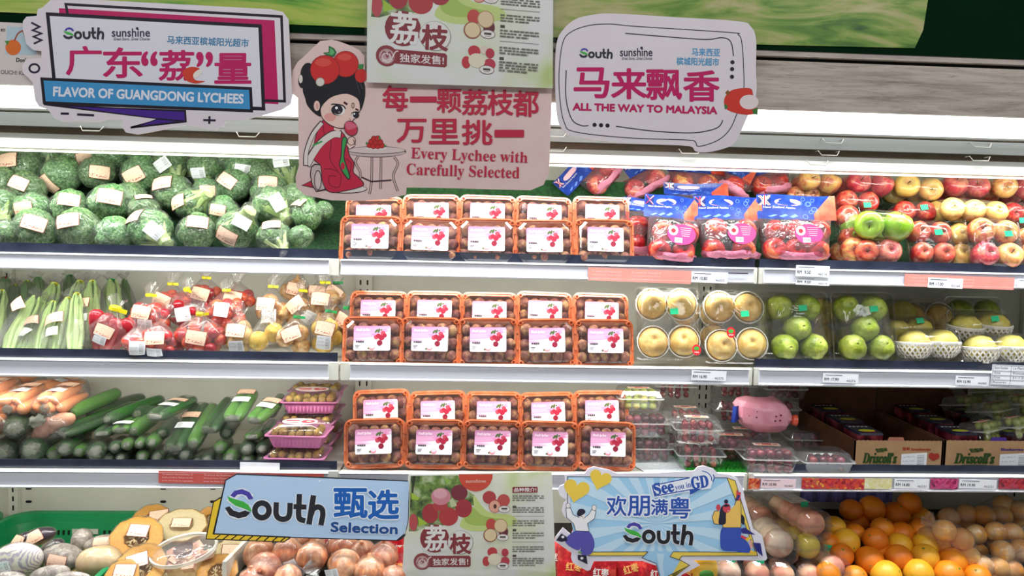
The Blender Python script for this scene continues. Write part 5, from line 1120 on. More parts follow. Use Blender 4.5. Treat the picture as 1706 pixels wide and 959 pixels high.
nashi_g = mat('yellow_pear_skin', 'C2B04A', 'D6C660', c3='E0D480', rough=.45, scale=40, rnd=1, vary=.14, lo=.3, hi=.7)
guava_m = mat('guava_skin', '7E9426', '9CAC3A', c3='B4C05A', rough=.4, scale=26, rnd=1, vary=.2, bump=.6, bscale=60, bdist=.006)
NAS = lat([(0, -.024), (.006, -.027), (.016, -.030), (.029, -.022), (.037, -.004), (.037, .008), (.028, .023), (.014, .030), (.006, .027), (0, .020)], 20, nashi_m, 'pear')
NAG = lat([(0, -.028), (.016, -.032), (.031, -.020), (.037, 0), (.033, .018), (.018, .032), (.006, .031), (0, .026)], 20, nashi_g, 'pear')
GUA = MB().lathe([(0, -.036), (.014, -.036), (.029, -.024), (.036, -.004), (.034, .014), (.024, .030), (.012, .038), (.004, .038), (0, .034)], 20, fn=lambda a, z: 1+.04*sin(4*a+z*60)+.02*sin(9*a)).mesh('guava', guava_m)
PFILM = film('pack_film', wr=16, strength=.75, dist=.005, rough=.06, base=.035, haze=.03)
net_m = mat('foam_net', 'F4F1E8', rough=.6)
def net_mesh():
    """open foam net cup around a fruit, strands woven in two directions, mouth towards +Z"""
    mb = MB(); n = 22
    for s in (1, -1):
        for i in range(n):
            pts = []
            for k in range(7):
                t = -1.45+k*.27; a = 2*pi*i/n+s*k*.16; r = .0385+(.002 if k > 5 else 0)
                pts.append((r*cos(t)*cos(a), r*cos(t)*sin(a), .034*sin(t)))
            mb.tube(pts, .0021, 3, cap=(0, 0))
    mb.loft([[(r*cos(2*pi*j/22), r*sin(2*pi*j/22), z) for j in range(22)] for r, z in ((.0390, .000), (.0408, .002), (.041, .008), (.0392, .009))], cap=(0, 0))
    return mb.mesh('foam_net', net_m, True, 60)
NET = net_mesh()
tray_clear = {}
def pack_kit(nx, nz, r, fruit, depth=1, faces='front', sticker=None, net=False, seed=0, red=None, pts=None, sz=None, nm='apple', stem=True):
    """fruit in a row x column block wrapped in film; the face looks to -Y"""
    rd = random.Random(seed); kit = []; base = .0365; sc_ = r/base; P_ = pts or [((i-(nx-1)/2)*r*1.96, (j-(nz-1)/2)*r*1.96) for j in range(nz) for i in range(nx)]
    hp = []
    for d in range(depth):
        for (x, z) in P_:
            y = d*r*1.9
            fm = fruit if not isinstance(fruit, (list, tuple)) else rd.choice(fruit)
            o = RX(90) @ RZ(rd.uniform(0, 360))
            if faces == 'top': o = RX(rd.uniform(-15, 25)) @ RZ(rd.uniform(0, 360))
            elif faces == 'mix': o = RX(rd.uniform(10, 110)) @ RY(rd.uniform(-30, 30)) @ RZ(rd.uniform(0, 360))
            else: o = RX(90+rd.uniform(-14, 14)) @ RY(rd.uniform(-12, 12)) @ RZ(rd.uniform(0, 360))
            kit.append((nm, fm, T(x+rd.uniform(-.001, .001), y, z) @ o @ S3(sc_*rd.uniform(.96, 1.02)), [('stem', stem_me, None)] if stem else []))
            if net: kit.append(('foam_net', NET, T(x, y, z) @ RX(90 if faces == 'front' else 25) @ S3(sc_*1.02)))
            for t in range(-2, 3):
                for j in range(8):
                    c = cos(t*.7); hp.append((x+r*1.06*c*cos(2*pi*j/8), y+r*1.03*c*sin(2*pi*j/8), z+r*1.06*sin(t*.7)))
    xs = [p[0] for p in hp]; zs = [p[2] for p in hp]; ys = [p[1] for p in hp]
    x0, x1, z0, z1, y1 = min(xs), max(xs), min(zs), max(zs), max(ys)
    kit.append(('film', hull('film', hp, PFILM), None, [], 'tight clear film'))
    w, h = x1-x0, z1-z0
    tr = MB().loft([[(x+(x0+x1)/2, y1+.002, z+(z0+z1)/2) for x, z in rr(w*.9, h*.9, .01, 2)], [(x+(x0+x1)/2, y1-r*1.15, z+(z0+z1)/2) for x, z in rr(w*1.04, h*1.04, .014, 2)], [(x+(x0+x1)/2, y1-r*1.15-.001, z+(z0+z1)/2) for x, z in rr(w*1.08, h*1.08, .016, 2)]], cap=(1, 0)).mesh('tray', CLEAR, True, 30)
    kit.append(('tray', tr, None, [], 'clear plastic tray'))
    if sticker: kit.append(('sticker', STK, T(sticker[0], -r*1.08, sticker[1]) @ RY(sticker[2] if len(sticker) > 2 else -6), [], 'small green price sticker'))
    if red:
        m = MB(); m.add([(.013*cos(2*pi*i/14), -.0006, .016*sin(2*pi*i/14)) for i in range(14)], [tuple(range(14))[::1]], 0); m.add([(.008*cos(2*pi*i/10), -.0009, .004+.006*sin(2*pi*i/10)) for i in range(10)], [tuple(range(10))], 1)
        for q in (-.005, 0, .005): m.box((q, -.001, -.007), (.003, .0003, .003), 2)
        kit.append(('sticker', m.mesh('sticker', [ink('D8202A'), ink('3E9A3A'), ink('F4EFEA')], False), T(red[0], -r*1.07, red[1]), [], 'red fruit sticker'))
    return kit
def pack(px, py, Y, rot, tilt, row, desc, key, grp, name, cat, yaw=0, scale=1, **k):
    p = at(px, py, Y)
    return reg(spawn(pack_kit(**k), name, '', cat, T(*p) @ RZ(yaw) @ RX(-tilt) @ RY(rot) @ S3(scale), grp), key, row, px, desc)
A = APM; GA = 'film-wrapped apple packs on the top shelf'
def ap(px, py, Y, w, fr, nx, nz, row, desc, tilt=25, rot=0, depth=1, st=None, faces='front', seed=0, yaw=0):
    r = w*sc(Y)/nx/2/1.0*.98
    pack(px, py, Y, rot, tilt, row, desc, 'ap', GA, 'apple_pack', 'apples', yaw, 1, nx=nx, nz=nz, r=r, fruit=fr, depth=depth, sticker=st, faces=faces, seed=seed)
F, M2, K3 = 'front row', 'middle row', 'back row'
ap(1460, 419, .05, 86, [A['red'], A['rosy']], 2, 1, F, 'pack of dark red apples showing two', 10, 0, 2, seed=1)
ap(1420, 416, .07, 44, A['gala'], 1, 1, F, 'orange-red apple in film', 10, 0, 2, seed=2)
ap(1549, 405, .06, 78, A['red'], 2, 2, F, 'four-pack of red apples with green sticker', 22, 0, 1, (.01, .022), seed=3)
ap(1598, 408, .12, 40, A['yellow'], 1, 2, F, 'narrow pack of yellow apples', 22, 0, 1, seed=4)
ap(1656, 406, .05, 90, [A['yellow'], A['gala'], A['rosy']], 2, 2, F, 'four-pack of mixed yellow and red apples with green sticker', 22, 2, 1, (.02, .018), seed=5)
ap(1722, 408, .07, 60, A['gala'], 2, 2, F, 'four-pack of orange-red apples cut by the picture edge', 22, 0, 1, seed=6)
ap(1413, 380, .13, 42, A['red'], 1, 2, M2, 'narrow pack of red apples by the blue bag', 22, 0, 1, seed=7)
ap(1471, 376, .045, 102, A['green'], 2, 1, M2, 'pack of bright green apples on a clear tray', 8, 3, 2, faces='mix', seed=8)
ap(1523, 354, .20, 76, A['red'], 2, 1, M2, 'pack of red apples with green sticker', 20, 0, 2, (.012, .004), seed=9)
ap(1621, 352, .13, 120, [A['russet'], A['yellow']], 3, 1, M2, 'big pack of golden apples on a clear tray', 6, 3, 2, faces='mix', seed=10)
ap(1700, 356, .17, 76, [A['rosy'], A['red']], 2, 1, M2, 'pack of rosy apples with green sticker', 12, 2, 2, (-.02, -.03), seed=11)
ap(1427, 336, .22, 74, A['red'], 2, 1, M2, 'pack of two round red apples with green sticker', 20, 3, 2, (.015, -.024), seed=12)
ap(1365, 303, .26, 76, A['gala'], 2, 1, K3, 'pack of orange-striped apples under the lamp bar', 14, 6, 2, faces='mix', seed=13)
ap(1448, 306, .24, 84, [A['rosy'], A['gala']], 2, 1, K3, 'pack of rosy apples under the lamp bar', 14, 5, 2, faces='mix', seed=14)
ap(1530, 313, .23, 84, [A['yellow'], A['russet']], 2, 1, K3, 'pack of yellow-green apples under the lamp bar', 14, 6, 2, faces='mix', seed=15)
ap(1609, 311, .24, 84, A['rosy'], 2, 1, K3, 'hazy film pack of rosy apples', 14, 3, 2, faces='mix', seed=16)
ap(1690, 312, .24, 84, [A['rosy'], A['gala']], 2, 1, K3, 'pack of pink and orange apples', 14, 2, 2, faces='mix', seed=17)
ap(1338, 325, .30, 60, A['gala'], 2, 1, K3, 'pack of orange apples behind the blue bag', 14, 0, 1, seed=18)
ap(1570, 330, .33, 60, A['red'], 2, 1, K3, 'half hidden red apples deep in the heap', 14, 0, 1, seed=19)
# ---------------------------------------------------------------- blue-headed apple bags
bagblue = mat('bag_blue', '12308A', '1B43A4', rough=.3, scale=60, detail=1); bagred = mat('bag_orange_red', 'D84A34', 'E06848', rough=.3, scale=30)
bagpink = film('bag_pink_clear', tint='F4B8C8', wr=20, strength=1.0, dist=.01, rough=.1, base=.12, haze=.07)
pinkbase = mat('bag_pink_base', 'E88CA8', 'F0A0B8', rough=.35, scale=20, alpha=.85, bump=.8, bscale=60, bdist=.006); lblp = mat('pink_label', 'C42C74', 'CA3880', rough=.35, scale=10)
INK = {c: ink(c) for c in ('F2EFEA', 'C8283A', 'DDE3EE', '1B2A66', 'F2B8C0', '6F93E0', '20242C')}
def nzbag(px, py, Y, w, h, hw, hh, hdx, rot, row, desc, seed, tilt=20, fruit='red', label=True, hrot=0):
    """w,h belly px; hw,hh blue header px; the header stands on the belly"""
    m = sc(Y); W2, H2, HW, HH = w*m, h*m, hw*m, hh*m; rd = random.Random(seed); kit = []; r = .034
    n = 0; rows_ = max(1, int(H2/(r*1.75))); cols = max(1, int(W2/(r*1.85)))
    hp = []
    for j in range(rows_):
        for i in range(cols):
            for d in range(1 if min(W2, H2) < .1 else 1):
                x = (i-(cols-1)/2)*W2/cols*.96+(j % 2-.5)*r*.3; z = -H2/2+r+j*r*1.72; y = rd.uniform(-.006, .006)+j*.004
                kit.append(('apple', A[fruit], T(x, y, z) @ RX(rd.uniform(30, 140)) @ RZ(rd.uniform(0, 360)) @ S3(r/.0365), [('stem', stem_me, None)]))
                for t in range(-2, 3):
                    for q in range(8): c = cos(t*.7); hp.append((x+r*1.08*c*cos(q*pi/4), y+r*1.08*c*sin(q*pi/4), z+r*1.06*sin(t*.7)))
    zt = H2/2; hp += [(HW*.47*s, .004*q, zt) for s in (-1, 1) for q in (-1, 1)]
    kit.append(('bag', hull('bag', hp, bagpink), None, [], 'pink-tinted clear bag belly'))
    # crumpled pink foot
    ft = MB().loft([[((W2/2*k)*cos(2*pi*j/24)*(1+.05*sin(7*j+seed)), (.040*k)*sin(2*pi*j/24), z+k*.008*NZ.noise((j*.9, seed, z*30))+.006*abs(cos(2*pi*j/24))) for j in range(24)] for k, z in ((.7, -H2/2-.002), (.92, -H2/2+.002), (1.0, -H2/2+.018))], cap=(1, 0)).mesh('bag_foot', pinkbase, True, 60); kit.append(('bag_foot', ft, None, [], 'opaque pink bag foot'))
    # header sheet in the bag's plane, a bit wavy; its art is flat print
    def sheet(u, v, off=0.0): return (hdx*m+(u-.5)*HW, -.006+.006*sin(u*7+seed)-off+.006*sin(v*3), zt-.004+v*HH)
    hd = []; hm = MB().grid(lambda u, v: sheet(u, v), 12, 4); mats_ = [bagblue, bagred, INK['F2EFEA'], INK['C8283A'], INK['1B2A66'], INK['F2B8C0'], INK['6F93E0']]
    def pl(pts, mi, off): hm.add([sheet(u, v, off) for u, v in pts], [tuple(range(len(pts)))], mi)
    for i in range(4): u0 = .74+.065*i; u1 = u0+.065; pl([(u0, max(0, .02+(.20-.20*i/3)*0)), (min(u1, 1), 0), (min(u1, 1), min(1, .28+.24*(i+1))), (u0, min(1, .28+.24*i))][:], 1, .0006)
    pl([(.02, .58), (.17, .58), (.17, .96), (.02, .96)], 4, .0006); pl([(.02, .74), (.17, .74), (.17, .82), (.02, .82)], 2, .0009); pl([(.08, .58), (.11, .58), (.11, .96), (.08, .96)], 2, .0009); pl([(.02, .76), (.17, .76), (.17, .80), (.02, .80)], 3, .0012); pl([(.087, .58), (.103, .58), (.103, .96), (.087, .96)], 3, .0012)
    pl([(.02, .58), (.05, .58), (.17, .90), (.17, .96), (.14, .96), (.02, .64)], 2, .0008); pl([(.14, .58), (.17, .58), (.17, .64), (.05, .96), (.02, .96), (.02, .90)], 2, .0008); pl([(.02, .58), (.035, .58), (.17, .93), (.17, .96)], 3, .0010); pl([(.155, .58), (.17, .58), (.035, .96), (.02, .96)], 3, .0010)
    pl([(.40+.12*cos(t*pi/6)+(.06 if cos(t*pi/6) > 0 else -.06), .72+.13*sin(t*pi/6)) for t in range(12)], 5, .0006)
    for i in range(9):
        cu, cv, q = rd.uniform(.55, .8), rd.uniform(.15, .9), rd.uniform(.02, .04)
        a_ = [(cu+q*cos(t*pi/5), cv+q*2.6*sin(t*pi/5)) for t in range(10)]; b_ = [(cu+q*.8*cos(t*pi/5), cv+q*2.1*sin(t*pi/5)) for t in range(10)]
        hm.add([sheet(u, v, .0007) for u, v in a_+b_], [(t, (t+1) % 10, 10+(t+1) % 10, 10+t) for t in range(10)], 6)
    for i in range(3): u = .12+.14*i; pl([(u, .12), (u+.09, .2+.03*i), (u+.13, .18), (u+.05, .08)], 6, .0007)
    kit.append(('bag_header', hm.mesh('bag_header', mats_, True, 60), None, [('lettering', txt_mesh('lettering', 'New Zealand Apples', (.08, .44), (.5, .44), .10, INK['F2EFEA'], lambda x, y, k: sheet(x, y, .0016+k), 0), None)], 'blue printed header with handle slot'))
    if label:
        lb = MB(); lb.add([((.042*cos(2*pi*i/20))+.004, -r*1.2, .0+.029*sin(2*pi*i/20)*(1 if sin(2*pi*i/20) > 0 else 1.15)) for i in range(20)], [tuple(range(20))], 0)
        lb.add([(-.020+.014*cos(2*pi*i/14), -r*1.21, .008+.015*sin(2*pi*i/14)) for i in range(14)], [tuple(range(14))], 1); lb.add([(-.020+.007*cos(2*pi*i/10), -r*1.22, .007+.007*sin(2*pi*i/10)) for i in range(10)], [tuple(range(10))], 2)
        for i in range(5): lb.box((.016, -r*1.21, .018-.006*i), (.034-.003*i, .0002, .0016), 3)
        lb.box((-.004, -r*1.215, -.020), (.022, .0004, .014), 1)
        for i in range(5): lb.box((-.012+.004*i, -r*1.222, -.020), (.0016, .0003, .009), 4)
        kit.append(('label', lb.mesh('label', [lblp, INK['F2EFEA'], INK['C8283A'], INK['F2B8C0'], INK['20242C']], False), T((.02 if w > 90 else .01), 0, .01), [], 'pink oval label with white apple mark'))
    p = at(px, py, Y)
    reg(spawn(kit, 'apple_bag', '', 'apples', T(*p) @ RX(-tilt) @ RY(rot), 'blue-headed apple bags on the top shelf'), 'nz', row, px, desc)
nzbag(1121, 400, .045, 84, 78, 92, 40, -6, 5, 'front row', 'apple bag with blue header folded over its red corner', 1, 16)
nzbag(1215, 399, .045, 104, 72, 118, 42, 0, 0, 'front row', 'upright apple bag with flat blue header', 2, 16)
nzbag(1325, 400, .045, 116, 74, 136, 44, 4, 0, 'front row', 'upright apple bag with flat blue header', 3, 16)
nzbag(1060, 388, .13, 60, 80, 84, 24, 18, 2, 'row behind them', 'apple bag partly hidden by the lychee boxes', 4, 20, label=False)
nzbag(1160, 345, .2, 90, 44, 110, 22, 0, 0, 'row behind them', 'apple bag showing flag and blue header', 5, 20, label=False)
nzbag(1005, 292, .29, 70, 40, 84, 34, -28, -48, 'upper heap under the lamp bar', 'tilted apple bag with header slanting down', 6, 20, fruit='rosy', label=False)
nzbag(1160, 306, .3, 86, 40, 100, 24, 0, 4, 'upper heap under the lamp bar', 'apple bag with yellow-pink apples', 7, 20, fruit='gala', label=False)
nzbag(1224, 312, .27, 60, 34, 60, 34, -10, 30, 'upper heap under the lamp bar', 'crumpled blue apple bag', 8, 20, label=False)
nzbag(1285, 306, .3, 66, 40, 76, 30, 10, -12, 'upper heap under the lamp bar', 'apple bag with dark red apples', 9, 20, label=False)
nzbag(1075, 305, .31, 84, 40, 80, 30, 20, -30, 'upper heap under the lamp bar', 'apple bag with dull rosy apples', 10, 20, fruit='rosy', label=False)
# ---------------------------------------------------------------- pears and guavas, middle shelf
GP = 'pear and guava packs on the middle shelf'; FP = 'front row'
def pe(px, py, w, fruit, pts, desc, st, red=None, net=False, tilt=14, Y=.05, faces='front', nm='pear', rot=0, seed=0, row=FP, stem=False, r=None, depth=1):
    m = sc(Y); r = r or w*m/2*.98
    pack(px, py, Y, rot, tilt, row, desc, 'pe', GP, 'pear_pack' if nm == 'pear' else 'guava_pack', 'pears' if nm == 'pear' else 'guavas', 0, 1, nx=1, nz=1, r=r, fruit=fruit, pts=[(x*m, -z*m) for x, z in pts], sticker=(st[0]*m, -st[1]*m) if st else None, red=(red[0]*m, -red[1]*m) if red else None, net=net, faces=faces, nm=nm, seed=seed, stem=stem, depth=depth)
Q4 = [(-26, -32), (24, -33), (-25, 32), (27, 30)]
pe(1111, 539, 50, NAS, Q4, 'four-pack of brown pears in foam nets beside the lychee boxes', (6, -18), (42, 46), True, seed=1)
pe(1223, 543, 50, NAS, [(-26, -32), (24, -32), (-25, 34), (28, 30)], 'four-pack of brown pears in foam nets with red sticker', (10, -18), (-15, 14), True, seed=2)
Q5 = [(-28, -34), (20, -34), (2, 1), (-22, 34), (28, 34)]
pe(1326, 545, 47, GUA, Q5, 'five-pack of knobbly green guavas', (3, -30), nm='guava', seed=3)
pe(1438, 546, 47, GUA, Q5, 'five-pack of knobbly green guavas', (8, -30), nm='guava', seed=4)
pe(1543, 572, 56, NAG, [(-24, 4), (26, 2)], 'low pack of yellow-green pears in foam nets', None, None, True, 30, .055, 'top', seed=5)
pe(1512, 550, 46, NAG, [(-20, 2), (20, 0)], 'yellow-green pears behind the low pack', (10, -12), None, False, 20, .16, 'top', seed=6, row='second row')
pe(1655, 580, 56, NAG, [(-26, 4), (30, 2)], 'low pack of yellow pears in foam nets at the note', None, None, True, 30, .05, 'top', seed=7)
pe(1630, 544, 54, NAG, [(-24, 4), (26, 0)], 'upper pair of yellow pears with green sticker', (12, -8), None, True, 20, .13, 'top', seed=8, row='second row')
for i, (x, y, Y) in enumerate([(1290, 520, .28), (1392, 520, .28), (1540, 528, .33), (1620, 520, .36), (1480, 522, .32), (1165, 520, .28)]):
    pe(x, y, 46, (GUA, NAG, NAS)[i % 3] if i != 5 else NAS, [(-24, 0), (24, 0), (-24, 44), (24, 44)], ('dim pack of fruit', 'shaded pack of pears', 'shadowy netted fruit pack')[i % 3], None, None, i % 3 == 2, 10, Y, 'front', seed=20+i, row='rear row of the middle shelf')
# ---------------------------------------------------------------- berry and plum boxes, lowest shelf
grape = mat('red_grape_skin', '5A1420', '8E2A34', c3='B85A5A', rough=.3, scale=24, rnd=1, vary=.4, coat=.3)
plumm = mat('dark_plum_skin', '3A1018', '6E2030', c3='8E4048', rough=.3, scale=24, rnd=1, vary=.4)
ggr = mat('green_berry_skin', '8A9A3A', 'A8B452', c3='B8A860', rough=.4, scale=24, rnd=1, vary=.3)
GRM = {'g': MB().ell(.011, .011, .015, 10, 7).mesh('grape', grape), 'p': MB().ell(.0145, .0145, .014, 10, 7).mesh('plum', plumm), 'y': MB().ell(.0135, .0135, .0135, 10, 7).mesh('green_fruit', ggr)}
foodlab = [ink('F3DDD2'), ink('B8344A'), ink('E8A84A')]
fl = MB(); fl.box((0, 0, .0004), (.080, .026, .0006), 0); fl.box((0, .002, .0009), (.03, .012, .0003), 1); fl.box((-.026, .002, .0009), (.014, .006, .0003), 1); fl.box((.026, .002, .0009), (.014, .006, .0003), 1); fl.box((0, -.0085, .0009), (.06, .004, .0003), 2)
fl_me = fl.mesh('label', foodlab, False)
CLAM = film('clam_box', wr=10, strength=.35, dist=.004, rough=.06, base=.35, haze=.05)
milkf = mat('box_flange', 'D8DAD8', rough=.2, alpha=.45)
def clam_kit(w, d, h, fruit, seed, label=True, rr_=.0135):
    r = random.Random(seed); h1 = h*.62
    b = MB().loft([[(x, y, 0) for x, y in rr(w-.024, d-.022, .008, 2)], [(x, y, h1-.003) for x, y in rr(w-.006, d-.006, .008, 2)], [(x, y, h1-.002) for x, y in rr(w-.004, d-.004, .009, 2)]], cap=(1, 0)).loft([[(x, y, h1-.002) for x, y in rr(w-.006, d-.006, .009, 2)], [(x, y, h1-.003) for x, y in rr(w+.005, d+.005, .009, 2)], [(x, y, h1+.0015) for x, y in rr(w+.005, d+.005, .009, 2)]], 1, cap=(0, 0)).mesh('box_base', [CLAM, milkf], True, 30)
    l = MB().loft([[(x, y, h1+.001) for x, y in rr(w+.004, d+.004, .009, 2)], [(x, y, h1+.003) for x, y in rr(w+.003, d+.003, .009, 2)], [(x, y, h1+.003) for x, y in rr(w-.006, d-.006, .01, 2)], [(x, y, h-.003) for x, y in rr(w-.020, d-.018, .012, 2)], [(x, y, h) for x, y in rr(w-.028, d-.026, .012, 2)]], cap=(0, 1)).mesh('box_lid', CLAM, True, 30)
    kit = [('box_base', b, None), ('box_lid', l, None)]
    nm = {'g': 'grape', 'p': 'plum', 'y': 'green_fruit'}[fruit]; nx = int((w-.03)/(rr_*1.9)); ny = int((d-.03)/(rr_*2.1)); 
    nk = 3 if h > .065 else 2
    for k in range(nk):
        for i in range(nx):
            for j in range(ny):
                if k < nk-1 and j > 0 or (k == nk-1 and j > 1): continue
                kit.append((nm, GRM[fruit], T((i-(nx-1)/2)*rr_*1.95+r.uniform(-.003, .003), -d/2+.024+j*rr_*2.05+r.uniform(-.002, .002), rr_+.002+k*rr_*1.55) @ RX(r.uniform(0, 180)) @ RZ(r.uniform(0, 180))))
    if label: kit.append(('label', fl_me, T(0, 0, h) @ S3(w/.16), [], 'white paper label with red print'))
    return kit
CK = {('g', 0): clam_kit(.155, .115, .078, 'g', 1), ('p', 0): clam_kit(.160, .115, .078, 'p', 2), ('y', 0): clam_kit(.15, .115, .07, 'y', 3), ('p', 1): clam_kit(.155, .11, .062, 'p', 5, False), ('g', 1): clam_kit(.155, .115, .078, 'g', 6, False)}
GB = 'clear boxes of small fruit on the lowest shelf'
for i, (px, py, Y, lv, kk, yaw, row, desc) in enumerate([
    (1163, 763, .09, 0, ('g', 0), -3, 'grape box stack', 'bottom clear box of red grapes'), (1159, 722, .09, 1, ('g', 0), -4, 'grape box stack', 'top clear box of red grapes'),
    (1136, 745, .22, 0, ('g', 0), -4, 'stack behind the grape stack', 'bottom box of dark grapes'), (1140, 705, .22, 1, ('g', 0), -4, 'stack behind the grape stack', 'middle box of dark grapes'), (1120, 672, .34, 2, ('g', 0), -4, 'stack behind the grape stack', 'top box of pale grapes'),
    (1075, 755, .16, 0, ('p', 0), 0, 'stack beside the lychee boxes', 'bottom box of plums'), (1070, 718, .16, 1, ('p', 0), 0, 'stack beside the lychee boxes', 'second box of plums'), (1062, 690, .17, 2, ('y', 0), 0, 'stack beside the lychee boxes', 'box of green fruit with label'), (1062, 668, .34, 3, ('y', 0), 0, 'stack beside the lychee boxes', 'top box of green fruit'),
    (1275, 775, .05, 0, ('p', 0), -3, 'row under the pink bag', 'box of dull plums with gold label'), (1369, 775, .055, 0, ('p', 1), -1, 'row at the carton', 'unlabelled box of dark plums'),
    (1220, 700, .34, 1, ('g', 1), -4, 'dark row behind the pink bag', 'shaded clear box'), (1220, 670, .36, 2, ('g', 1), -4, 'dark row behind the pink bag', 'shaded clear box on top'), (1290, 700, .36, 1, ('g', 1), 0, 'dark row behind the pink bag', 'shaded clear box'), (1300, 675, .36, 2, ('p', 1), 0, 'dark row behind the pink bag', 'shaded clear box on top'), (1345, 720, .30, 0, ('p', 1), -4, 'dark row behind the pink bag', 'low shaded plum box'), (1240, 740, .24, 0, ('p', 0), -4, 'dark row behind the pink bag', 'low shaded plum box'), (1215, 745, .16, 0, ('p', 0), -6, 'dark row behind the pink bag', 'low shaded plum box')]):
    p = at(px, py, Y); p.z = DK[2]+.004+lv*.082*.96
    if kk[0] == 'y' and lv == 3: p.z = DK[2]+.004+3*.075
    sgn = 1
    reg(spawn(CK[kk], 'fruit_box', '', 'fruit box', T(*p) @ RZ(yaw) @ S3(.93 if lv or px < 1200 else 1), GB), 'cb', row, px+lv*.01, desc)
# small-fruit boxes at the far end
for i, (px, py, Y) in enumerate([(1640, 735, .1), (1655, 702, .18), (1690, 728, .1), (1700, 690, .2), (1610, 690, .3), (1660, 668, .32), (1700, 668, .36), (1625, 662, .38)]):
    p = at(px, py, Y)
    reg(spawn(CK[('y', 0)], 'fruit_box', '', 'fruit box', T(*p) @ RZ(30) @ RX(-12) @ S3(.9), GB), 'cb', 'pile behind the second carton', px, 'clear box of small green fruit')
# turned apple bag lying upside down: pink foot with air holes
pb = MB().ell(.094, .05, .052, 18, 11, fn=lambda q: (1.0+.20*NZ.noise(q*15+V((3, 1, 0)))+.10*NZ.noise(q*40))*(1.08-.25*max(0, abs(q.x)/.094-.6)))
pbk = [('bag_foot', pb.mesh('bag', mat('pink_plastic_bag', 'DE8FA2', 'E8A4B2', rough=.3, scale=20, spec=.6), True, 22), None)]
hm = MB()
for cx_, cz_ in ((-.055, .013), (-.038, .017), (-.058, .002), (-.038, .0), (.02, .008), (.036, .012), (.019, -.006), (.035, -.004)):
    q = math.sqrt(max(0, 1-(cx_/.094)**2-(cz_/.054)**2)); hm.ell(.0028, .002, .0028, 8, 5, 0, T(cx_, -.0535*q, cz_))
pbk.append(('air_hole', hm.mesh('air_holes', plain('air_hole', '5A1A30', .7), False), None)); STUFFY = STUFFY+('air_hole',)
c_ = MB().grid(lambda u, v: (-.10+.03*u, -.01-.01*sin(u*5), -.03+.05*v+.01*u), 4, 4).mesh('bag_header', bagblue); pbk.append(('bag_header', c_, None, [], 'blue corner of the printed header'))
cR = MB().lathe([(.0, .0), (.014, .004), (.018, .016)], 12).mesh('bag_corner', bagred); pbk.append(('bag_corner', cR, T(.085, -.01, -.008) @ RY(90), [], 'red bag corner'))
spawn(pbk, 'apple_bag', 'pink apple bag lying with its dotted foot forward on the fruit boxes', 'apples', T(*at(1271, 690, .09)) @ RY(4))
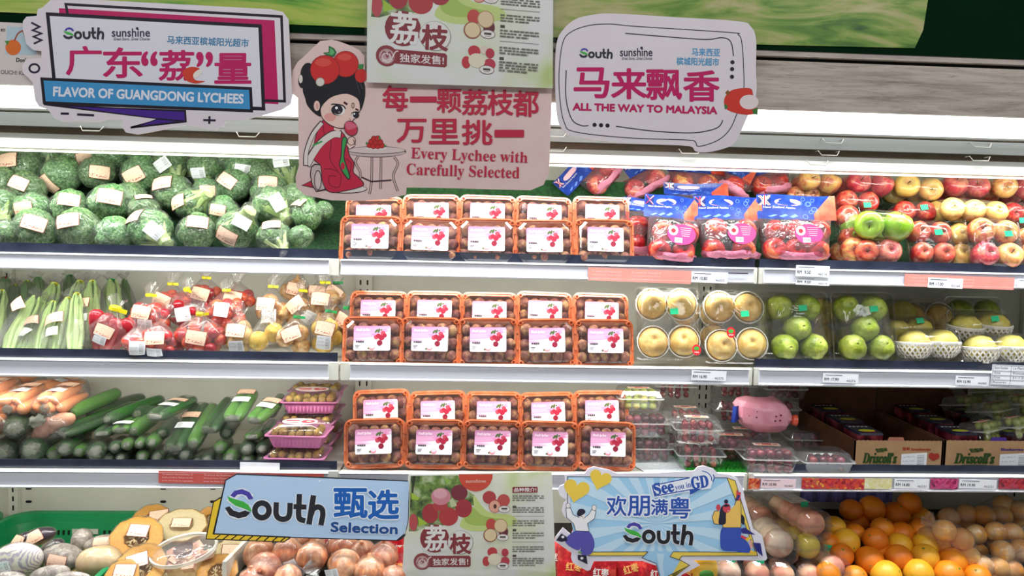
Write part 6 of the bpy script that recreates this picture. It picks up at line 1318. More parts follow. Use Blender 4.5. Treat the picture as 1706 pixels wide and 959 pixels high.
# ---------------------------------------------------------------- cartons
kraftb = mat('corrugated_card', 'B08A62', 'BC966C', rough=.8, scale=12); kraft_in = mat('card_inside', '5E3A20', '6E4428', rough=.85, scale=12)
blk = mat('berry_lid_dark', '14121E', '22203A', rough=.25, scale=20); yel = ink('C8CC2E'); vio = mat('berry_violet', '4A2A8A', rough=.4); wht = INK['F2EFEA']
for ci, (xa, xb, lab) in enumerate(((1422, 1569, 'open berry carton with red print, next to the plum box'), (1572, 1745, 'open berry carton with purple print at the far end of the shelf'))):
    Y = .035; a, b_ = at(xa, 776, Y), at(xb, 776, Y); w = b_.x-a.x; zt = at(xa, 733, Y).z; z0 = DK[2]+.004; h = zt-z0; dp = .40
    t = thing('berry_carton', lab, 'carton', T((a.x+b_.x)/2, Y, z0), 'berry cartons on the lowest shelf')
    pts = [(-w/2, 0)]+[(w/2, 0), (w/2, h)]+[((w/2)-(w*i/40), h-(.0016 if i % 2 else 0)) for i in range(1, 40)]+[(-w/2, h)]
    obj('front_panel', MB().loft([[(x, y, z) for x, z in pts] for y in (0, .004)]).mesh('front_panel', kraftb, False), t)
    tx = -w*.03 if ci == 0 else w*.02
    obj('tab', MB().prism([(tx-.028, h-.001), (tx+.024, h-.001), (tx+.02, h+.010), (tx-.024, h+.010)], 0, .003, 0, RX(90) @ S3(1, 1, 1)).mesh('tab', mat('tab_red', 'B07058', rough=.7) if ci == 0 else vio, False), t, T(0, .003, 0))
    for s_ in (-1, 1): obj('side_panel', MB().box((s_*(w/2-.002), dp/2, h/2), (.004, dp, h)).mesh('side_panel', kraft_in, False), t)
    obj('back_panel', MB().box((0, dp, h*.9), (w, .004, h*1.8)).mesh('back_panel', kraft_in, False), t); obj('bottom_panel', MB().box((0, dp/2, .002), (w, dp, .004)).mesh('bottom_panel', kraft_in, False), t)
    def fx(x, y, k, w=w, h=h): return (-w/2+x*w, -.0008-k, y*h)
    G = '2E4A1E'; obj('lettering', txt_mesh('lettering', '𝑫𝒓𝒊𝒔𝒄𝒐𝒍𝒍’𝒔', (.10, .28), (.48, .28), .33, ink(G), fx, .006), t); obj('lettering', txt_mesh('lettering', '怡颗莓', (.25, .62), (.38, .64), .13, ink(G), fx, .003), t)
    mb = MB(); mb.box((-w/2+.29*w, -.0008, .24*h), (.24*w, .0004, .0014)); obj('print', mb.mesh('print', ink(G), False), t)
    Rc = ('A8382A', '4A2A7A')[ci]; obj('lettering', txt_mesh('lettering', ('草莓 Strawberries', 'Blueberries 蓝莓')[ci], (.54, .68), (.86, .68), .11, ink(Rc), fx, .002), t)
    mb = MB()
    for q, (dx, dz) in enumerate(((0, 0), (.008, .004), (-.007, .005))): disc(mb, -w/2+.9*w+dx, .47*h+dz, .010, .010, -.0009-q*.0001, 0)
    obj('print', mb.mesh('print', ink(Rc), False), t)
    g = MB().grid(lambda u, v: (-w/2+w*(.53+.29*v*0+.29*u), -.0016, h*(.04+.05*u+.54*v)), 1, 1); lbm = obj('label', None or g.mesh('label', BC, False), t); lbm['label'] = 'white barcode label'
    # punnets standing in two rows
    nr = 3
    for r_ in range(nr):
        for c in range(2 if ci else 1):
            bx = -w/2+(.24+.5*c)*w if ci else -w/2+.22*w; by = .07+r_*.12; hh = h+.012+r_*.006
            pn = [('punnet_body', MB().loft([[(x, y, 0) for x, y in rr(.075, .085, .006, 1)], [(x, y, hh-.006) for x, y in rr(.082, .10, .006, 1)]]).mesh('punnet_body', plumm, False), None), ('punnet_lid', MB().loft([[(x, y, hh-.006) for x, y in rr(.084, .104, .006, 1)], [(x, y, hh) for x, y in rr(.078, .096, .006, 1)]]).mesh('punnet_lid', CLEAR if r_ == 9 else blk, False), None)]
            lb = MB(); lb.add([(.026*cos(2*pi*i/16), -.02+.014*sin(2*pi*i/16), hh+.0006) for i in range(16)], [tuple(range(16))], 0); lb.add([(.024*cos(2*pi*i/16), -.032+.012*sin(2*pi*i/16), hh+.0004) for i in range(16)], [tuple(range(16))], 1)
            for i in range(5): lb.box((-.03+.013*i, .026, hh+.0004), (.008, .003, .0004), 2)
            pn.append(('label', lb.mesh('label', [yel, ink('8A2A3A') if ci == 0 else vio, wht], False), None, [], 'oval yellow-green label'))
            reg(spawn(pn, 'berry_punnet', '', 'berry punnet', T((a.x+b_.x)/2+bx, Y+by, z0+.005), 'berry punnets standing in the cartons'), 'bp', ('red-print carton', 'purple-print carton')[ci]+(', front row', ', second row', ', rear row')[r_], bx, 'dark-lidded berry punnet with yellow oval')
# ---------------------------------------------------------------- flyers and grass mat in the middle bay
def flymat():
    s = NT('flyer_print'); w = s.n('TexWave', Vector=s.coord('Object', (1, 1, 1)), Scale=55.0, Distortion=1.5, Detail=2.0); w.wave_type = 'BANDS'; w.bands_direction = 'Y'
    n = s.noise(s.coord('Object', (1, 1, 1)), 120, 2)
    k = s.math('MULTIPLY', s.math('GREATER_THAN', w.outputs[1], .62), s.math('GREATER_THAN', n, .46)); s.link(s.mix(s.math('MULTIPLY', k, .6), hexc('E8EEF0'), hexc('8CC4DC')), s.b.inputs[0]); s.b.inputs['Roughness'].default_value = .25; return s.m
fm = flymat()
for i, (px, py, Y, w, d, rz_) in enumerate([(1098, 771, .075, .13, .15, 18), (1112, 757, .12, .12, .14, -12)]):
    p = at(px, py, Y); p.z = DK[2]+.0012+.0015*i
    o = obj('flyer', MB().box((0, 0, 0), (w, d, .001)).mesh('flyer', fm, False), None, T(*p) @ RZ(rz_), ('white and blue printed flyer lying at the shelf front', 'second flyer under the grape stack corner')[i], 'flyer', 'flyers on the lowest shelf')
p0, p1 = at(1145, 775, .03), at(1250, 775, .03)
mb = MB(); rd = random.Random(5); gw = p1.x-p0.x
mb.box((gw/2, .11, -.001), (gw, .2, .004))
for i in range(5200):
    x, y = rd.uniform(0, gw), rd.uniform(.008, .2); a_ = rd.uniform(0, 6.3); q = .0013; hgt = rd.uniform(.005, .010)
    mb.add([(x-q*cos(a_), y-q*sin(a_), 0), (x+q*cos(a_), y+q*sin(a_), 0), (x+rd.uniform(-.004, .004), y+rd.uniform(-.004, .004), hgt)], [(0, 1, 2)])
obj('grass_mat', mb.mesh('grass_mat', mat('bright_turf', '0F6A1A', '1F9A2A', c3='3EB23A', rough=.7, scale=200), False), None, T(p0.x, .02, DK[2]+.004), 'bright green artificial grass mat under the grape boxes', 'mat', None, 'stuff')
# ================================================================ bottom well
def put(px, py, Y): return at(px, py, Y)
# oranges: drawn from the photograph's near rows back to the shaded heap
OR_me = MB().ell(.0365, .0365, .0355, 20, 14).mesh('orange', orange_m)
orange_y = mat('light_orange_peel', 'E8A41E', 'EEB834', rough=.38, scale=10, bump=.35, bscale=500, bdist=.0012, rnd=1, vary=.15)
OY_me = MB().ell(.0365, .0365, .0355, 20, 14).mesh('orange', orange_y)
navel = MB().lathe([(.004, .0352), (.0025, .0362), (0, .0355)], 8).mesh('navel', plain('orange_navel', '6A7A2A', .8))
SB = .62
ORL = [(1424, 962, 22, 0), (1476, 958, 27, 1), (1530, 955, 26, 1), (1580, 957, 26, 0), (1628, 962, 24, 0), (1380, 955, 22, 0), (1448, 934, 26, 0), (1497, 929, 24, 0), (1541, 928, 24, 1), (1587, 935, 25, 0), (1402, 924, 21, 0), (1462, 913, 21, 0), (1499, 908, 22, 1), (1542, 908, 23, 1), (1409, 902, 24, 1), (1458, 899, 22, 0), (1502, 891, 24, 0), (1427, 872, 22, 0), (1470, 880, 20, 0), (1424, 888, 18, 0), (1452, 847, 23, 0), (1493, 858, 24, 0), (1534, 864, 21, 1), (1534, 882, 20, 0), (1390, 878, 20, 1), (1380, 905, 20, 0), (1560, 890, 20, 0), (1515, 838, 20, 0), (1418, 850, 20, 0), (1570, 912, 20, 0)]
for i, (x, y, r, yl) in enumerate(ORL):
    rw = 0 if y > 945 else 1 if y > 918 else 2 if y > 893 else 3 if y > 875 else 4
    Y = (.0, .05, .10, .17, .26)[rw]
    p = put(x, y, Y); s = r*sc(Y)/.0365
    reg(spawn([('peel', OY_me if yl else OR_me, None), ('navel', navel, RX(rng.uniform(20, 130)) @ RY(rng.uniform(-50, 50)))], 'orange', '', 'orange', T(*p) @ S3(s), 'loose oranges in the bottom well'), 'or', ('front row', 'second row', 'third row', 'fourth row', 'shaded back row')[rw]+' of the orange heap', x, 'loose %s orange' % ('yellowish' if yl else 'deep'))
FR['orange'] = OR_me
GBO = 'bagged oranges in the bottom well'
pale_o = mat('bagged_citrus', 'E09A40', 'EAB060', c3='EEC890', rough=.45, scale=14, rnd=1, vary=.2); FR['potato2'] = None
FRc = MB().ell(.036, .036, .034, 16, 10).mesh('orange', pale_o)
FR['yellow_o'] = FRc; NAME['yellow_o'] = 'orange'
def hullbag(px, py, Y, pts, r, me, nm, desc, row, key, grp, cat, flare=None, kl=None, bl_=None, name='fruit_bag', tie=None, fm_=None):
    m = sc(Y); kit = []; hp = []; rd = random.Random(int(px))
    for (x, z, y) in pts:
        x, z, y = x*m, -z*m, y; R0 = r*m
        kit.append((nm, me, T(x, y, z) @ RX(rd.uniform(0, 360)) @ RZ(rd.uniform(0, 360)) @ S3(R0/.036)))
        for t in range(-2, 3):
            for j in range(8): c = cos(t*.75); hp.append((x+R0*1.07*c*cos(j*pi/4), y+R0*1.07*c*sin(j*pi/4), z+R0*1.07*sin(t*.75)))
    if flare:
        fx, fz = flare[0]*m, -flare[1]*m; hp += [(fx+.008*cos(j), .008*sin(j), fz) for j in range(6)]
    kit.append(('bag', hull('bag', hp, fm_ or BAGF), None, [], 'clear plastic bag'))
    if flare:
        d = V((fx, 0, fz)).normalized(); q = align(d, (0, -1, 0))
        fl_ = MB().loft([[((.008+t*.022*(.6+.5*sin(4*j)))*cos(2*pi*j/20), (.007+t*.012)*sin(2*pi*j/20), t*.035*(1+.2*sin(3*j))) for j in range(20)] for t in (0, .5, 1)], cap=(0, 0)).mesh('bag_neck', BAGF, True, 180); kit.append(('bag_neck', fl_, T(fx, 0, fz) @ q))
        if tie: kit.append(('tape_tie', tie_me[tie], T(fx, 0, fz) @ q @ T(0, 0, -.006) @ S3(.75)))
    R1 = r*m
    def fl2(k, me2, w, h): return MB().grid(lambda u, v: (k[0]*m+((u-.5)*cos(R(k[2]))-(v-.5)*sin(R(k[2])))*w, -R1*1.12-.0+abs(u-.5)*.006, -k[1]*m+((u-.5)*sin(R(k[2]))+(v-.5)*cos(R(k[2])))*h), 4, 3).mesh('label', me2)
    if kl: kit.append(('label', fl2(kl, KR, .056, .038), None, [], 'kraft-coloured paper label'))
    if bl_: kit.append(('label', fl2(bl_, BC, .036, .028), None, [], 'white barcode label'))
    return reg(spawn(kit, name, '', cat, T(*at(px, py, Y)), grp), key, row, px, desc)
for i, (px, py, Y, pts, r, fl_, row, desc) in enumerate([
    (1590, 898, .06, [(-19, -16, 0), (14, 0, 0), (25, 30, -.01), (-8, 14, .04), (-30, 10, .05)], 20, (-38, -26), 'bagged orange heap', 'open clear bag of pale citrus on the oranges'),
    (1596, 862, .22, [(-16, 0, 0), (16, -6, 0), (18, 16, 0), (-12, 20, .04)], 18, (36, 10), 'bagged orange heap', 'dim red net bag of oranges'),
    (1655, 862, .20, [(-18, -4, 0), (14, -2, 0), (30, -16, .03), (-14, 22, .02)], 19, None, 'bagged orange heap', 'dim bag of oranges'),
    (1672, 886, .13, [(-14, 0, 0), (16, 2, 0), (-4, 24, .02)], 19, (34, -6), 'bagged orange heap', 'bag of orange citrus with white film'),
    (1630, 895, .15, [(-4, -6, 0), (0, 26, 0)], 18, None, 'bagged orange heap', 'narrow shaded orange bag'),
    (1690, 918, .05, [(-22, 0, 0), (14, -2, 0), (-6, 26, .01), (36, 8, 0)], 20, (-44, 18), 'bagged orange heap', 'bag of pale citrus'),
    (1650, 942, .03, [(-16, 0, 0), (14, 4, 0), (40, 8, 0), (8, 26, 0)], 20, (38, -14), 'bagged orange heap', 'front bag of pale citrus with gathered film'),
    (1700, 860, .2, [(-4, -10, 0), (22, -8, 0), (0, 16, 0)], 19, None, 'bagged orange heap', 'bag of oranges cut by the picture edge')]):
    hullbag(px, py, Y, pts, r, FRc, 'orange', desc, row, 'bo', GBO, 'oranges', fl_)
# long peach boxes pointing at the aisle
peach = mat('peach_skin', 'D88A72', 'E8AE8C', c3='EFC8A0', rough=.55, scale=14, rnd=1, vary=.15)
lemon_m = mat('lemon_skin', 'E8CC3E', 'EED860', rough=.4, scale=14, rnd=1); whitep = mat('white_peach_skin', 'EBD2B0', 'F0DCC4', c3='DCA890', rough=.5, scale=12, rnd=1)
PE_ = {k: MB().ell(.036, .036, .034, 16, 10).mesh(n_, m_) for k, n_, m_ in (('p', 'peach', peach), ('l', 'lemon', lemon_m), ('w', 'peach', whitep))}
def longbox(px0, py0, Y0, px1, py1, Y1, r, nf, fk, label, row, desc, st=None, lab=False):
    a, b = at(px0, py0, Y0), at(px1, py1, Y1); L = (b-a).length; rr_ = r*sc(Y0); q = align(b-a, (0, -.5, 1)); kit = []; rd = random.Random(int(px0))
    for i in range(nf):
        z = rr_+i*(L-2*rr_)/(nf-1)
        for xx in ((-.0,),)[0]: kit.append(({'p': 'peach', 'l': 'lemon', 'w': 'peach'}[fk], PE_[fk], T(xx, 0, z) @ RX(rd.uniform(0, 360)) @ S3(rr_/.036)))
    bx = MB().loft([[(x*1.0, y, z) for x, y in rr(rr_*2.25*k, rr_*2.2*k, rr_*.7*k, 3)] for z, k in ((-.008, .8), (0, 1), (L, 1), (L+.006, .8))]).mesh('box', CLEAR, True, 30)
    kit.append(('box', bx, None, [], 'clear moulded box')); kit.append(('flange', MB().loft([[(x, y, z) for x, y in rr(rr_*2.5, .004, .0015, 1)] for z in (-.004, L)]).mesh('flange', CLEAR, False), None))
    if lab: kit.append(('label', MB().grid(lambda u, v: ((u-.5)*rr_*1.5, rr_*1.14, L*(.35+.5*v)), 1, 1).mesh('label', BC, False), None, [], 'long white paper label'))
    if st: kit.append(('sticker', STK, T(st[0], rr_*1.15, L*st[1]) @ RX(90), [], 'small green price sticker'))
    reg(spawn(kit, 'peach_box', '', 'peaches', T(*a) @ q, 'long clear peach boxes in the bottom well'), 'px', row, px0, desc)
longbox(1362, 877, .06, 1292, 838, .34, 24, 4, 'p', 1, 'peach box heap', 'top long box of pink peaches with white label', (.0, .28), True)
longbox(1357, 916, .03, 1275, 868, .32, 23, 4, 'l', 1, 'peach box heap', 'long box of yellow fruit under the top peach box')
longbox(1304, 912, .02, 1262, 868, .3, 26, 4, 'w', 1, 'peach box heap', 'long box of pale peaches beside the blue sign')
longbox(1393, 952, -.02, 1350, 905, .22, 22, 4, 'p', 1, 'peach box heap', 'long box of rosy peaches by the oranges', (.0, .35))
longbox(1216, 958, -.01, 1205, 930, .2, 22, 3, 'w', 1, 'peach box heap', 'netted pale fruit box with green sticker under the sign', (.0, .1))
longbox(1264, 960, -.01, 1250, 932, .2, 22, 3, 'p', 1, 'peach box heap', 'netted pink fruit box with green sticker under the sign', (.0, .1))
longbox(1306, 962, -.01, 1290, 935, .2, 22, 3, 'p', 1, 'peach box heap', 'pink fruit box under the pale peaches')
longbox(1350, 964, -.01, 1335, 935, .2, 22, 3, 'p', 1, 'peach box heap', 'dim pink fruit box next to the pale peaches')
longbox(1275, 865, .22, 1240, 838, .42, 20, 3, 'p', 1, 'peach box heap', 'dark rosy box behind the blue sign')
# sloped bed that carries the fruit, and the front board of the well
for (xa_, xb_, nm_, lb_, mm_) in ((at(1195, 900, .1).x, BX[3]-.02, 'display_bed', 'sloped dark bed under the oranges and peach boxes', mat('bed_dark', '1C1814', '2A241E', rough=.8)), (at(405, 900, .1).x, at(1190, 900, .1).x, 'display_bed', 'sloped dark bed under the onions and red packets', mat('bed_dark', '1C1814'))):
    mb = MB().loft([[(x_, -.16, ZB+.001), (x_, .30, ZB+.001), (x_, .30, ZB+.20), (x_, -.14, ZB+.085)] for x_ in (xa_, xb_)])
    obj(nm_, mb.mesh(nm_, mm_, False), None, None, lb_, 'display bed')
obj('well_front', MB().box(((BX[0]+BX[3])/2, -.20, ZB/2+.06), (BX[3]-BX[0], .03, ZB+.12)).mesh('well_front', cream, False), None, None, 'cream front board of the bottom well below the picture', 'case panel')
# dark cloth and crates behind
t = obj('display_riser', MB().box((0, 0, 0), (BW*.98, .18, .18)).mesh('display_riser', mat('riser_black', '17130F', '241C16', rough=.8), False), None, ((BX[2]+BX[3])/2, .40, ZB+.09), 'black riser block behind the oranges', 'riser')
mb = MB().grid(lambda u, v: ((u-.5)*.34, .004*sin(u*40), v*.10), 60, 3)
obj('crinkled_liner', mb.mesh('crinkled_liner', mat('violet_blue_liner', '6E6AC0', '8E92D8', rough=.5, scale=60, stretch=(8, 1, .4)), False), None, T(*at(1410, 836, .42)), 'blue-violet crinkled paper liner behind the oranges', 'liner')
# red snack packs under the see-you sign
redp = mat('red_foil', 'A0121C', 'C01E28', c3='D84A3A', rough=.25, scale=40, bump=.5, bscale=50, bdist=.004); gold = ink('E0B060')
for i, (x, y, Y) in enumerate([(955, 945, .02), (1000, 955, 0), (1050, 948, .02), (1095, 958, 0), (1140, 950, .03), (975, 905, .1), (1120, 925, .1), (672, 915, .06), (662, 945, .03), (935, 930, .08)]):
    p = at(x, y, Y); mb = MB().grid(lambda u, v: ((u-.5)*.095, -.016*math.sqrt(max(0, 1-(2*u-1)**4))*(1-.5*abs(2*v-1)**3), (v-.5)*.12), 8, 8); mb.grid(lambda u, v: ((.5-u)*.095, .016*math.sqrt(max(0, 1-(2*u-1)**4))*(1-.5*abs(2*v-1)**3), (v-.5)*.12), 8, 6)
    pk = [('foil_pack', mb.mesh('foil_pack', redp, True, 60), None), ('lettering', txt_mesh('lettering', '红枣', (-.024, -.01), (.022, -.01), .024, INK['F2EFEA'] if i % 2 else gold, lambda a_, b_, k: (a_, -.0185-k, b_), .0006), None)]
    reg(spawn(pk, 'snack_pack', '', 'packet', T(*p) @ RX(-25) @ RY(rng.uniform(-18, 18)), 'red foil packets in the bottom well'), 'rp', 'bottom well under the signs', x, 'red foil food packet')
p = at(1174, 948, .0); pk = [('foil_pack', MB().ell(.04, .02, .055, 16, 10).mesh('foil_pack', mat('yellow_foil', 'E0A82A', 'E8C050', rough=.3)), None), ('label', MB().ell(.022, .006, .014, 12, 6).mesh('label', mat('leaf_green_print', '3E8A2A', rough=.4)), T(0, -.018, -.012), [], 'green oval print')]
spawn(pk, 'snack_pack', 'yellow packet with green oval below the bubble tail of the blue sign', 'packet', T(*p) @ RX(-15))
# ---------------------------------------------------------------- left: green baskets with pumpkins, aubergines, roots
gpl = mat('green_basket_plastic', '0E7A48', '128A54', rough=.35, scale=6, coat=.2)
def basket(x0, x1, zt, zb, Y0, Y1, label, slots=True):
    w, d, h = x1-x0, Y1-Y0, zt-zb; t = thing('green_basket', label, 'basket', T((x0+x1)/2, (Y0+Y1)/2, zb), 'green plastic baskets in the bottom well')
    o_, i_ = rr(w, d, .08, 5), rr(w-.008, d-.008, .077, 5); b_, bi = rr(w-.10, d-.10, .06, 5), rr(w-.108, d-.108, .057, 5)
    def lf(a, z): return [(x, y, z) for x, y in a]
    obj('basket_wall', MB().loft([lf(b_, 0), lf(rr(w-.03, d-.03, .075, 5), h*.78), lf(rr(w-.026, d-.026, .075, 5), h-.03), lf(rr(w-.038, d-.038, .073, 5), h-.03), lf(bi, .006)], cap=(1, 1)).mesh('basket_wall', gpl, True, 30), t)
    obj('rim', MB().loft([lf(rr(w-.028, d-.028, .075, 5), h-.034), lf(rr(w-.004, d-.004, .08, 5), h-.034), lf(o_, h-.004), lf(rr(w-.008, d-.008, .077, 5), h), lf(rr(w-.034, d-.034, .075, 5), h-.004), lf(rr(w-.040, d-.040, .073, 5), h-.03), lf(rr(w-.028, d-.028, .075, 5), h-.034)], cap=(0, 0)).mesh('rim', gpl, True, 30), t)
    if slots:
        mb = MB()
        for i in range(22):
            x = -w*.36+i*w*.033
            if abs(x+w*.02) > .05: mb.box((x, d/2-.026, h*.62), (.007, .006, .028))
        obj('slot', mb.mesh('slots', plain('slot_shadow', '04180E', .9), False), t, kind='stuff')
        obj('handle_hole', MB().box((-w*.02, d/2-.026, h*.62), (.085, .006, .034)).mesh('handle_hole', plain('handle_shadow', '0A2216', .9), False), t)
        obj('label', MB().box((-w*.02, d/2-.030, h*.62+.011), (.085, .002, .018)).mesh('label', ink('C8CCC2'), False), t)
    return t
zt = at(150, 853, .40).z; xa = at(30, 853, .40).x; xb = at(262, 853, .40).x
basket(xa-.02, xb+.03, zt, ZB, -.165, .42, 'big green plastic basket holding the pumpkin halves')
basket(xa-.56, xa-.024, zt+.004, ZB, -.10, .42, 'green plastic basket at the picture edge', False)
obj('basket_liner', MB().box((0, 0, 0), ((xb-xa)*.86, .36, .05)).mesh('basket_liner', mat('straw_card', 'C8AE7A', 'D4BC8A', rough=.8), False), None, ((xa+xb)/2, .16, ZB+.07), 'tan card liner under the pumpkin halves', 'liner')
xc_, xd_ = at(262, 930, .1).x, at(398, 930, .1).x
obj('display_riser', MB().box(((xc_+xd_)/2, .10, ZB+.05), (xd_-xc_, .40, .10)).mesh('display_riser', mat('straw_card', 'C8AE7A'), False), None, None, 'tan riser block under the pumpkins beside the divider', 'riser')
flesh = mat('pumpkin_flesh', 'E8A034', 'F0B24C', rough=.45, scale=16); pit_m = mat('pumpkin_cavity', 'C07A2A', 'DC9A44', rough=.6, scale=60, bump=1, bscale=120, bdist=.005); seedm = mat('seed', 'E8CE96', rough=.5); rind = mat('pumpkin_rind', 'D0A24A', 'C08A38', rough=.5, scale=10); palef = mat('pale_squash_flesh', 'F0DCA4', 'F4E4B8', rough=.45, scale=10)
seedmesh = MB(); rd = random.Random(3)
for i in range(26):
    a_ = rd.uniform(0, 6.3); q = rd.uniform(.25, .95); seedmesh.ell(.07, .04, .02, 7, 5, 0, T(.42*q*cos(a_), .42*q*sin(a_), .02+rd.uniform(-.02, .05)) @ RZ(rd.uniform(0, 180)) @ RX(rd.uniform(-40, 40)))
for i in range(14):
    a_ = rd.uniform(0, 6.3); seedmesh.tube([(.4*cos(a_), .4*sin(a_), 0), (.25*cos(a_+.3), .25*sin(a_+.3), .06), (.1*cos(a_), .1*sin(a_), .01)], .012, 4)
seedmesh = seedmesh.mesh('seeds', seedm)
def half(nm, fl_m, seeds=True):
    hb = MB().lathe([(0, -.75), (.5, -.68), (.85, -.42), (1.0, -.05), (1.0, 0), (.96, .012)], 28, 0, cap=(1, 0), fn=lambda a, z: 1+.035*cos(10*a)).mesh('rind', rind)
    cf = MB().lathe([(.97, .0), (.93, .014), (.52, .01), (.46, -.03)], 28, cap=(0, 0), fn=lambda a, z: 1+.035*cos(10*a)).mesh('cut_face', fl_m, True, 180)
    cv = MB().lathe([(.5, .0), (.42, -.14), (.2, -.22), (0, -.24)], 20, cap=(0, 1)).mesh('cavity', pit_m if seeds else fl_m, True, 180)
    k = [('rind', hb, None), ('cut_face', cf, None), ('cavity', cv, None)]
    if seeds: k.append(('seeds', seedmesh, T(0, 0, -.10)))
    k.append(('film', MB().lathe([(1.03, -.3), (1.04, .02), (.8, .05), (.4, .045), (0, .04)], 24, cap=(0, 1)).mesh('film', FILM, True, 180), None, [], 'tight clear film'))
    return k
def gourd(px, py, Y, rx, ry, kit, desc, tiltx, rotz=0, lab=None, sy=1, key='pk', roll=0):
    r = rx*sc(Y); lb = []
    if lab: lb = [('label', MB().grid(lambda u, v: (lab[0]+(u-.5)*(.060/r), lab[1]+(v-.5)*(.044/r), .07), 2, 2).mesh('label', KR), None, [], 'kraft-coloured paper label')]
    spawn(kit+lb, 'pumpkin_half', desc, 'pumpkin', T(*at(px, py, Y)) @ RY(roll) @ RX(90-tiltx) @ RZ(rotz) @ S3(r, r*sy, r), 'cut pumpkin halves in the bottom well')
PH, PP = half('p', flesh), half('w', palef, False)
gourd(227, 895, .10, 43, 28, PH, 'orange pumpkin half with seeds, kraft label leaning on the clear tub', 48, 0, (-.0, .30), .88, roll=4)
gourd(250, 868, .26, 32, 20, PH, 'orange pumpkin half peeping above the labelled one', 50, 10, (.4, .2))
gourd(302, 874, .18, 42, 24, PP, 'pale squash half with white label behind the clear tub', 50, 0, (0, .1), .72)
gourd(350, 868, .26, 24, 22, PH, 'small orange pumpkin half beside the yellow-edged sign', 20, 0, None)
gourd(234, 944, -.02, 42, 26, PH, 'green-skinned pumpkin half under the clear tub', 50, 20, (-.1, .3))
gourd(203, 958, -.06, 28, 24, PH, 'orange pumpkin half at the bottom edge with label', 45, 0, (.1, .2))
gourd(362, 952, .0, 34, 20, PH, 'cut pumpkin piece between the tub and the white divider', 55, 0, None)
gourd(385, 925, .12, 30, 22, PP, 'pale squash half by the white divider', 30, 0, (0, .2))
# clear tub
tubr = 56*sc(.02)
tub = MB().loft([[(x*tubr, y*tubr*.72, z) for x, y in [(k*cos(2*pi*j/32), k*sin(2*pi*j/32)) for j in range(32)]] for k, z in ((.78, -.055), (.86, -.04), (.95, -.004))], cap=(1, 0)).mesh('tub', CLEAR, True, 40)
milk = mat('milky_rim', 'E4E2D8', rough=.25, alpha=.7); lidb = MB().loft([[(k*tubr*cos(2*pi*j/32), k*.72*tubr*sin(2*pi*j/32), z) for j in range(32)] for k, z in ((.93, -.004), (1.0, -.006), (1.02, .0), (1.0, .006), (.93, .004))], cap=(0, 0)).mesh('rim', milk, True, 60)
ldome = MB().loft([[(k*tubr*cos(2*pi*j/32), k*.72*tubr*sin(2*pi*j/32), z) for j in range(32)] for k, z in ((.93, .003), (.8, .012), (.4, .018), (.05, .018))], cap=(0, 1)).mesh('lid', film('tub_lid', wr=14, strength=.8, dist=.01, rough=.05, base=.10, haze=.10), True, 180)
chop = mat('cut_pink_fruit', 'D8A48C', 'E4BCA0', c3='C88A78', rough=.5, scale=20, rnd=1, vary=.2)
ck = [('tub', tub, None), ('rim', lidb, None), ('lid', ldome, None, [], 'wrinkled clear lid')]
for i in range(10):
    a_ = i*.63*2; q = (.3, .62)[i % 2]; ck.append(('fruit_piece', MB().box((0, 0, 0), (.034, .026, .02)).mesh('fruit_piece', chop, False), T(q*tubr*cos(a_), q*.7*tubr*sin(a_), -.02-.008*(i % 2)) @ RZ(40*i) @ RX(20)))
ck.append(('bowl', MB().lathe([(.010, -.01), (.026, .0), (.028, .006)], 18, cap=(1, 0)).mesh('bowl', mat('brown_cup', '6A4A4A', rough=.3), True, 60), T(-.0, 0, 0), [], 'small inner cup'))
spawn(ck, 'clear_tub', 'oval clear tub of cut fruit lying on the pumpkin halves', 'tub', T(*at(306, 916, .02)) @ RY(-9) @ RX(17))
# wrapped roots, aubergine, red cabbage
rootm = mat('taro_skin', '8E8078', 'A89C92', c3='C0B6A8', rough=.7, scale=50, bump=.5, rnd=1); yamm = mat('yam_skin', 'C8A878', 'D8BC90', rough=.6, scale=20, rnd=1); aub = mat('aubergine_skin', '1E0A1E', '32122E', rough=.15, coat=.6, scale=8)
cabm = NT('red_cabbage_cut'); _w = cabm.n('TexWave', Vector=cabm.coord('Object', (1, 1, 1)), Scale=60.0, Distortion=6.0, Detail=3.0); _w.wave_type = 'RINGS'; cabm.link(cabm.ramp(_w.outputs[1], [(.2, 'E8E4CC'), (.6, 'D2CACC'), (.95, 'B0A2B0')]), cabm.b.inputs[0]); cabm = cabm.m
def lump(px, py, Y, rx, rz, m, name, desc, cat, rot=0, ry=None, kl=None, bl_=None, film_=True, seed=0, nm='skin'):
    k = sc(Y); a_, c_ = rx*k, rz*k; b_ = (ry or min(rx, rz))*k
    me = MB().ell(a_, b_, c_, 22, 14, fn=lambda q: 1+.05*NZ.noise(q*22+V((seed, 0, 0)))+.02*NZ.noise(q*70)).mesh(nm, m, True, 180)
    kit = [(nm, me, None)]
    if film_: kit.append(('film', MB().ell(a_*1.05, b_*1.05, c_*1.05, 20, 12, fn=lambda q: 1+.02*NZ.noise(q*50)).mesh('film', FILM, True, 180), None, [], 'clear film'))
    rad = (a_*1.05, b_*1.05, c_*1.05)
    def dd(v): return V((v[0], -math.sqrt(max(.1, 1-v[0]**2-v[1]**2)), v[1]))
    if kl: kit.append(('label', patch_ell(rad, dd(kl), kl[2], .058, .042, KR), None, [], 'kraft-coloured paper label'))
    if bl_: kit.append(('label', patch_ell(rad, dd(bl_), bl_[2], .044, .036, BC, off=.05), None, [], 'white barcode label'))
    return spawn(kit, name, desc, cat, T(*at(px, py, Y)) @ RY(rot))
lump(137, 900, .16, 17, 20, rootm, 'taro_root', 'upright grey film-wrapped root standing in the basket', 'taro', 0, seed=1)
lump(105, 928, .04, 34, 22, rootm, 'taro_root', 'film-wrapped root with kraft label beside the aubergine', 'taro', 8, kl=(0, .1, -4), seed=2)
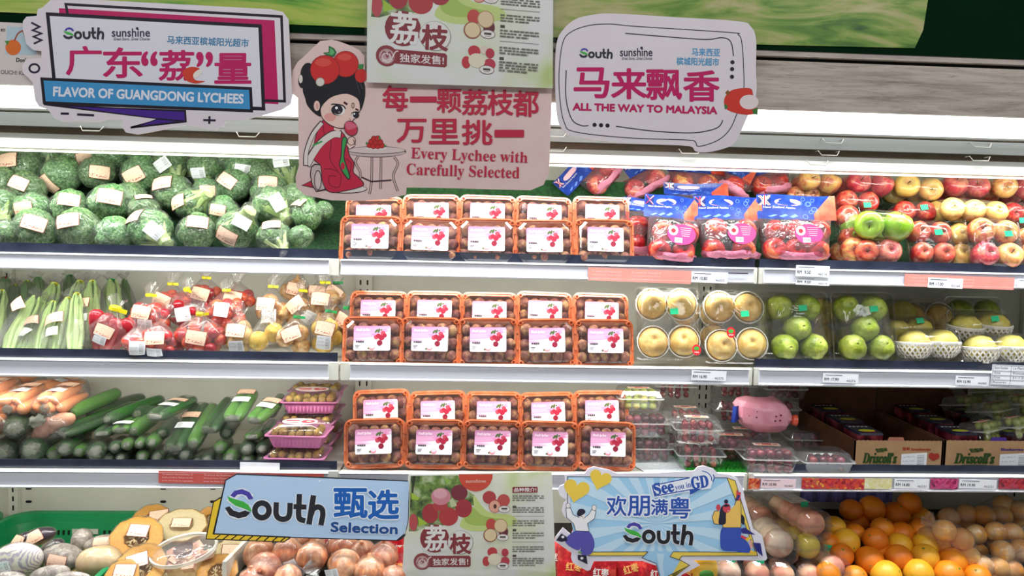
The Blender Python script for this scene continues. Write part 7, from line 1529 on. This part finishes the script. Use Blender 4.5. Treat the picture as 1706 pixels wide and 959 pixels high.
lump(165, 935, .02, 38, 26, yamm, 'yam', 'film-wrapped tan yam below the pumpkin half', 'yam', -6, seed=3)
lump(82, 958, -.04, 34, 16, rootm, 'taro_root', 'silvery wrapped root at the bottom edge', 'taro', -12, seed=4)
lump(172, 905, .14, 32, 14, rootm, 'taro_root', 'small wrapped root with label behind the yam', 'taro', -8, kl=(.2, .4, -10), seed=5)
lump(120, 962, -.06, 30, 10, rootm, 'taro_root', 'pinkish wrapped root at the bottom edge beside the silvery one', 'taro', 0, seed=6)
lump(80, 925, .08, 18, 34, aub, 'aubergine', 'glossy dark aubergine beside the cut red cabbage', 'aubergine', 40, seed=7)
lump(62, 894, .16, 32, 14, aub, 'aubergine', 'labelled aubergine pack in the basket corner', 'aubergine', -18, kl=(.1, .3, 14), seed=8)
lump(36, 902, .15, 22, 12, aub, 'aubergine', 'labelled aubergine pack leaning on the basket rim', 'aubergine', -40, kl=(0, .3, 30), seed=9)
lump(28, 934, .0, 42, 30, cabm, 'red_cabbage', 'cut red cabbage half in film with barcode label', 'cabbage', -12, ry=22, bl_=(-.35, .0, 8), seed=10, nm='cut_face')
lump(14, 966, -.05, 30, 14, rootm, 'taro_root', 'wrapped white root below the cabbage', 'taro', 0, seed=11)
# bags of pink onions
GO = 'bagged pinkish onions in the bottom well'
po = FR['ponion']
for i, (x, y, Y, r, tie, fl_, bl_, row, desc) in enumerate([
    (432, 922, .06, 27, None, None, None, 'upper', 'single big pale onion in film'), (479, 921, .05, 26, None, (-18, -22), (12, 8, 25), 'upper', 'brown onion in film with barcode label'), (441, 950, .0, 30, 'r', (40, 2), None, 'lower', 'pale round onion in film with red tie'),
    (520, 928, .02, 27, None, (-26, 26), (6, 26, 0), 'lower', 'brown-gold onion with twisted film'), (572, 914, .10, 28, 'r', (-30, -14), None, 'upper', 'pink onion with red tie under the blue sign'), (604, 922, .07, 24, None, None, None, 'upper', 'dull pink onion in film'),
    (574, 942, .0, 29, None, (16, 22), (-16, 0, 12), 'lower', 'purple-pink onion with small white label'), (616, 950, -.02, 27, None, None, (-12, 4, 4), 'lower', 'orange-pink onion with small white label'), (640, 926, .04, 26, None, (14, 20), None, 'upper', 'pale pink onion with crumpled film'), (540, 903, .12, 22, None, None, None, 'upper', 'half hidden onion behind the red tie'), (500, 900, .14, 20, None, (0, -20), None, 'upper', 'small onion with greyish film'), (480, 962, -.04, 24, None, (26, -12), None, 'lower', 'bottom onion by the red tie'), (655, 962, -.03, 22, None, None, None, 'lower', 'last onion before the poster'), (420, 968, -.04, 24, None, None, None, 'lower', 'onion at the divider foot')]):
    hullbag(x, y, Y, [(0, 0, 0)], r, po, 'onion', desc, row+' row', 'on', GO, 'onion', fl_, None, bl_, 'onion_bag', tie)
obj('divider', MB().box((0, 0, 0), (.012, .26, .17)).mesh('divider', mat('white_divider', 'E0DFD6', 'D4D2C6', rough=.5), False), None, T(*at(404, 950, .10)) @ RZ(-6), 'white upright divider between pumpkins and onions', 'divider')
# ================================================================ price labels, notices
GPx = 'price labels in the shelf rails'
def tag_(x0, y0, x1, y1, Y, label, price=None, right='', base='F1F2F6', small=True):
    p = at((x0+x1)/2, (y0+y1)/2, Y); a, b = at(x0, (y0+y1)/2, Y), at(x1, (y0+y1)/2, Y); w = b.x-a.x; h = (y1-y0)*sc(Y)
    t = thing('price_label', label, 'price label', T(*p) @ RY(1.2), GPx)
    obj('card', MB().box((0, 0, 0), (w, .0012, h)).mesh('card', ink(base), False), t)
    f = lambda x, y, k: (x, -.0009-k, y)
    if price: obj('lettering', txt_mesh('lettering', price, (-w*.46, -h*.26), (-w*.46+min(w*.4, .045), -h*.26), h*.3, ink('2A3040'), f, .0002), t)
    if right: obj('lettering', txt_mesh('lettering', right, (w*.16, -h*.34), (w*.42, -h*.34), h*.22, ink('4A5060'), f), t)
    if small:
        mb = MB(); mb.box((-w*.2, -.0009, h*.34), (w*.48, .0002, h*.06)); obj('print', mb.mesh('print', ink('6A7080'), False), t)
    return t
YR0 = -.0135
tag_(1152, 453, 1212, 471, YR0, 'white price label on red strip under the apple bags reading RM 10.80', 'RM 10.80', '46005')
tag_(1326, 442, 1382, 461, YR0-.004, 'upper price label under the third blue-headed bag reading RM 9.50', 'RM  9.50', '46014')
tag_(1326, 462, 1382, 475, YR0, 'lower price label under the third blue-headed bag reading RM 9.50', 'RM  9.50', '46014')
tag_(1546, 463, 1604, 480, YR0, 'white price label on red strip under the red apples reading RM 17.00', 'RM 17.00', '42168')
tag_(1695, 465, 1740, 480, YR0, 'white price label cut off at the end of the top rail', None)
tag_(1152, 617, 1210, 634, YR0, 'white price label under the brown pears reading RM 16.90', 'RM 16.90', '46375')
tag_(1371, 622, 1430, 638, YR0, 'white price label under the guavas reading RM 17.90', 'RM 17.90', '44275')
tag_(1592, 626, 1648, 642, YR0, 'white price label beside the handwritten note reading RM 15.90', 'RM 15.90', '46085')
t = tag_(1652, 607, 1722, 643, YR0-.005, 'handwritten form card clipped at the end of the middle rail', None, small=False)
_w = (at(1722, 625, YR0).x-at(1652, 625, YR0).x); _h = 36*sc(YR0); mb = MB()
for q in (.48, .2, -.02, -.24, -.48): mb.box((0, -.001, q*_h), (_w*.96, .0003, .0008))
for q in (-.48, -.05, .48): mb.box((q*_w, -.001, 0), (.0008, .0003, _h*.96))
obj('printed_grid', mb.mesh('printed_grid', ink('3A4A6A'), False), t)
for (s_, x0, y0, x1, h_) in (('Store Number', -.45, .3, -.12, .12), ('La Mart', 0, .3, .25, .12), ('Size', -.45, .06, -.3, .1), ('Date', -.45, -.16, -.3, .1), ('Promoter', 0, .06, .3, .1), ('31.1.25', 0, -.16, .3, .1), ('Remarks', -.45, -.40, -.15, .1)):
    obj('lettering', txt_mesh('lettering', s_, (x0*_w, y0*_h), (x1*_w, y0*_h), h_*_h, ink('2E3A58'), lambda x, y, k: (x, -.0012-k, y)), t)
# red notices behind the labels
redn = mat('red_notice', 'C8544E', 'CC5C54', rough=.4, scale=5); pinkn = mat('faded_notice', 'E48C80', 'E89A8C', rough=.4, scale=5)
def notice(x0, y0, x1, y1, label, Y=YR0+.0022, m=None, lines=True):
    p = at((x0+x1)/2, (y0+y1)/2, Y); w = at(x1, y0, Y).x-at(x0, y0, Y).x; h = (y1-y0)*sc(Y); t = thing('shelf_notice', label, 'notice', T(*p) @ RY(.9), 'red notices in the shelf rails')
    obj('strip', MB().box((0, 0, 0), (w, .001, h)).mesh('strip', m or redn, False), t)
    if lines:
        f = lambda x, y, k: (x, -.0008-k, y); n = 0
        for q, s_ in ((.16, 'To ensure the freshness of'), (-.12, 'fresh produce, Please do not'), (-.38, 'press the fruits & vegetables')):
            x = -w/2+.01
            while x+.10 < w/2: obj('lettering', txt_mesh('lettering', s_, (x, q*h), (x+.085, q*h), h*.15, ink('F2C8C0'), f), t); x += .115; n += 1
    return t
notice(265, 786, 540, 807, 'long red notice strip on the lowest rail above the blue selection sign')
notice(980, 448, 1152, 470, 'red notice strip under the first blue-headed apple bag', m=pinkn)
notice(1507, 459, 1690, 480, 'red notice strip under the red apple packs', m=pinkn)
# bright fruit strips on the lowest right rail
def fruitstrip(nm, cs, sc_):
    s = NT(nm); v = s.n('TexVoronoi', Vector=s.coord('Object', (1, 1, 1)), Scale=sc_); s.link(s.ramp(s.n('SeparateColor', Color=v.outputs['Color']).outputs[0], [(i/(len(cs)-1), c) for i, c in enumerate(cs)]), s.b.inputs[0]); s.b.inputs['Roughness'].default_value = .4; return s.m
st_ = [(1247, 1266, ['8A2A2A', 'C83A2A', 'D87A3A', 'E8B0A0'], 'orange fruit picture tab'), (1336, 1440, ['8A1A2A', 'C83038', 'D8502E', 'B02848', 'E0A040'], 'strip with red berries printed'), (1440, 1486, ['E4DEB0', 'D8D08A', 'E8E4D0'], 'strip with pale melon printed'), (1550, 1596, ['8A1A4A', 'C03A6A', 'D05A8A', '6A2A4A'], 'strip with purple berries printed'), (1664, 1712, ['8A1A2A', 'B83038', 'C04A60', '6A2A3A'], 'strip with dark berries printed')]
for i, (a_, b_, cs, lb) in enumerate(st_): notice(a_, 796, b_, 815, lb+' on the lowest rail below the cartons', m=fruitstrip('fruit_print_%d' % i, cs, 130), lines=False)
tag_(1268, 797, 1326, 813, YR0, 'red-framed price label at the lower rail start reading RM 10.90', 'RM 10.90', '46485', base='F3D8DE')
tag_(1490, 797, 1548, 814, YR0, 'white price label between berry strips reading RM 14.80', 'RM 14.80', '46231')
tag_(1598, 798, 1660, 814, YR0, 'white price label under the purple-print carton reading RM 19.90', 'RM 19.90', '46231')
tag_(400, 770, 466, 783, .006, 'blank white card tucked behind the front guard near the pink trays', None, small=False)
tag_(1246, 455, 1247, 456, YR0, 'x', None) if 0 else None
t = obj('dark_bar', MB().box((0, 0, 0), (.058, .0008, .0032)).mesh('dark_bar', plain('bar_ink', '3A3040', .5), False), None, T(*at(1230, 455, YR0-.0003)), 'thin dark line strip on the rail beside the RM 10.80 label', 'strip')
finish_labels()
